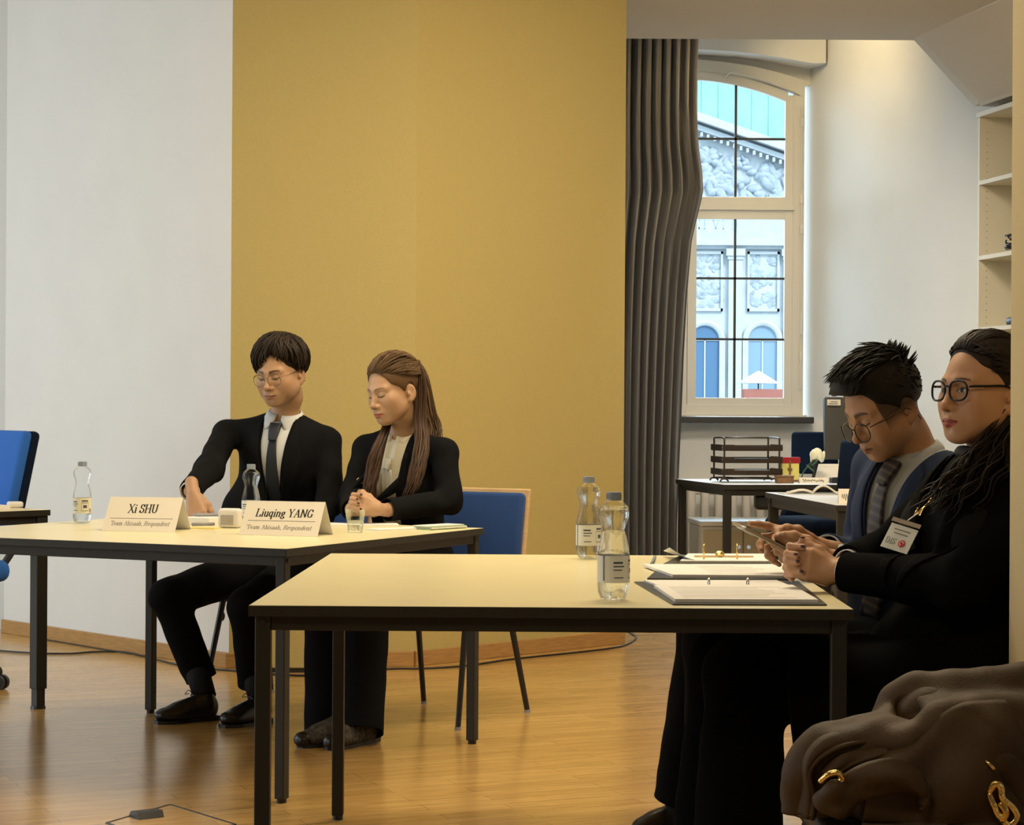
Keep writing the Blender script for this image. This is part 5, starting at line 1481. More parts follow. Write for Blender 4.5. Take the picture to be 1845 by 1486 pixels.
def make_glasses(fr, parent, m, rx, rz, cx=0.034, y=0.099, z=-0.006, r=0.0011, square=2.0, temple_m=None, lens=True, tilt=0.0, label=None):
    """rims, bridge, temples; lenses are a sub-part"""
    def rim(s):
        pts = []
        for i in range(41):
            a = 2 * PI * i / 40; c_, s_ = math.cos(a), math.sin(a)
            px = rx * math.copysign(abs(c_) ** (2 / square), c_); pz = rz * math.copysign(abs(s_) ** (2 / square), s_)
            X = s * cx + px; pts.append(fr.p(X, y - 0.55 * max(0, abs(X) - 0.02) ** 1.6 * 6 * 0.35 + tilt * pz, z + pz))
        return pts
    b = MB()
    for s in (-1, 1): b.tube(rim(s), r, 8)
    b.tube(catmull([fr.p(-(cx - rx), y, z + rz * 0.35), fr.p(0, y + 0.003, z + rz * 0.50), fr.p(cx - rx, y, z + rz * 0.35)], 5), r, 8)
    o = b.build('glasses', m, parent, smooth=True, label=label)
    for s in (-1, 1):
        t = MB(); x0 = cx + rx
        t.tube(catmull([fr.p(s * x0, y - 0.012, z + rz * 0.45), fr.p(s * 0.073, 0.055, z + rz * 0.42 + 0.002), fr.p(s * 0.0795, -0.005, z + 0.012), fr.p(s * 0.0800, -0.030, z - 0.012), fr.p(s * 0.077, -0.040, z - 0.035)], 5), r * 1.1, 8)
        t.build('temple', temple_m or m, o, smooth=True)
        if lens:
            l = MB(); P = rim(s)[:-1]; c = sum(P, Vector()) / len(P); cv = l.bm.verts.new(c + fr.D * 0.0012); vs = [l.bm.verts.new(p) for p in P]
            for i in range(len(vs)): l.bm.faces.new((cv, vs[i], vs[(i + 1) % len(vs)]))
            l.build('lens', M['lens'], o, smooth=True)
    return o

# ------------------------------------------------------------------ hands
def hand(S, wrist, d, back, curls, s=1.0, left=False, spread=(8, 2, -3, -9), thumb=None, k=0.007, k2=0.010):
    """d: towards the fingers, back: out of the back of the hand. curls: three bends (degrees) for index..little. Returns fingertips"""
    d = Vector(d).normalized(); bk = Vector(back); bk = (bk - d * bk.dot(d)).normalized()
    z = d.cross(bk) if left else bk.cross(d)          # towards the thumb
    P = lambda x, y, zz: Vector(wrist) + (d * x + bk * y + z * zz) * s
    base = [(0.088, 0.002, 0.029), (0.092, 0.004, 0.009), (0.087, 0.002, -0.011), (0.079, -0.002, -0.029)]
    lens = [(0.043, 0.025, 0.021), (0.047, 0.029, 0.022), (0.043, 0.027, 0.021), (0.034, 0.020, 0.019)]
    rad = [(0.0100, 0.0090, 0.0083, 0.0072), (0.0104, 0.0092, 0.0084, 0.0073), (0.0098, 0.0087, 0.0080, 0.0069), (0.0088, 0.0077, 0.0070, 0.0061)]
    tips = []
    S.chain([P(-0.06, 0, 0), P(-0.01, 0, 0), P(0.02, 0, 0)], [0.026 * s, 0.024 * s, 0.021 * s], k=0.012)
    for i in range(4):
        b = base[i]
        S.cap(P(0.012, 0, b[2] * 0.55), P(*b), 0.0155 * s, 0.0115 * s, k=0.014)
        S.cap(P(0.030, -0.008, b[2] * 0.7), P(b[0] - 0.015, -0.007, b[2] * 0.95), 0.012 * s, 0.010 * s, k=0.012)
        ang = 0.0; sp = math.radians(spread[i]); p = P(*b); pts = [p]
        f0 = (d * math.cos(sp) + z * math.sin(sp)).normalized()
        for j in range(3):
            ang += math.radians(curls[i][j])
            dirv = f0 * math.cos(ang) - bk * math.sin(ang)
            p = p + dirv * lens[i][j] * s; pts.append(p)
        S.chain(pts, [r * s for r in rad[i]], k=k)
        tips.append((pts[-1], dirv, f0 * math.sin(ang) + bk * math.cos(ang), rad[i][3] * s))
    th = thumb or [(0.018, -0.006, 0.026), (0.052, -0.016, 0.050), (0.080, -0.022, 0.060), (0.104, -0.026, 0.060)]
    pts = [P(*q) for q in th]
    S.chain(pts, [0.0155 * s, 0.0120 * s, 0.0105 * s, 0.0080 * s], k=k2)
    dv = (pts[-1] - pts[-2]).normalized(); tips.append((pts[-1], dv, (bk * 0.7 + z * 0.5).normalized(), 0.008 * s))
    return tips

def nails(tips, m, parent, sc=1.0, label=None):
    for (p, d, up, r) in tips:
        up = (up - d * up.dot(d)).normalized(); side = d.cross(up)
        R = Matrix((side, d, up)).transposed()
        b = MB(); b.ball(p + up * r * 0.72 + d * r * 0.15, (r * 0.68 * sc, r * 0.95 * sc, r * 0.40), 12, R)
        b.build('nail', m, parent, smooth=True, label=label)

def clasp(C, ua, ub, uc, s=1.0, wa=None, wb=None):
    """two hands with interlaced fingers. ua towards the fingertips, ub up, uc towards the viewer. Returns solid and nail spots"""
    S = Solid(); P = lambda a, b, c: Vector(C) + (ua * a + ub * b + uc * c) * s
    bi = [0.029, 0.011, -0.007, -0.023]; L = [1.0, 1.06, 1.0, 0.84]; tips = []
    wa = wa or P(-0.080, -0.006, 0.020); wb = wb or P(-0.080, -0.002, -0.024)
    for (w, sc) in ((wa, 1), (wb, -1)):
        S.chain([w, P(-0.052, -0.002, 0.018 * sc)], [0.027 * s, 0.024 * s], k=0.014)
    for i in range(4):
        b, l = bi[i], L[i]
        S.cap(P(-0.055, b * 0.55, 0.017), P(-0.004, b, 0.023), 0.0155 * s, 0.0125 * s, k=0.013)
        S.cap(P(-0.040, b * 0.7, 0.008), P(-0.010, b, 0.010), 0.013 * s, 0.011 * s, k=0.012)
        q = [P(-0.004, b, 0.023), P(0.032 * l, b + 0.002, 0.016), P(0.043 * l, b + 0.001, -0.010), P(0.028 * l, b - 0.001, -0.030)]
        S.chain(q, [0.0108 * s, 0.0095 * s, 0.0086 * s, 0.0074 * s], k=0.005)
        b2 = b + 0.0095
        S.cap(P(-0.055, b2 * 0.55, -0.020), P(-0.002, b2, -0.024), 0.0150 * s, 0.0122 * s, k=0.013)
        q = [P(-0.002, b2, -0.024), P(0.036 * l, b2 + 0.001, -0.012), P(0.046 * l, b2 - 0.001, 0.015), P((0.019, 0.031, 0.024, 0.012)[i], b2 - (0.002, 0.005, 0.003, 0.008)[i], 0.0365)]
        S.chain(q, [0.0104 * s, 0.0092 * s, 0.0084 * s, 0.0072 * s], k=0.005)
        dv = (q[3] - q[2]).normalized(); tips.append((q[3], dv, (uc * 0.9 + ua * 0.5).normalized(), 0.0072 * s))
    th1 = [P(-0.052, 0.018, 0.014), P(-0.022, 0.044, 0.010), P(0.006, 0.049, 0.008), P(0.028, 0.045, 0.006)]
    th2 = [P(-0.050, 0.020, -0.014), P(-0.020, 0.050, -0.012), P(0.004, 0.060, -0.004), P(0.020, 0.059, 0.010)]
    for th in (th1, th2): S.chain(th, [0.0150 * s, 0.0122 * s, 0.0105 * s, 0.0080 * s], k=0.008)
    tips.append((th1[3], (th1[3] - th1[2]).normalized(), (uc * 0.6 + ub * 0.8).normalized(), 0.008 * s))
    tips.append((th2[3], (th2[3] - th2[2]).normalized(), (ub * 0.9 + uc * 0.3).normalized(), 0.008 * s))
    return S, tips

# ------------------------------------------------------------------ clothes
def torso_solid(fr, H, sh, hw=0.165, cd=0.112, grow=0.0, bust=0.0, waist=0.145):
    """trunk between the pelvis (frame origin) and the neck at height H; sh: shoulder points"""
    R = [fr.L, fr.D, fr.U]; g = grow
    S = Solid()
    S.ell(fr.p(0, 0.00, 0.02), (0.165 + g, 0.125 + g, 0.13), R, k=0.06)
    S.ell(fr.p(0, 0.0, H * 0.40), (waist + g, 0.105 + g, 0.20), R, k=0.08)
    S.ell(fr.p(0, 0.0, H * 0.72), (hw + g, cd + g, 0.17), R, k=0.08)
    S.ell(fr.p(0, 0.03, H * 0.72), (hw * 0.8 + g, cd * 0.85 + g, 0.13), R, k=0.06)
    if bust:
        for s in (-1, 1): S.ell(fr.p(s * 0.075, 0.075, H * 0.66), (0.062 + g, 0.05 + bust + g, 0.065), R, k=0.05)
    for p in sh:
        S.cap(fr.p(0, -0.012, H - 0.040), p, 0.040 + g, 0.036 + g, k=0.05)
    return S

def jacket(name, fr, H, sh, el, wr, m, parent, V=None, hw=0.165, cd=0.112, bust=0.0, waist=0.15, g=0.012, vox=0.0065, arm=(0.052, 0.050, 0.050, 0.040), wrk=0.0055, hem=-0.10, neck_r=0.070, seed=0.0, hemflare=None, extra=None):
    S = torso_solid(fr, H, sh, hw, cd, g, bust, waist)
    if hemflare: hemflare(S)
    for p, e, w in zip(sh, el, wr):
        S.cap(p, e, arm[0], arm[1], k=0.022)
        S.cap(e, w + (w - e).normalized() * 0.03, arm[2], arm[3], k=0.025)
    if extra: extra(S)
    Vv, F = S.mesh(vox); Vv = relax(Vv, F, 2, 0.5)
    N = normals(Vv, F)
    # folds: stronger around the bent elbows and armpits
    amp = np.full(len(Vv), 0.35)
    for e in list(el): amp += 1.3 * np.exp(-(((Vv - np.array(e)) ** 2).sum(axis=1)) / 0.10 ** 2)
    for p in list(sh): amp += 0.6 * np.exp(-(((Vv - np.array(p) + np.array(fr.U) * 0.08) ** 2).sum(axis=1)) / 0.08 ** 2)
    Vv = Vv + N * ((fold_noise(Vv, 0.8, seed) * 0.7 + fold_noise(Vv, 1.5, seed + 1) * 0.35) * amp * wrk)[:, None]
    o = mesh_obj(name, Vv, F, m, parent)
    # cuffs
    for e, w in zip(el, wr):
        d = (w - e).normalized()
        oth = [(e2, w2) for e2, w2 in zip(el, wr) if w2 is not w]
        def near(c, a, b_):
            ab = b_ - a; t = max(0.0, min(1.35, (c - a).dot(ab) / ab.length_squared)); return (c - a - ab * t).length
        cut(o, w, d, lambda c: not ((c - w).dot(d) > 0 and (c - w).length < 0.085 and all(near(c, e, w) <= near(c, a, b_) for a, b_ in oth)))
    # neck hole
    cut(o, fr.p(0, 0, H - 0.02), fr.U, lambda c: not (fr.local(c).z > H - 0.06 and Vector((fr.local(c).x, fr.local(c).y + 0.012, 0)).length < neck_r))
    if V:
        (xa, za), (xn, zn) = V
        pl = []
        for s in (-1, 1):
            a = fr.p(s * xa, 0, za); b = fr.p(s * xn, 0, zn); n = (b - a).cross(fr.D).normalized(); pl.append((a, n))
        pl.append((fr.p(0, 0.0, 0), fr.D))
        def keep(c):
            q = fr.local(c)
            if q.y < 0.0 or q.y > 0.165: return True
            t = (q.z - za) / (zn - za)
            return not (t > 0 and abs(q.x) < xa + (xn - xa) * t)
        cut(o, pl, None, keep)
    md = o.modifiers.new('thickness', 'SOLIDIFY'); md.thickness = 0.005; md.offset = -1
    return o

def leg_solid(S, hip, knee, ankle, r=(0.088, 0.068, 0.064, 0.050), k=0.03):
    S.cap(hip, knee, r[0], r[1], k=k); S.cap(knee, ankle, r[2], r[3], k=k)

def trousers(name, hips, knees, ankles, m, parent, fr=None, r=(0.088, 0.068, 0.066, 0.052), vox=0.007, wrk=0.003, seed=1.0, flare=None):
    S = Solid()
    c = (Vector(hips[0]) + Vector(hips[1])) / 2
    if fr: S.ell(c + Vector((0, 0, 0.01)), (0.165, 0.125, 0.12), [fr.L, fr.D, fr.U], k=0.05)
    for h, kn, an in zip(hips, knees, ankles):
        d = (an - kn).normalized()
        S.cap(h, kn, r[0], r[1], k=0.035)
        if flare: S.cap(kn, an + d * 0.04, r[2], flare, k=0.03)
        else: S.cap(kn, an + d * 0.04, r[2], r[3], k=0.03)
    V, F = S.mesh(vox); V = relax(V, F, 2, 0.5); N = normals(V, F)
    amp = np.full(len(V), 0.4)
    for q in knees: amp += 1.2 * np.exp(-(((V - np.array(q)) ** 2).sum(axis=1)) / 0.10 ** 2)
    for q in ankles: amp += 1.2 * np.exp(-(((V - np.array(q)) ** 2).sum(axis=1)) / 0.09 ** 2)
    V = V + N * (fold_noise(V, 0.9, seed) * amp * wrk)[:, None]
    o = mesh_obj(name, V, F, m, parent, 0.0)
    for kn, an in zip(knees, ankles):
        d = (an - kn).normalized()
        cut(o, an, d, lambda c: not ((c - an).dot(d) > 0 and (c - an).length < 0.13))
    md = o.modifiers.new('thickness', 'SOLIDIFY'); md.thickness = 0.004; md.offset = -1
    return o

def shoe(heel, toe, parent, m, ankle, w=0.046, name='shoe', sole_m=None, laces=True, top=0.085):
    heel, toe = Vector((heel[0], heel[1], 0)), Vector((toe[0], toe[1], 0)); d = (toe - heel).normalized(); n = Vector((-d.y, d.x, 0)); Ln = (toe - heel).length
    P = lambda x, y, z: heel + d * (x * Ln) + n * y + Vector((0, 0, z))
    R = [d, n, (0, 0, 1)]
    S = Solid()
    S.ell(P(0.17, 0, 0.045), (Ln * 0.17, w * 0.74, 0.048), R, k=0.02); S.ell(P(0.45, 0, 0.036), (Ln * 0.28, w * 0.86, 0.042), R, k=0.03)
    S.ell(P(0.73, 0, 0.030), (Ln * 0.26, w, 0.030), R, k=0.03)
    S.cap(P(0.18, 0, 0.06), P(0.20, 0, top), w * 0.72, w * 0.68, k=0.025)
    S.cap(P(0.30, 0, 0.075), P(0.62, 0, 0.048), w * 0.45, w * 0.45, k=0.03)
    S.ell(P(0.5, 0, -0.092), (Ln, 0.2, 0.1), R, k=0.004, op='s')
    V, F = S.mesh(0.0045); V = relax(V, F, 1); o = mesh_obj(name, V, F, m, parent)
    b = MB(); pts = []
    outline = [(0.0, 0.45), (0.02, 0.62), (0.15, 0.74), (0.40, 0.70), (0.68, 0.98), (0.85, 0.90), (0.97, 0.50), (1.0, 0.0)]
    poly = [(x, y * w) for x, y in outline] + [(x, -y * w) for x, y in outline[::-1][1:]]
    b.prism([P(x, y * 1.04, 0) for x, y in poly], 0.0, 0.012); b.prism([P(x * 0.29, y * 1.0, 0) for x, y in [(0, w * .5), (0.5, w * .72), (1, w * .7), (1, -w * .7), (0.5, -w * .72), (0, -w * .5)]], 0.0, 0.018)
    b.build('sole', sole_m or M['black_plastic'], o)
    if laces:
        b = MB()
        for i in range(4):
            x = 0.40 + 0.055 * i; zz = 0.098 - 0.013 * i
            b.tube([P(x, -0.018, zz - 0.004), P(x + 0.01, 0, zz + 0.002), P(x, 0.018, zz - 0.004)], 0.0022, 6)
        for s in (-1, 1): b.tube(catmull([P(0.40, 0, 0.101), P(0.43, s * 0.018, 0.112), P(0.47, s * 0.030, 0.098), P(0.43, s * 0.014, 0.100)], 5), 0.0016, 6)
        b.build('laces', m, o)
    return o

# ------------------------------------------------------------------ hair helpers
def slerp_dir(a, b, t):
    a = Vector(a).normalized(); b = Vector(b).normalized()
    w = math.acos(max(-1, min(1, a.dot(b))))
    if w < 1e-4: return a
    return (a * math.sin((1 - t) * w) + b * math.sin(t * w)) / math.sin(w)
def jit(c, rnd, v=0.25):
    k = 1 + rnd.uniform(-v, v); return [max(0, x * k) for x in c]

def collar_leaves(name, fr, H, top, m, parent, r=0.060, h=0.05, th=0.003, point=1.0):
    """two turned-down collar leaves hung from the top of the neck band"""
    base = fr.p(0, -0.006, H - 0.030); d = (top - base).normalized(); c = base + d * h
    D = (fr.D - d * fr.D.dot(d)).normalized(); L = (fr.L - d * fr.L.dot(d)).normalized(); L = L if L.dot(fr.L) > 0 else -L
    ang = [150, 118, 88, 62, 44, 31, 20, 9]; Ln = [.026, .028, .032, .042, .055, .063, .046, .014]; out = [.010, .011, .013, .019, .028, .036, .030, .012]
    for s in (-1, 1):
        rows = []
        for a, l, o_ in zip(ang, Ln, out):
            a = math.radians(a); rad = D * math.cos(a) + L * (s * math.sin(a)); p = c + rad * (r * 1.06); l *= point
            rows.append([p + rad * (o_ * t ** 0.8 + 0.004 * math.sin(PI * t)) - d * (l * t) for t in (0, .25, .5, .75, 1)])
        b = MB(); b.grid(rows); b.build(name, m, parent, smooth=True, solid=th, soff=0)

# ================================================================== PEOPLE
def scalp_pt(fr, d, lift=0.0, c=(0, -0.018, 0.037), R=(0.0785, 0.0990, 0.0885)):
    d = Vector(d).normalized()
    return fr.p(c[0] + d.x * (R[0] + lift), c[1] + d.y * (R[1] + lift), c[2] + d.z * (R[2] + lift))

def hair_cap(acc, fr, col, front=0.055, side=0.0, thick=0.006, back=-0.07, vox=0.003, sideburn=0.02, extra=None, shrink=1.0):
    """shell over the skull ending at a hairline"""
    S = Solid()
    S.ell((0, -0.018, 0.037), (0.0765 + thick, 0.097 + thick, 0.0870 + thick), k=0.01)
    if extra: extra(S)
    S.ell((0, 0.100, front - 0.085), (0.078, 0.092, 0.085), k=0.012, op='s')            # the face
    S.ell((0, 0.045, side - 0.075), (0.12, 0.050, 0.075), k=0.015, op='s')               # below the temples
    S.ell((0, -0.020, back - 0.06), (0.13, 0.16, 0.075), k=0.015, op='s')                # nape
    for s in (-1, 1): S.ell((s * 0.085, -0.022, -0.016), (0.020, 0.024, 0.034), k=0.006, op='s')
    V, F = S.mesh(vox); V = relax(V, F, 1)
    acc.add(fr.world(V), F[:, ::-1], col)

def build_head(acc, fr, neck, vox, kw_s, kw_c):
    S = head_solid(fr, neck, **kw_s)
    V, F = S.mesh(vox); V = relax(V, F, 1, 0.4)
    C = head_colors(V, **kw_c)
    acc.add(fr.world(V), F[:, ::-1], C)

def inner_body(acc, fr, H, sh, el, wr, hips, knees, ankles, skin, hw=0.15):
    S = torso_solid(fr, H, sh, hw, 0.098, -0.010)
    for p, e, w in zip(sh, el, wr): S.cap(p, e, 0.046, 0.038, k=0.03); S.cap(e, w, 0.037, 0.027, k=0.02)
    for h, k_, a in zip(hips, knees, ankles): S.cap(h, k_, 0.070, 0.052, k=0.03); S.cap(k_, a + (k_ - a) * 0.16, 0.050, 0.036, k=0.03)
    V, F = S.mesh(0.011); V = relax(V, F, 1); acc.add(V, F, skin)

def collar_band(name, fr_t, H, neck_top, m, parent, r=0.060, h=0.05):
    d = (neck_top - fr_t.p(0, 0, H - 0.02)).normalized(); a, b, _ = frame_from(d)
    base = fr_t.p(0, -0.006, H - 0.030); rows = []
    for j in range(5):
        t = j / 4; rows.append([base + d * (h * t) + (a * math.cos(2 * PI * k / 36) + b * math.sin(2 * PI * k / 36)) * (r * (1.12 - 0.10 * t)) for k in range(37)])
    mb = MB(); mb.grid(rows); return mb.build(name, m, parent, smooth=True, solid=0.003)

def leaf(name, pts, nrm, m, parent, th=0.003, bulge=0.0):
    """collar leaf: 4 corners, slightly bowed sheet"""
    a, b, c, d = [Vector(p) for p in pts]; rows = []
    for i in range(7):
        s = i / 6; l = a.lerp(d, s); r = b.lerp(c, s)
        rows.append([l.lerp(r, j / 6) + nrm * bulge * math.sin(PI * j / 6) for j in range(7)])
    mb = MB(); mb.grid(rows); return mb.build(name, m, parent, smooth=True, solid=th)

# ------------------------------------------------------------------ 1. man in the navy tie
def man_left():
    root = thing('person', 'seated man in a black suit, white shirt and navy tie reaching over the table', 'person', (-0.87, 8.12, 0))
    skin = (0.43, 0.250, 0.140)
    fr = head_frame(W(505, 671, 7.95), 27, 13, 2)
    N = W(511, 752, 8.02); PV = Vector((-0.855, 8.15, 0.555))
    tf = torso_frame(PV, N, 15); H = (N - PV).length
    SR, SL = W(408, 781, 8.09), W(590, 794, 7.99)          # his right is on the left of the photo
    ER, WR = W(378, 842, 7.84), W(343, 884, 7.62)
    EL, WL_ = W(596, 905, 7.90), W(540, 968, 7.72)
    WL_.z = 0.640; EL = Vector((EL.x, EL.y, EL.z))
    hips = [Vector((-0.95, 8.10, 0.55)), Vector((-0.78, 8.05, 0.55))]
    knees = [W(304, 1076, 7.80), W(447, 1092, 7.66)]
    ankles = [W(362, 1222, 7.84), W(458, 1232, 7.76)]
    acc = Acc()
    def hairshade(V, mix): mix((V[:, 2] > 0.075) | ((V[:, 1] < 0.0) & (V[:, 2] > -0.02)), (0.03, 0.02, 0.015), 0.0)
    build_head(acc, fr, N, 0.0022, dict(jaw=1.04, nose=0.9), dict(skin=skin, lip=(0.34, 0.155, 0.105), brow=(0.05, 0.03, 0.02), eyes='down', brow_w=1.0, stubble=(0.33, 0.20, 0.13), blush=(0.56, 0.27, 0.16)))
    S = Solid()
    d = Vector((0.22, -0.50, -0.80))
    tips = hand(S, W(349, 893, 7.58), d, Vector((-0.25, -0.62, 0.55)), [(18, 22, 14), (24, 26, 16), (30, 30, 18), (34, 34, 20)], 0.92, left=False, thumb=[(0.018, -0.006, 0.026), (0.050, -0.018, 0.045), (0.078, -0.026, 0.050), (0.100, -0.030, 0.046)])
    V, F = S.mesh(0.0022); V = relax(V, F, 1); acc.add(V, F, skin)
    S = Solid(); hand(S, WL_ + (WL_ - EL).normalized() * 0.02, Vector((-0.5, -0.35, 0.10)), Vector((-0.1, -0.1, 1)), [(15, 20, 15)] * 4, 0.95, left=True)
    V, F = S.mesh(0.003); acc.add(V, F, skin)
    inner_body(acc, tf, H, [SL, SR], [EL, ER], [WL_, WR], hips, knees, ankles, skin)
    acc.build('body', M['skin'], root)
    # clothes
    sv = torso_solid(tf, H, [SL, SR], 0.162, 0.108, 0.002); V, F = sv.mesh(0.008); V = relax(V, F, 2)
    shirt = mesh_obj('shirt', V, F, M['shirt_white'], root)
    jk = jacket('jacket', tf, H, [SL, SR], [EL, ER], [WL_, WR], M['suit_black'], root, V=((0.006, H - 0.40), (0.062, H + 0.02)), hem=-0.1, seed=0.3, neck_r=0.064, extra=lambda S: S.ell(W(446, 935, 8.03), (0.105, 0.10, 0.14), k=0.08))
    bv_s, bv_j = bvh_of(shirt), bvh_of(jk)
    collar_band('collar', tf, H, fr.p(0, -0.03, -0.06), M['shirt_white'], root, 0.057, 0.055)
    D = tf.D
    collar_leaves('collar_leaf', tf, H, fr.p(0, -0.03, -0.06), M['shirt_white'], root, 0.057, 0.055)
    patch('lapel', strips([(-0.010, H - 0.40), (-0.034, H - 0.24), (-0.056, H - 0.08), (-0.064, H + 0.005)], [(-0.014, H - 0.40), (-0.098, H - 0.20), (-0.112, H - 0.135), (-0.085, H - 0.02)]), tf, bv_j, 0.004, M['suit_black'], root)
    patch('lapel', strips([(0.010, H - 0.40), (0.034, H - 0.24), (0.056, H - 0.08), (0.064, H + 0.005)], [(0.014, H - 0.40), (0.098, H - 0.20), (0.112, H - 0.135), (0.085, H - 0.02)]), tf, bv_j, 0.004, M['suit_black'], root)
    t = patch('tie', strips([(-0.014, H - 0.052), (-0.022, H - 0.17), (-0.034, H - 0.42)], [(0.014, H - 0.052), (0.024, H - 0.17), (0.036, H - 0.42)]), tf, bv_s, 0.012, M['tie_navy'], root, 0.005)
    patch('tie_knot', strips([(-0.022, H - 0.006), (-0.020, H - 0.028), (-0.014, H - 0.060)], [(0.022, H - 0.006), (0.020, H - 0.028), (0.014, H - 0.060)]), tf, bv_s, 0.019, M['tie_navy'], t, 0.012)
    for e, w in ((ER, WR),):
        d2 = (w - e).normalized(); b = MB(); b.tube([w - d2 * 0.02, w + d2 * 0.014], [0.036, 0.035], 20, caps=False); b.build('shirt_cuff', M['shirt_white'], root, smooth=True, solid=0.003)
    tr = trousers('trousers', hips, knees, ankles, M['suit_black'], root, tf, r=(0.088, 0.070, 0.068, 0.060), seed=2.0)
    for (kn_, an, heel, toe) in ((knees[0], ankles[0], onz(392, 1296, 0), onz(277, 1304, 0)), (knees[1], ankles[1], onz(486, 1301, 0), onz(397, 1311, 0))):
        hl = Vector((heel.x, heel.y, 0)); tp = Vector((toe.x, toe.y, 0)); a2 = hl.lerp(tp, 0.20) + Vector((0, 0, 0.085))
        b = MB(); b.tube([an + (kn_ - an).normalized() * 0.06, a2], [0.047, 0.042], 18); b.build('sock', M['sock'], root, smooth=True)
        shoe(hl, tp, root, M['leather_black'], a2, 0.045)
    # hair
    h = Acc(); rnd = random.Random(2); base = (0.022, 0.014, 0.009)
    hair_cap(h, fr, base, front=0.086, side=0.024, thick=0.006, back=-0.050)
    for i in range(430):
        a = rnd.uniform(0, 2 * PI); part = Vector((0.30 + rnd.gauss(0, 0.10), rnd.uniform(-0.5, 0.45), 1.0))
        x, y = math.sin(a), math.cos(a)
        if y > 0.25:
            xx = x - 0.22
            zend = 0.62 - 0.95 * min(1, abs(xx) ** 1.15) + rnd.gauss(0, 0.09)
        elif y > -0.1: zend = -0.30 + rnd.uniform(-.1, .1)
        else: zend = -0.75 + rnd.uniform(-.12, .12)
        end = Vector((x, y, zend)); lift = rnd.uniform(0.006, 0.021)
        pts = []
        for j in range(9):
            t = j / 8; d = slerp_dir(part, end, t)
            w = 0.015 * math.sin(PI * t)
            pts.append(scalp_pt(fr, d, lift + w * (1 if y > 0 else 0.5) - 0.008 * t ** 3))
        h.tube(pts, [0.0015 + 0.0040 * math.sin(PI * min(1, 0.15 + 0.85 * (j / 8))) ** 0.7 for j in range(9)], jit(base, rnd, 0.45), 5, 0.5)
    h.build('hair', M['hair'], root)
    make_glasses(fr, root, M['glasses_thin'], 0.0265, 0.0225, 0.0335, 0.0995, -0.010, 0.0009, 2.3)
man_left()

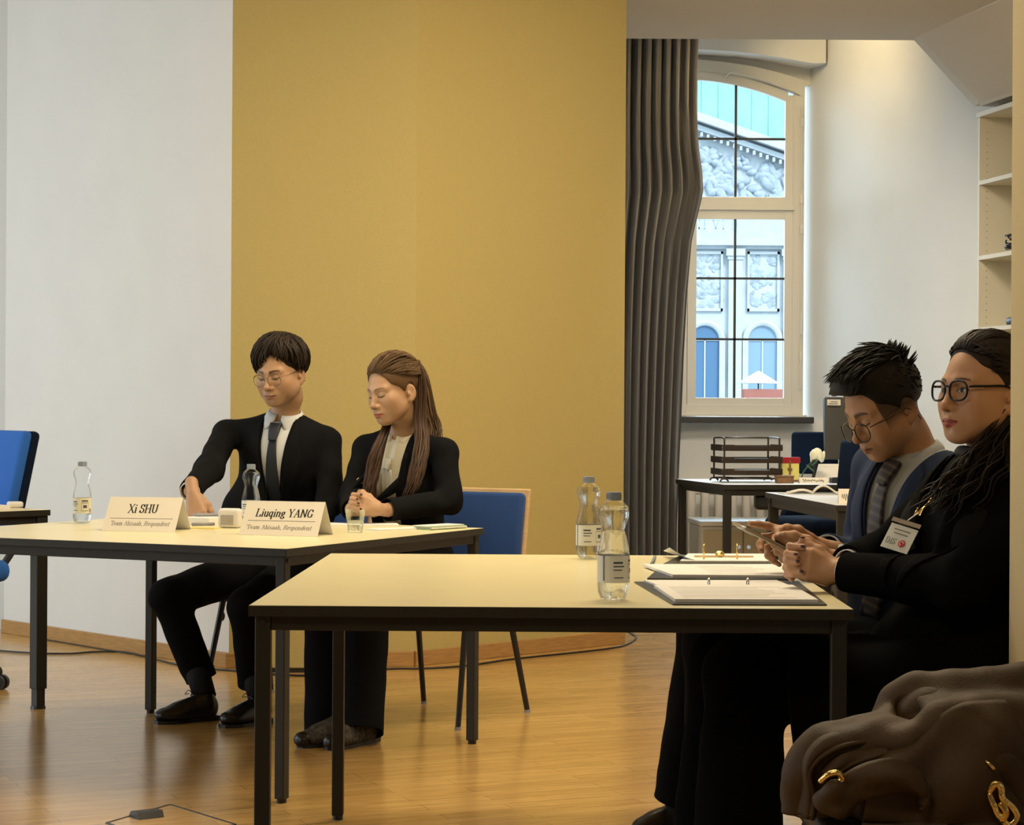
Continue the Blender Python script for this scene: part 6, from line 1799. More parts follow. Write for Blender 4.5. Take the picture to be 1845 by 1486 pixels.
# ------------------------------------------------------------------ 2. woman in the cream blouse
def woman_left():
    root = thing('person', 'seated woman with long brown hair, black blazer and cream blouse, hands clasped', 'person', (-0.27, 7.85, 0))
    skin = (0.46, 0.280, 0.165)
    fr = head_frame(W(707, 702, 7.72), 47, 14, 3)
    N = W(722, 783, 7.80); PV = Vector((-0.375, 8.00, 0.55))
    tf = torso_frame(PV, N, 26); H = (N - PV).length
    SR, SL = W(660, 808, 7.86), W(800, 814, 7.72)
    ER, WR = W(636, 896, 7.74), W(634, 932, 7.50)
    EL, WL_ = W(808, 908, 7.64), W(698, 926, 7.45)
    ER.z = max(ER.z, 0.80); WR.z = 0.79; EL.z = 0.815; WL_.z = 0.792
    hips = [Vector((-0.46, 7.95, 0.54)), Vector((-0.30, 7.92, 0.54))]
    knees = [Vector((-0.66, 7.53, 0.53)), Vector((-0.50, 7.47, 0.53))]
    ankles = [W(590, 1316, 7.31), W(650, 1320, 7.22)]
    acc = Acc()
    build_head(acc, fr, N, 0.0022, dict(jaw=0.90, nose=0.95, fem=True), dict(skin=skin, lip=(0.42, 0.125, 0.10), brow=(0.13, 0.075, 0.040), eyes='down', brow_w=0.72, blush=(0.62, 0.29, 0.18)))
    C = W(652, 914, 7.40); C.z = 0.805
    ua = Vector((-0.93, -0.30, 0.20)).normalized(); uc = Vector((0.12, -0.94, 0.30)); uc = (uc - ua * uc.dot(ua)).normalized(); ub = uc.cross(ua)
    if ub.z < 0: ub = -ub
    S, tips = clasp(C, ua, ub, uc, 0.88, WL_ + (WL_ - EL).normalized() * 0.01, WR)
    V, F = S.mesh(0.0022); V = relax(V, F, 1); acc.add(V, F, skin)
    inner_body(acc, tf, H, [SL, SR], [EL, ER], [WL_, WR], hips, knees, ankles, skin, 0.13)
    acc.build('body', M['skin'], root)
    nails(tips, M['nail'], root, label='dark nail polish')
    sv = torso_solid(tf, H, [SL, SR], 0.140, 0.100, 0.000, 0.008, 0.125); V, F = sv.mesh(0.007); V = relax(V, F, 2)
    N_ = normals(V, F); loc = (V - np.array(tf.C)) @ tf.mat().T
    V = V + N_ * (0.0035 * np.sin(loc[:, 0] * 150 + 2 * np.sin(loc[:, 2] * 9)) * (loc[:, 1] > 0.03))[:, None]
    bl = mesh_obj('blouse', V, F, M['blouse'], root)
    jk = jacket('blazer', tf, H, [SL, SR], [EL, ER], [WL_, WR], M['suit_black'], root, V=((0.030, H - 0.48), (0.062, H + 0.02)), hw=0.142, cd=0.102, bust=0.008, waist=0.13, g=0.012, arm=(0.048, 0.047, 0.049, 0.040), seed=1.2, neck_r=0.060)
    bv_b, bv_j = bvh_of(bl), bvh_of(jk)
    collar_band('collar', tf, H, fr.p(0, -0.03, -0.06), M['blouse'], root, 0.050, 0.050)
    collar_leaves('collar_leaf', tf, H, fr.p(0, -0.03, -0.06), M['blouse'], root, 0.050, 0.050, point=1.1)
    patch('bow_tail', strips([(-0.014, H - 0.070), (-0.016, H - 0.20), (-0.022, H - 0.33)], [(0.010, H - 0.070), (0.014, H - 0.20), (0.012, H - 0.34)], 4), tf, bv_b, 0.012, M['blouse'], root, 0.004)
    patch('bow_tail', strips([(0.006, H - 0.072), (0.016, H - 0.18), (0.024, H - 0.30)], [(0.024, H - 0.090), (0.040, H - 0.18), (0.046, H - 0.31)], 4), tf, bv_b, 0.009, M['blouse'], root, 0.004)
    patch('bow_knot', strips([(-0.014, H - 0.048), (-0.016, H - 0.062), (-0.012, H - 0.084)], [(0.016, H - 0.050), (0.020, H - 0.064), (0.016, H - 0.086)], 3), tf, bv_b, 0.016, M['blouse'], root, 0.010)
    for s in (-1, 1):
        patch('lapel', strips([(s * 0.032, H - 0.46), (s * 0.046, H - 0.24), (s * 0.060, H - 0.03)], [(s * 0.040, H - 0.46), (s * 0.088, H - 0.20), (s * 0.075, H - 0.03)]), tf, bv_j, 0.004, M['suit_black'], root)
    trousers('trousers', hips, knees, ankles, M['suit_black'], root, tf, r=(0.086, 0.074, 0.078, 0.070), seed=4.0, flare=0.078)
    for (heel, toe) in ((onz(630, 1338, 0), onz(537, 1347, 0)), (onz(677, 1334, 0), onz(590, 1352, 0))):
        hl = Vector((heel.x, heel.y, 0)); tp = Vector((toe.x, toe.y, 0)); a2 = hl.lerp(tp, 0.22) + Vector((0, 0, 0.09))
        o = shoe(hl, tp, root, M['weave'], a2, 0.040, 'shoe', laces=False, top=0.06)
        d = (tp - hl).normalized(); b = MB(); b.ball(hl + (tp - hl) * 0.90 + Vector((0, 0, 0.026)), (0.032, 0.037, 0.028), 16, Matrix((d, Vector((-d.y, d.x, 0)), Vector((0, 0, 1)))).transposed()); b.build('toe_cap', M['leather_black'], o, smooth=True, label='plain black toe cap')
        b = MB(); q = hl + d * 0.028; b.box((q.x, q.y, 0.020), (0.055, 0.055, 0.036), math.atan2(d.y, d.x), bevel=0.008); b.build('heel', M['weave'], o)
    # hair: crown swept back, long lengths over both shoulders
    h = Acc(); rnd = random.Random(4); top = (0.115, 0.066, 0.030); dark = (0.040, 0.021, 0.012); pale = (0.20, 0.125, 0.060)
    hair_cap(h, fr, top, front=0.082, side=0.030, thick=0.008, back=-0.02)
    for i in range(330):
        a = rnd.uniform(-1.75, 1.75)
        st = Vector((math.sin(a), math.cos(a) * 0.92, 0.50 - 0.40 * min(1, abs(a) / 1.5) ** 1.6 + rnd.uniform(-0.03, 0.05)))
        if rnd.random() < 0.45: st = Vector((math.sin(a) * 0.6, math.cos(a) * 0.5, 0.9))
        en = Vector((0.25 * math.sin(a), -1.0, 0.05 + rnd.uniform(-0.25, 0.25)))
        pts = [scalp_pt(fr, slerp_dir(st, en, j / 8), 0.007 + 0.008 * math.sin(PI * j / 8) + rnd.uniform(0, 0.002)) for j in range(9)]
        h.tube(pts, [0.0012] + [0.0036] * 7 + [0.002], jit(top, rnd, 0.35), 5, 0.45)
    def lock(ctrl, n, w, c0, c1, r=0.0042, wav=0.006):
        for i in range(n):
            g_ = lambda s_: max(-1.45, min(1.45, rnd.gauss(0, 0.85))) * s_
            off = Vector((g_(1), g_(0.8), g_(0.5))); ph = rnd.uniform(0, 6)
            P = []
            for j, (p, sp) in enumerate(ctrl): P.append(p + off * sp * w)
            P = catmull(P, 5); m = len(P); end = 1.0 - rnd.uniform(0, 0.16)
            P = P[:max(4, int(m * end))]; m = len(P)
            P = [p + Vector((math.sin(j * 0.55 + ph), math.cos(j * 0.47 + ph), 0)) * wav * (j / m) for j, p in enumerate(P)]
            t = rnd.random(); c = [a_ * (1 - t) + b_ * t for a_, b_ in zip(c0, c1)]
            h.tube(P, [r * (0.6 + 0.5 * math.sin(PI * min(1, 0.2 + 0.75 * j / m))) * (1 if j < m - 4 else (m - j) / 4.5) for j in range(m)], jit(c, rnd, 0.3), 5, 0.6)
    # photo-left lock, in front of her right shoulder
    lock([(W(704, 742, 7.82), 0.5), (W(694, 775, 7.71), 0.9), (W(680, 812, 7.655), 1.2), (W(671, 850, 7.635), 1.4), (W(666, 884, 7.61), 1.2), (W(670, 915, 7.60), 0.7)], 150, 0.0100, dark, (0.065, 0.034, 0.020))
    # photo-right lock, falling past the ear over her left shoulder
    lock([(scalp_pt(fr, (0.55, -0.75, 0.45), 0.010), 0.8), (scalp_pt(fr, (0.72, -0.62, -0.30), 0.010), 1.1), (W(758, 760, 7.715), 1.2), (W(761, 800, 7.66), 1.4), (W(754, 840, 7.60), 1.4), (W(744, 876, 7.575), 1.2), (W(730, 908, 7.575), 0.8)], 200, 0.0110, dark, (0.075, 0.042, 0.024))
    # back mass down to the shoulder blade
    lock([(scalp_pt(fr, (0.1, -0.8, 0.75), 0.008), 0.7), (scalp_pt(fr, (0.35, -1.0, 0.0), 0.012), 1.2), (W(772, 735, 7.80), 1.4), (W(782, 770, 7.80), 1.6), (W(788, 796, 7.75), 1.2)], 130, 0.0105, (0.075, 0.045, 0.022), pale)
    lock([(scalp_pt(fr, (-0.3, -0.9, 0.3), 0.008), 0.8), (scalp_pt(fr, (-0.5, -0.9, -0.3), 0.008), 1.2), (W(715, 760, 7.87), 1.6), (W(712, 800, 7.90), 1.6)], 60, 0.012, dark, top)
    h.build('hair', M['hair'], root)
woman_left()

# ------------------------------------------------------------------ 3. man with the phone
def man_right():
    root = thing('person', 'man in a blue grey suit and striped tie looking down at a phone', 'person', (0.98, 5.25, 0))
    skin = (0.40, 0.215, 0.115)
    fr = head_frame(W(1590, 732, 5.22), 66, 28, 0)
    N = W(1668, 826, 5.24); PV = Vector((0.985, 5.30, 0.555))
    tf = torso_frame(PV, N, 56); H = (N - PV).length
    SL, SR = N + tf.L * 0.185 - Vector((0, 0, 0.045)), N - tf.L * 0.185 - Vector((0, 0, 0.050))
    ER, WR = W(1548, 1012, 5.50), W(1492, 990, 5.27)
    EL, WL_ = Vector((0.96, 5.02, 0.79)), W(1520, 1008, 5.06)
    hips = [Vector((0.93, 5.39, 0.54)), Vector((0.93, 5.21, 0.54))]
    knees = [Vector((0.515, 5.52, 0.575)), Vector((0.50, 5.17, 0.57))]
    ankles = [W(1222, 1440, 5.62), Vector((0.50, 5.20, 0.11))]
    acc = Acc()
    def fade(V, mix):
        x, y, z = V[:, 0], V[:, 1], V[:, 2]
        m = np.clip((z + 0.030 + 0.25 * np.maximum(y, 0)) / 0.03, 0, 1) * (np.abs(x) > 0.045) * (y < 0.052) * (y > -0.2)
        m = np.maximum(m, np.clip((z + 0.075) / 0.04, 0, 1) * (y < -0.05)); mix(m, (0.012, 0.009, 0.007), 0.85)
    build_head(acc, fr, N + Vector((-0.005, 0, -0.01)), 0.0020, dict(jaw=1.02, nose=1.0), dict(skin=skin, lip=(0.27, 0.120, 0.085), brow=(0.03, 0.018, 0.012), eyes='down', brow_w=1.25, stubble=(0.25, 0.14, 0.08), scalp=fade, blush=(0.42, 0.20, 0.11)))
    # hands round the phone
    pc = W(1374, 968, 5.03); ld = Vector((-0.112, -0.05, 0.056)).normalized()
    SHl = Solid()
    tl_ = hand(SHl, W(1490, 1008, 5.04), Vector((-1, 0.04, 0.10)), Vector((0.05, -0.80, -0.55)), [(35, 55, 35), (38, 58, 38), (42, 58, 40), (44, 60, 40)], 0.98, left=True,
                thumb=[(0.020, -0.004, 0.026), (0.055, -0.004, 0.048), (0.088, -0.010, 0.055), (0.112, -0.020, 0.048)])
    V, F = SHl.mesh(0.0020); V = relax(V, F, 1); acc.add(V, F, skin)
    SHr = Solid()
    tr_ = hand(SHr, W(1466, 985, 5.19), Vector((-1, -0.10, 0.22)), Vector((0.0, 0.75, 0.60)), [(6, 8, 6), (30, 40, 25), (45, 50, 30), (50, 55, 35)], 1.0, left=False,
                 thumb=[(0.020, -0.004, 0.026), (0.055, -0.006, 0.045), (0.084, -0.010, 0.046), (0.108, -0.014, 0.036)])
    V, F = SHr.mesh(0.0020); V = relax(V, F, 1); acc.add(V, F, skin)
    inner_body(acc, tf, H, [SL, SR], [EL, ER], [WL_, WR], hips, knees, ankles, skin)
    acc.build('body', M['skin'], root)
    nails(tl_[-1:] + tr_[:1], M['nail_bare'], root)
    # phone, a thing of its own
    pr = thing('mobile_phone', 'mobile phone in a dark case held up by the man in the blue grey suit', 'phone', pc)
    nrm = Vector((0.45, 0.02, 0.85)); nrm = (nrm - ld * nrm.dot(ld)).normalized(); sd = ld.cross(nrm)
    R = Matrix((sd, ld, nrm)).transposed()
    b = MB(); b.box(pc, (0.070, 0.145, 0.009), rot=R, bevel=0.004, seg=3); b.build('case', M['phone_case'], pr, smooth=True)
    b = MB(); b.box(pc + nrm * 0.0048, (0.064, 0.138, 0.001), rot=R); b.build('screen', M['screen'], pr)
    b = MB(); b.box(pc - nrm * 0.0050 + ld * 0.05, (0.03, 0.035, 0.003), rot=R, bevel=0.001); b.build('camera_bump', M['chrome'], pr)
    # clothes
    sv = torso_solid(tf, H, [SL, SR], 0.160, 0.108, 0.002); V, F = sv.mesh(0.007); V = relax(V, F, 2)
    shirt = mesh_obj('shirt', V, F, M['shirt_grey'], root)
    jk = jacket('jacket', tf, H, [SL, SR], [EL, ER], [WL_, WR], M['suit_blue'], root, V=((0.010, H - 0.40), (0.064, H + 0.02)), g=0.013, seed=2.2, neck_r=0.066, wrk=0.004)
    bv_s, bv_j = bvh_of(shirt), bvh_of(jk)
    collar_band('collar', tf, H, fr.p(0, -0.03, -0.06), M['shirt_grey'], root, 0.059, 0.055)
    collar_leaves('collar_leaf', tf, H, fr.p(0, -0.03, -0.06), M['shirt_grey'], root, 0.059, 0.055, point=1.15)
    for s in (-1, 1):
        patch('lapel', strips([(s * 0.014, H - 0.40), (s * 0.036, H - 0.24), (s * 0.058, H - 0.08), (s * 0.066, H + 0.005)], [(s * 0.018, H - 0.40), (s * 0.100, H - 0.20), (s * 0.116, H - 0.135), (s * 0.088, H - 0.02)]), tf, bv_j, 0.004, M['suit_blue'], root)
        patch('waistcoat_front', strips([(s * 0.024, H - 0.40), (s * 0.030, H - 0.28), (s * 0.060, H - 0.14)], [(s * 0.075, H - 0.40), (s * 0.075, H - 0.28), (s * 0.080, H - 0.14)], 4), tf, bv_s, 0.004, M['lining'], root)
    t = patch('tie', strips([(-0.014, H - 0.055), (-0.024, H - 0.17), (-0.034, H - 0.40)], [(0.014, H - 0.055), (0.026, H - 0.17), (0.036, H - 0.40)]), tf, bv_s, 0.013, M['tie_stripe'], root, 0.005)
    patch('tie_knot', strips([(-0.022, H - 0.006), (-0.021, H - 0.030), (-0.014, H - 0.064)], [(0.022, H - 0.006), (0.021, H - 0.030), (0.014, H - 0.064)]), tf, bv_s, 0.020, M['tie_stripe'], t, 0.012)
    for e, w in ((ER, WR), (EL, WL_)):
        d2 = (w - e).normalized(); b = MB(); b.tube([w - d2 * 0.02, w + d2 * 0.012], [0.036, 0.035], 20, caps=False); b.build('shirt_cuff', M['shirt_grey'], root, smooth=True, solid=0.003)
    trousers('trousers', hips, knees, ankles, M['suit_black'], root, tf, r=(0.092, 0.076, 0.074, 0.066), seed=5.0)
    for (heel, toe, an, kn_) in ((Vector((0.50, 5.64, 0)), Vector((0.325, 5.66, 0)), ankles[0], knees[0]), (Vector((0.56, 5.20, 0)), Vector((0.29, 5.18, 0)), ankles[1], knees[1])):
        a2 = heel.lerp(toe, 0.20) + Vector((0, 0, 0.085)); b = MB(); b.tube([an + (kn_ - an).normalized() * 0.05, a2], [0.058, 0.046], 16); b.build('sock', M['sock'], root, smooth=True)
        shoe(heel, toe, root, M['leather_black'], a2, 0.047)
    # hair: short faded sides, longer spiky top swept forward
    h = Acc(); rnd = random.Random(6); base = (0.010, 0.0075, 0.006)
    def quiff(S):
        S.ell((0, 0.030, 0.098), (0.058, 0.070, 0.030), k=0.03); S.ell((0, 0.078, 0.084), (0.050, 0.030, 0.022), k=0.02)
    hair_cap(h, fr, base, front=0.082, side=0.030, thick=0.007, back=-0.030, extra=quiff)
    for i in range(420):
        x0 = rnd.gauss(0, 0.42); st = Vector((x0, rnd.uniform(-0.75, 0.35), 0.95)); st.x = max(-0.8, min(0.8, st.x))
        en = Vector((st.x * 0.85 + rnd.gauss(0, 0.12), min(0.95, st.y + rnd.uniform(0.45, 0.9)), 0.70 if st.y > 0 else 0.9))
        lf = rnd.uniform(0.006, 0.016); up = rnd.uniform(0.006, 0.030) + (0.014 if en.y > 0.6 else 0)
        pts = [scalp_pt(fr, slerp_dir(st, en, j / 6), lf + up * (j / 6) ** 1.3) for j in range(7)]
        h.tube(pts, [0.004, 0.0045, 0.0042, 0.0036, 0.0030, 0.0020, 0.0005], jit(base, rnd, 0.4), 5, 0.6)
    for i in range(110):          # front fringe falling over the quiff
        x0 = rnd.uniform(-0.62, 0.62); st = Vector((x0, 0.35, 0.95)); en = Vector((x0 * 0.95 + rnd.gauss(0, 0.06), 1.0, rnd.uniform(0.42, 0.66))); up = rnd.uniform(0.012, 0.030)
        pts = [scalp_pt(fr, slerp_dir(st, en, j / 6), 0.012 + up * (j / 6)) for j in range(7)]
        h.tube(pts, [0.004, 0.0045, 0.0042, 0.0036, 0.0030, 0.0022, 0.0005], jit(base, rnd, 0.4), 5, 0.6)
    for i in range(130):          # crown spikes pointing up and back
        d = Vector((rnd.gauss(0, 0.35), rnd.uniform(-0.95, -0.35), rnd.uniform(0.35, 1.0))); ln = rnd.uniform(0.012, 0.032)
        tipd = Vector((d.x * 1.15, d.y - 0.12, d.z + 0.10)); p0 = scalp_pt(fr, d, 0.004); p1 = scalp_pt(fr, slerp_dir(d, tipd, 0.6), 0.007 + ln * 0.6); p2 = scalp_pt(fr, tipd, 0.007 + ln)
        h.tube([p0, p1, p2], [0.004, 0.003, 0.0005], jit(base, rnd, 0.4), 5, 0.7)
    for i in range(260):          # clipped sides and nape
        s = rnd.choice((-1, 1)); d = Vector((s * rnd.uniform(0.55, 1.0), rnd.uniform(-0.9, 0.42), rnd.uniform(-0.25, 0.65)))
        if rnd.random() < 0.3: d = Vector((rnd.uniform(-0.6, 0.6), -1.0, rnd.uniform(-0.6, 0.5)))
        if d.y > 0 and d.z < 0.1: continue
        e = d + Vector((0, -0.10, -0.16)); h.tube([scalp_pt(fr, d, 0.001), scalp_pt(fr, slerp_dir(d, e, 0.6), 0.006), scalp_pt(fr, e, 0.004)], [0.003, 0.003, 0.0008], jit(base, rnd, 0.3), 4, 0.6)
    h.build('hair', M['hair'], root)
    make_glasses(fr, root, M['glasses_black'], 0.0265, 0.0235, 0.0335, 0.1045, -0.020, 0.0014, 2.2, temple_m=M['glasses_thin'], tilt=-0.12)
man_right()

# ------------------------------------------------------------------ 4. woman in the black coat
def woman_right():
    root = thing('person', 'woman in a long black coat and black glasses, hands clasped on the front table', 'person', (0.96, 4.65, 0))
    skin = (0.46, 0.255, 0.150)
    fr = head_frame(W(1770, 704, 4.66), 62, -2, 0)
    N = W(1785, 836, 4.655); PV = Vector((0.965, 4.66, 0.555))
    tf = torso_frame(PV, N, 58); H = (N - PV).length
    SL, SR = N + tf.L * 0.165 - Vector((0, 0, 0.05)), N - tf.L * 0.130 - Vector((0, 0, 0.085))
    ER, WR = Vector((0.85, 4.88, 0.80)), W(1528, 1040, 4.80)
    EL, WL_ = Vector((0.955, 4.485, 0.775)), W(1524, 1046, 4.685)
    WR.z = 0.795; WL_.z = 0.790
    hips = [Vector((0.90, 4.74, 0.54)), Vector((0.90, 4.58, 0.54))]
    knees = [Vector((0.50, 4.84, 0.565)), Vector((0.515, 4.64, 0.56))]
    ankles = [Vector((0.475, 4.90, 0.10)), Vector((0.50, 4.66, 0.10))]
    acc = Acc()
    def hairline(V, mix):
        x, y, z = V[:, 0], V[:, 1], V[:, 2]
        mix(np.clip((z - 0.075 + 0.6 * np.maximum(0, np.abs(x) - 0.02)) / 0.02, 0, 1) * (y < 0.06), (0.018, 0.012, 0.009), 0.8)
    build_head(acc, fr, N, 0.0020, dict(jaw=0.98, nose=0.8, fem=True), dict(skin=skin, lip=(0.36, 0.075, 0.075), brow=(0.035, 0.022, 0.016), eyes='open', brow_w=0.8, scalp=hairline, blush=(0.52, 0.20, 0.13)))
    C = W(1452, 1034, 4.72); C.z = max(C.z, 0.795)
    ua = Vector((-0.97, 0.02, 0.20)).normalized(); uc = Vector((0.0, -0.95, 0.31)); uc = (uc - ua * uc.dot(ua)).normalized(); ub = uc.cross(ua)
    if ub.z < 0: ub = -ub
    S, tips = clasp(C, ua, ub, uc, 0.98, WL_ + Vector((-0.0, 0, 0.004)), WR)
    V, F = S.mesh(0.0018); V = relax(V, F, 1); acc.add(V, F, skin)
    inner_body(acc, tf, H, [SL, SR], [EL, ER], [WL_, WR], hips, knees, ankles, skin, 0.14)
    acc.build('body', M['skin'], root)
    nails(tips, M['nail'], root, label='dark nail polish')
    sv = torso_solid(tf, H, [SL, SR], 0.145, 0.102, 0.0, 0.01, 0.13); V, F = sv.mesh(0.008); V = relax(V, F, 2)
    mesh_obj('jumper', V, F, M['lining'], root)
    def skirt(S):
        S.ell(tf.p(0, 0.02, -0.02), (0.205, 0.17, 0.17), [tf.L, tf.D, tf.U], k=0.06)
    jk = jacket('coat', tf, H, [SL, SR], [EL, ER], [WL_, WR], M['coat_black'], root, V=((0.012, H - 0.30), (0.058, H + 0.03)), hw=0.138, cd=0.104, bust=0.0, waist=0.150, g=0.014, arm=(0.058, 0.056, 0.058, 0.044), seed=3.1, neck_r=0.062, wrk=0.007, extra=skirt)
    bv_j = bvh_of(jk)
    for s in (-1, 1):
        patch('lapel', strips([(s * 0.014, H - 0.30), (s * 0.036, H - 0.16), (s * 0.060, H + 0.0)], [(s * 0.020, H - 0.30), (s * 0.100, H - 0.16), (s * 0.085, H - 0.03)]), tf, bv_j, 0.005, M['coat_black'], root)
    collar_band('coat_collar', tf, H, fr.p(0, -0.03, -0.06), M['coat_black'], root, 0.066, 0.045)
    scarf = MB()
    for k in range(3):
        r = 0.060 + 0.004 * k; c0 = tf.p(0, 0.004, H - 0.030 + 0.020 * k)
        scarf.tube([c0 + tf.L * (r * math.cos(a)) + tf.D * (r * 0.95 * math.sin(a)) + tf.U * (0.006 * math.sin(3 * a + k)) for a in [2 * PI * i / 28 for i in range(29)]], 0.014, 8)
    scarf.build('scarf', mat('dark_grey_scarf', (0.030, 0.030, 0.032), 0.9), root, smooth=True)
    for e, w in ((EL, WL_), (ER, WR)):
        d2 = (w - e).normalized(); b = MB(); b.tube([w - d2 * 0.012, w + d2 * 0.005], [0.037, 0.036], 20, caps=False); b.build('cuff_edge', M['shirt_white'], root, smooth=True, solid=0.002)
    trousers('trousers', hips, knees, ankles, M['coat_black'], root, tf, r=(0.098, 0.086, 0.086, 0.084), seed=6.0, flare=0.105, wrk=0.004)
    # lower part of the long coat draped over the lap and down the chair side
    rows = []
    for i in range(15):
        t = i / 14; x = 1.02 - 0.42 * t; row = []
        for j in range(13):
            u = j / 12; y = 4.88 - 0.40 * min(u, 0.75) / 0.75
            z = 0.655 - 0.02 * t if u < 0.70 else 0.655 - 0.02 * t - (u - 0.70) / 0.30 * (0.30 - 0.06 * t)
            row.append((x + 0.012 * math.sin(u * 9 + t * 4), y - 0.03 * math.sin(PI * t) * (u > 0.6) - (0.02 * math.sin(t * 13) if u > 0.72 else 0), z + 0.010 * math.sin(t * 8 + u * 7)))
        rows.append(row)
    b = MB(); b.grid(rows); b.build('coat_skirt', M['coat_black'], root, smooth=True, solid=0.006)
    for (heel, toe) in ((Vector((0.52, 4.90, 0)), Vector((0.28, 4.91, 0))), (Vector((0.545, 4.66, 0)), Vector((0.305, 4.66, 0)))):
        shoe(heel, toe, root, M['leather_black'], heel, 0.042, laces=False, top=0.09)
    # badge on a clip
    bc = tf.local(W(1624, 966, 4.62))
    bp = W(1622, 967, 4.60); u_ = Vector((0.72, -0.62, -0.22)).normalized(); v_ = Vector((0.52, 0.18, 0.80)); v_ = (v_ - u_ * v_.dot(u_)).normalized(); n = u_.cross(v_)
    bd = None
    R = Matrix((u_, v_, n)).transposed()
    b = MB(); b.box(bp - v_ * 0.004, (0.068, 0.060, 0.002), rot=R, bevel=0.0008); bd = b.build('name_badge', M['paper'], root, label='white name badge in a clear holder')
    b = MB(); b.box(bp + n * 0.002, (0.074, 0.080, 0.0012), rot=R); b.build('clear_holder', M['lens'], bd)
    b = MB(); b.box(bp + v_ * 0.034 + n * 0.0032, (0.072, 0.010, 0.001), rot=R); b.build('holder_edge', M['chrome'], bd)
    b = MB(); text_strokes(b, 'DIS', bp - u_ * 0.028 - v_ * 0.022 + n * 0.0030, u_, v_, 0.014, n, 0.0004, 0.7); b.build('lettering', M['ink_grey'], bd)
    b = MB(); b.cyl(bp + u_ * 0.012 - v_ * 0.015 + n * 0.0029, bp + u_ * 0.012 - v_ * 0.015 + n * 0.0034, 0.0085, n=20); em = b.build('emblem', mat('red_emblem', (0.45, 0.03, 0.03), 0.5), bd)
    b = MB(); q = bp + u_ * 0.012 - v_ * 0.015 + n * 0.0036
    b.tube([q + u_ * (0.0045 * math.cos(a)) + v_ * (0.0045 * math.sin(a)) for a in [i * PI / 8 for i in range(13)]], 0.0009, 6); b.build('emblem_mark', M['paper'], bd)
    b = MB()
    for k_, ln in enumerate((0.040, 0.034)): b.box(bp + v_ * (0.014 - 0.009 * k_) + n * 0.0030, (ln, 0.0022, 0.0004), rot=R)
    b.build('small_print', M['ink_grey'], bd)
    cp = W(1656, 922, 4.615); top_ = bp + v_ * 0.040 + n * 0.003
    b = MB(); b.tube([top_, top_.lerp(cp, 0.6) + Vector((0, -0.004, 0)), cp], [0.0028, 0.0032, 0.0025], 8, flat=0.4); b.build('badge_strap', M['lens'] if False else M['white_plastic'], bd)
    b = MB(); b.box(cp, (0.016, 0.020, 0.006), rot=R, bevel=0.002); b.tube([cp, cp + Vector((0.02, 0, 0.02)), cp + Vector((0.028, 0, 0.032))], 0.003, 8); b.build('clip', M['gold'], bd)
    # hair: centre parted, drawn back, wavy ends on the shoulder
    h = Acc(); rnd = random.Random(9); base = (0.016, 0.010, 0.0075)
    hair_cap(h, fr, base, front=0.086, side=0.050, thick=0.003, back=-0.060)
    for i in range(240):
        a = rnd.uniform(-1.35, 1.35); st = Vector((math.sin(a) * 0.80, math.cos(a) * 0.86, 0.66 - 0.30 * abs(a) + rnd.uniform(-0.02, 0.04)))
        en = Vector((math.copysign(0.75, a) * rnd.uniform(0.5, 1), -0.85, rnd.uniform(-0.35, 0.35)))
        if abs(a) < 0.5: mid = Vector((math.sin(a) * 0.8, 0.1, 0.95))
        else: mid = Vector((math.copysign(0.92, a), 0.15, 0.42))
        pts = []
        for j in range(10):
            t = j / 9; d = slerp_dir(slerp_dir(st, mid, t), slerp_dir(mid, en, t), t)
            pts.append(scalp_pt(fr, d, 0.001 + 0.012 * math.sin(PI * min(1, t * 1.2 + 0.05)) + rnd.uniform(0, 0.002)))
        h.tube(pts, [0.0015] + [0.0040] * 8 + [0.002], jit(base, rnd, 0.5), 5, 0.5)
    for i in range(110):
        s = rnd.choice((-1, 1)); st = Vector((s * 0.80, rnd.uniform(0.22, 0.52), rnd.uniform(0.0, 0.42))); mid = Vector((s * 0.97, -0.05, rnd.uniform(0.0, 0.3))); en = Vector((s * 0.65, -0.85, rnd.uniform(-0.45, 0.0)))
        pts = [scalp_pt(fr, slerp_dir(slerp_dir(st, mid, j / 9), slerp_dir(mid, en, j / 9), j / 9), 0.001 + 0.013 * math.sin(PI * min(1, j / 9 * 1.2 + 0.05)) + rnd.uniform(0, 0.002)) for j in range(10)]
        h.tube(pts, [0.0015] + [0.0040] * 8 + [0.002], jit(base, rnd, 0.5), 5, 0.5)
    for i in range(380):
        a = rnd.uniform(0.05, 1.9) * rnd.choice((-1, 1))
        st = Vector((0.02 * math.copysign(1, a), rnd.uniform(0.2, 0.75), 0.80)) if rnd.random() < 0.6 else Vector((0.03 * math.copysign(1, a), rnd.uniform(-0.5, 0.3), 1.0))
        en = Vector((math.copysign(0.80, a) * rnd.uniform(0.5, 1), -0.75, rnd.uniform(-0.55, 0.15))); mid = Vector((math.copysign(0.95, a), rnd.uniform(0.05, 0.35), rnd.uniform(0.15, 0.55)))
        pts = []
        for j in range(10):
            t = j / 9; d = slerp_dir(slerp_dir(st, mid, min(1, t * 1.2)), slerp_dir(mid, en, t), t)
            pts.append(scalp_pt(fr, d, 0.007 + 0.006 * math.sin(PI * t)))
        h.tube(pts, [0.0012] + [0.0038] * 8 + [0.002], jit(base, rnd, 0.45), 5, 0.45)
    for i in range(150):
        off = Vector((rnd.gauss(0, 0.012), rnd.gauss(0, 0.012), rnd.gauss(0, 0.008))); ph = rnd.uniform(0, 6)
        ctrl = [scalp_pt(fr, (0.75, -0.55, -0.35), 0.008), W(1800, 782, 4.60), W(1778, 820, 4.57), W(1752, 850, 4.555), W(1722, 880, 4.555), W(1700, 905, 4.56)]
        if i % 3 == 0: ctrl = [scalp_pt(fr, (0.5, -0.8, -0.3), 0.010), W(1822, 790, 4.62), W(1815, 830, 4.60), W(1800, 862, 4.56)]
        P = catmull([p + off * (1 + 0.25 * j) for j, p in enumerate(ctrl)], 5); m = len(P)
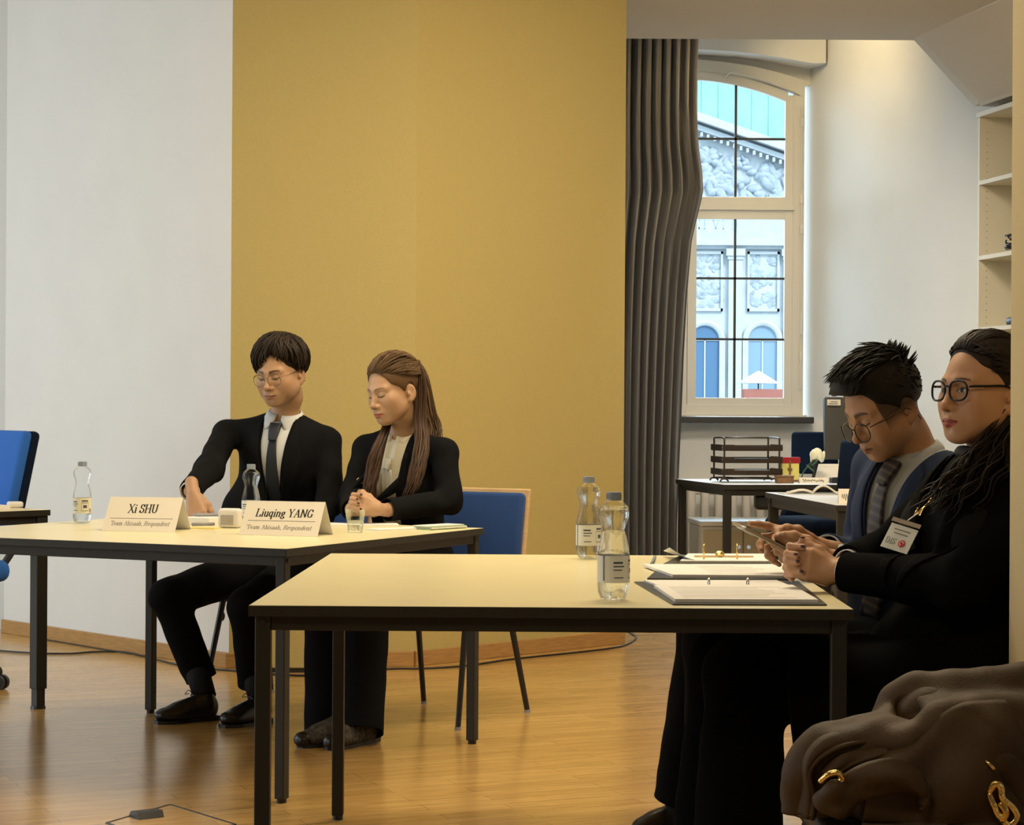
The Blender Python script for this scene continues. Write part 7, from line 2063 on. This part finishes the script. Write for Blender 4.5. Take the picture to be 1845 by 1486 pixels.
        P = [p + Vector((math.sin(j * 0.7 + ph), math.cos(j * 0.6 + ph) * 0.6, math.sin(j * 0.5 + ph) * 0.6)) * 0.007 for j, p in enumerate(P)]
        h.tube(P, [0.0034 * (1 if j < m - 5 else (m - j) / 5.5) for j in range(m)], jit(base, rnd, 0.4), 5, 0.6)
    h.build('hair', M['hair'], root)
    make_glasses(fr, root, M['glasses_black'], 0.0255, 0.0215, 0.0330, 0.0985, -0.004, 0.0025, 2.5)
    b = MB(); b.ball(fr.p(0.082, -0.016, -0.050), 0.004, 10); b.build('ear_stud', M['chrome'], root, smooth=True)
woman_right()

# ================================================================== the brown leather bag on the front chair
def bag():
    root = thing('leather_bag', 'slouchy brown leather bag with gold buckles lying on a chair', 'bag', (0.70, 3.62, 0.46))
    S = Solid()
    P = lambda px, py, Y: W(px, py, Y)
    S.ell(P(1740, 1430, 3.66), (0.19, 0.16, 0.115), k=0.06); S.ell(P(1870, 1400, 3.66), (0.12, 0.15, 0.155), k=0.08)
    S.ell(P(1560, 1420, 3.66), (0.13, 0.12, 0.088), k=0.06); S.ell(P(1690, 1330, 3.66), (0.12, 0.10, 0.075), k=0.07)
    S.ell(P(1780, 1320, 3.62), (0.12, 0.10, 0.055), k=0.08); S.ell(P(1480, 1420, 3.64), (0.056, 0.10, 0.082), k=0.06)
    S.chain([P(1434, 1466, 3.58), P(1446, 1388, 3.57), P(1482, 1345, 3.58), P(1560, 1326, 3.61), P(1640, 1304, 3.63)], [0.016, 0.020, 0.024, 0.020, 0.014], k=0.055)
    S.chain([P(1470, 1392, 3.545), P(1515, 1348, 3.54), P(1585, 1322, 3.56), P(1660, 1300, 3.58)], [0.008, 0.014, 0.016, 0.012], k=0.035)
    S.chain([P(1600, 1290, 3.69), P(1612, 1256, 3.69), P(1650, 1238, 3.68), P(1720, 1244, 3.66), P(1790, 1256, 3.64)], [0.012, 0.014, 0.015, 0.016, 0.014], k=0.04)
    S.chain([P(1730, 1256, 3.66), P(1790, 1240, 3.66), P(1850, 1230, 3.66), P(1910, 1232, 3.67)], [0.014, 0.018, 0.022, 0.022], k=0.05)
    S.chain([P(1555, 1356, 3.545), P(1640, 1340, 3.515), P(1700, 1296, 3.53), P(1760, 1284, 3.55), P(1880, 1290, 3.57)], [0.008, 0.013, 0.016, 0.016, 0.018], k=0.05)
    S.chain([P(1700, 1296, 3.53), P(1745, 1325, 3.505), P(1795, 1368, 3.49), P(1850, 1440, 3.50)], [0.010, 0.011, 0.012, 0.014], k=0.045)
    S.chain([P(1560, 1365, 3.53), P(1556, 1410, 3.515), P(1560, 1470, 3.515)], [0.008, 0.012, 0.014], k=0.03)
    S.ell(P(1638, 1284, 3.62), (0.020, 0.05, 0.016), k=0.025, op='s'); S.ell(P(1520, 1396, 3.50), (0.026, 0.05, 0.018), k=0.015, op='s')
    S.chain([P(1580, 1345, 3.53), P(1640, 1322, 3.53), P(1690, 1284, 3.56)], [0.005, 0.006, 0.004], k=0.012, op='s')
    S.chain([P(1740, 1266, 3.58), P(1800, 1262, 3.59), P(1870, 1268, 3.60)], [0.004, 0.005, 0.004], k=0.012, op='s')
    S.chain([P(1740, 1340, 3.485), P(1790, 1392, 3.475), P(1800, 1420, 3.475)], [0.003, 0.004, 0.003], k=0.006, op='s')
    V, F = S.mesh(0.005); V = relax(V, F, 2); N = normals(V, F)
    V = V + N * (fold_noise(V, 0.45, 0.7) * 0.0040 + fold_noise(V, 1.1, 2.0) * 0.0016)[:, None]
    V[:, 2] = np.maximum(V[:, 2], 0.462)
    body = mesh_obj('bag_body', V, F, M['brown_leather'], root)
    def flap(name, top, bot, bulge, amp, seed, n=44, m=26):
        """soft leather panel spanned between two edge lines given in the photo frame with their distance"""
        A = catmull([P(*q) for q in top], 10); B = catmull([P(*q) for q in bot], 10)
        def samp(C, t): x = t * (len(C) - 1); i = min(int(x), len(C) - 2); return C[i].lerp(C[i + 1], x - i)
        G = []
        for i in range(n + 1):
            a_, b_ = samp(A, i / n), samp(B, i / n); row = []
            for j in range(m + 1):
                v = j / m; q = a_.lerp(b_, v) + Vector((0, -1, 0.35)) * bulge * math.sin(PI * min(1, v * 1.15)) ** 0.7
                row.append(list(q))
            G.append(row)
        V = np.array(G).reshape(-1, 3)
        d = fold_noise(V, 0.42, seed) * amp + fold_noise(V, 0.95, seed + 3) * amp * 0.4
        u = np.repeat(np.linspace(0, 1, n + 1), m + 1); v = np.tile(np.linspace(0, 1, m + 1), n + 1)
        d += amp * 0.9 * np.sin(9 * u + 4 * v + seed) * np.sin(PI * v)
        V[:, 1] -= d; V[:, 2] += d * 0.5
        V[:, 2] = np.maximum(V[:, 2], 0.464)
        b = MB(); V = V.reshape(n + 1, m + 1, 3); b.grid([[Vector(x) for x in r] for r in V]); return b.build(name, M['brown_leather'], root, smooth=True, solid=0.007, soff=0)
    flap('front_panel', [(1556, 1362, 3.53), (1630, 1342, 3.50), (1672, 1312, 3.50), (1704, 1284, 3.51), (1750, 1270, 3.53), (1810, 1266, 3.55), (1930, 1272, 3.58)],
         [(1552, 1500, 3.47), (1610, 1505, 3.46), (1670, 1505, 3.45), (1730, 1505, 3.45), (1790, 1505, 3.45), (1850, 1505, 3.46), (1950, 1500, 3.50)], 0.030, 0.0115, 0.4)
    flap('side_roll', [(1418, 1500, 3.60), (1424, 1420, 3.59), (1440, 1356, 3.60), (1486, 1322, 3.61), (1570, 1312, 3.62), (1680, 1290, 3.64)],
         [(1462, 1500, 3.52), (1470, 1440, 3.51), (1462, 1388, 3.51), (1506, 1352, 3.51), (1590, 1335, 3.53), (1690, 1312, 3.55)], 0.022, 0.0075, 1.7, 40, 14)
    flap('upper_fold', [(1590, 1308, 3.70), (1602, 1256, 3.70), (1638, 1228, 3.69), (1690, 1230, 3.68), (1742, 1246, 3.66), (1796, 1232, 3.66), (1880, 1224, 3.68)],
         [(1618, 1318, 3.62), (1642, 1296, 3.61), (1672, 1292, 3.60), (1706, 1288, 3.59), (1750, 1282, 3.59), (1806, 1284, 3.60), (1890, 1288, 3.62)], 0.016, 0.0070, 2.9, 40, 12)
    flap('inner_fold', [(1474, 1392, 3.53), (1512, 1352, 3.53), (1580, 1330, 3.55), (1650, 1312, 3.58), (1700, 1288, 3.60)],
         [(1506, 1398, 3.50), (1540, 1378, 3.50), (1590, 1362, 3.50), (1640, 1346, 3.51), (1690, 1312, 3.53)], 0.008, 0.0035, 5.1, 34, 8)
    # strap with a knotted end, in front
    pts = catmull([P(1490, 1442, 3.50), P(1530, 1418, 3.47), P(1580, 1402, 3.455), P(1630, 1398, 3.45), P(1668, 1425, 3.45), P(1660, 1456, 3.455)], 6)
    rows = []
    for i, p in enumerate(pts):
        t = i / (len(pts) - 1); w = 0.010 + 0.018 * math.sin(PI * min(1, t * 0.9 + 0.1))
        rows.append([p + Vector((0.004 * math.sin(u * 5), -0.014 * math.cos(u * PI / 2) + 0.004 * math.sin(9 * t + u * 4), u * w)) for u in [k / 6 - 1 for k in range(13)]])
    b = MB(); b.grid(rows); b.build('strap', M['brown_leather'], root, smooth=True, solid=0.006, soff=0)
    S = Solid(); S.chain([P(1478, 1440, 3.49), P(1505, 1425, 3.465), P(1535, 1432, 3.47), P(1515, 1458, 3.47), P(1486, 1452, 3.48)], [0.014, 0.017, 0.015, 0.014, 0.013], k=0.012)
    V, F = S.mesh(0.004); V = relax(V, F, 1); mesh_obj('strap_knot', V, F, M['brown_leather'], root)
    def buckle(path, r, hard):
        b = MB(); b.tube(catmull(path, 5), r, 10); b.build('buckle', M['gold'], root, smooth=True)
    buckle([P(1478, 1408, 3.475), P(1492, 1396, 3.465), P(1508, 1392, 3.462), P(1518, 1402, 3.465), P(1506, 1412, 3.465), P(1490, 1416, 3.47)], 0.0055, 0)
    buckle([P(1782, 1428, 3.455), P(1792, 1412, 3.45), P(1803, 1418, 3.45), P(1806, 1438, 3.45), P(1822, 1452, 3.45), P(1832, 1472, 3.45), P(1818, 1486, 3.45), P(1800, 1470, 3.45), P(1790, 1450, 3.45), P(1782, 1428, 3.455)], 0.0062, 0)
    buckle([P(1802, 1446, 3.45), P(1812, 1462, 3.445), P(1806, 1480, 3.45)], 0.006, 0)
    b = MB(); b.tube([P(1776, 1370, 3.462), P(1792, 1386, 3.455)], 0.003, 8); b.build('zip_pull', M['gold'], root, smooth=True)
bag()
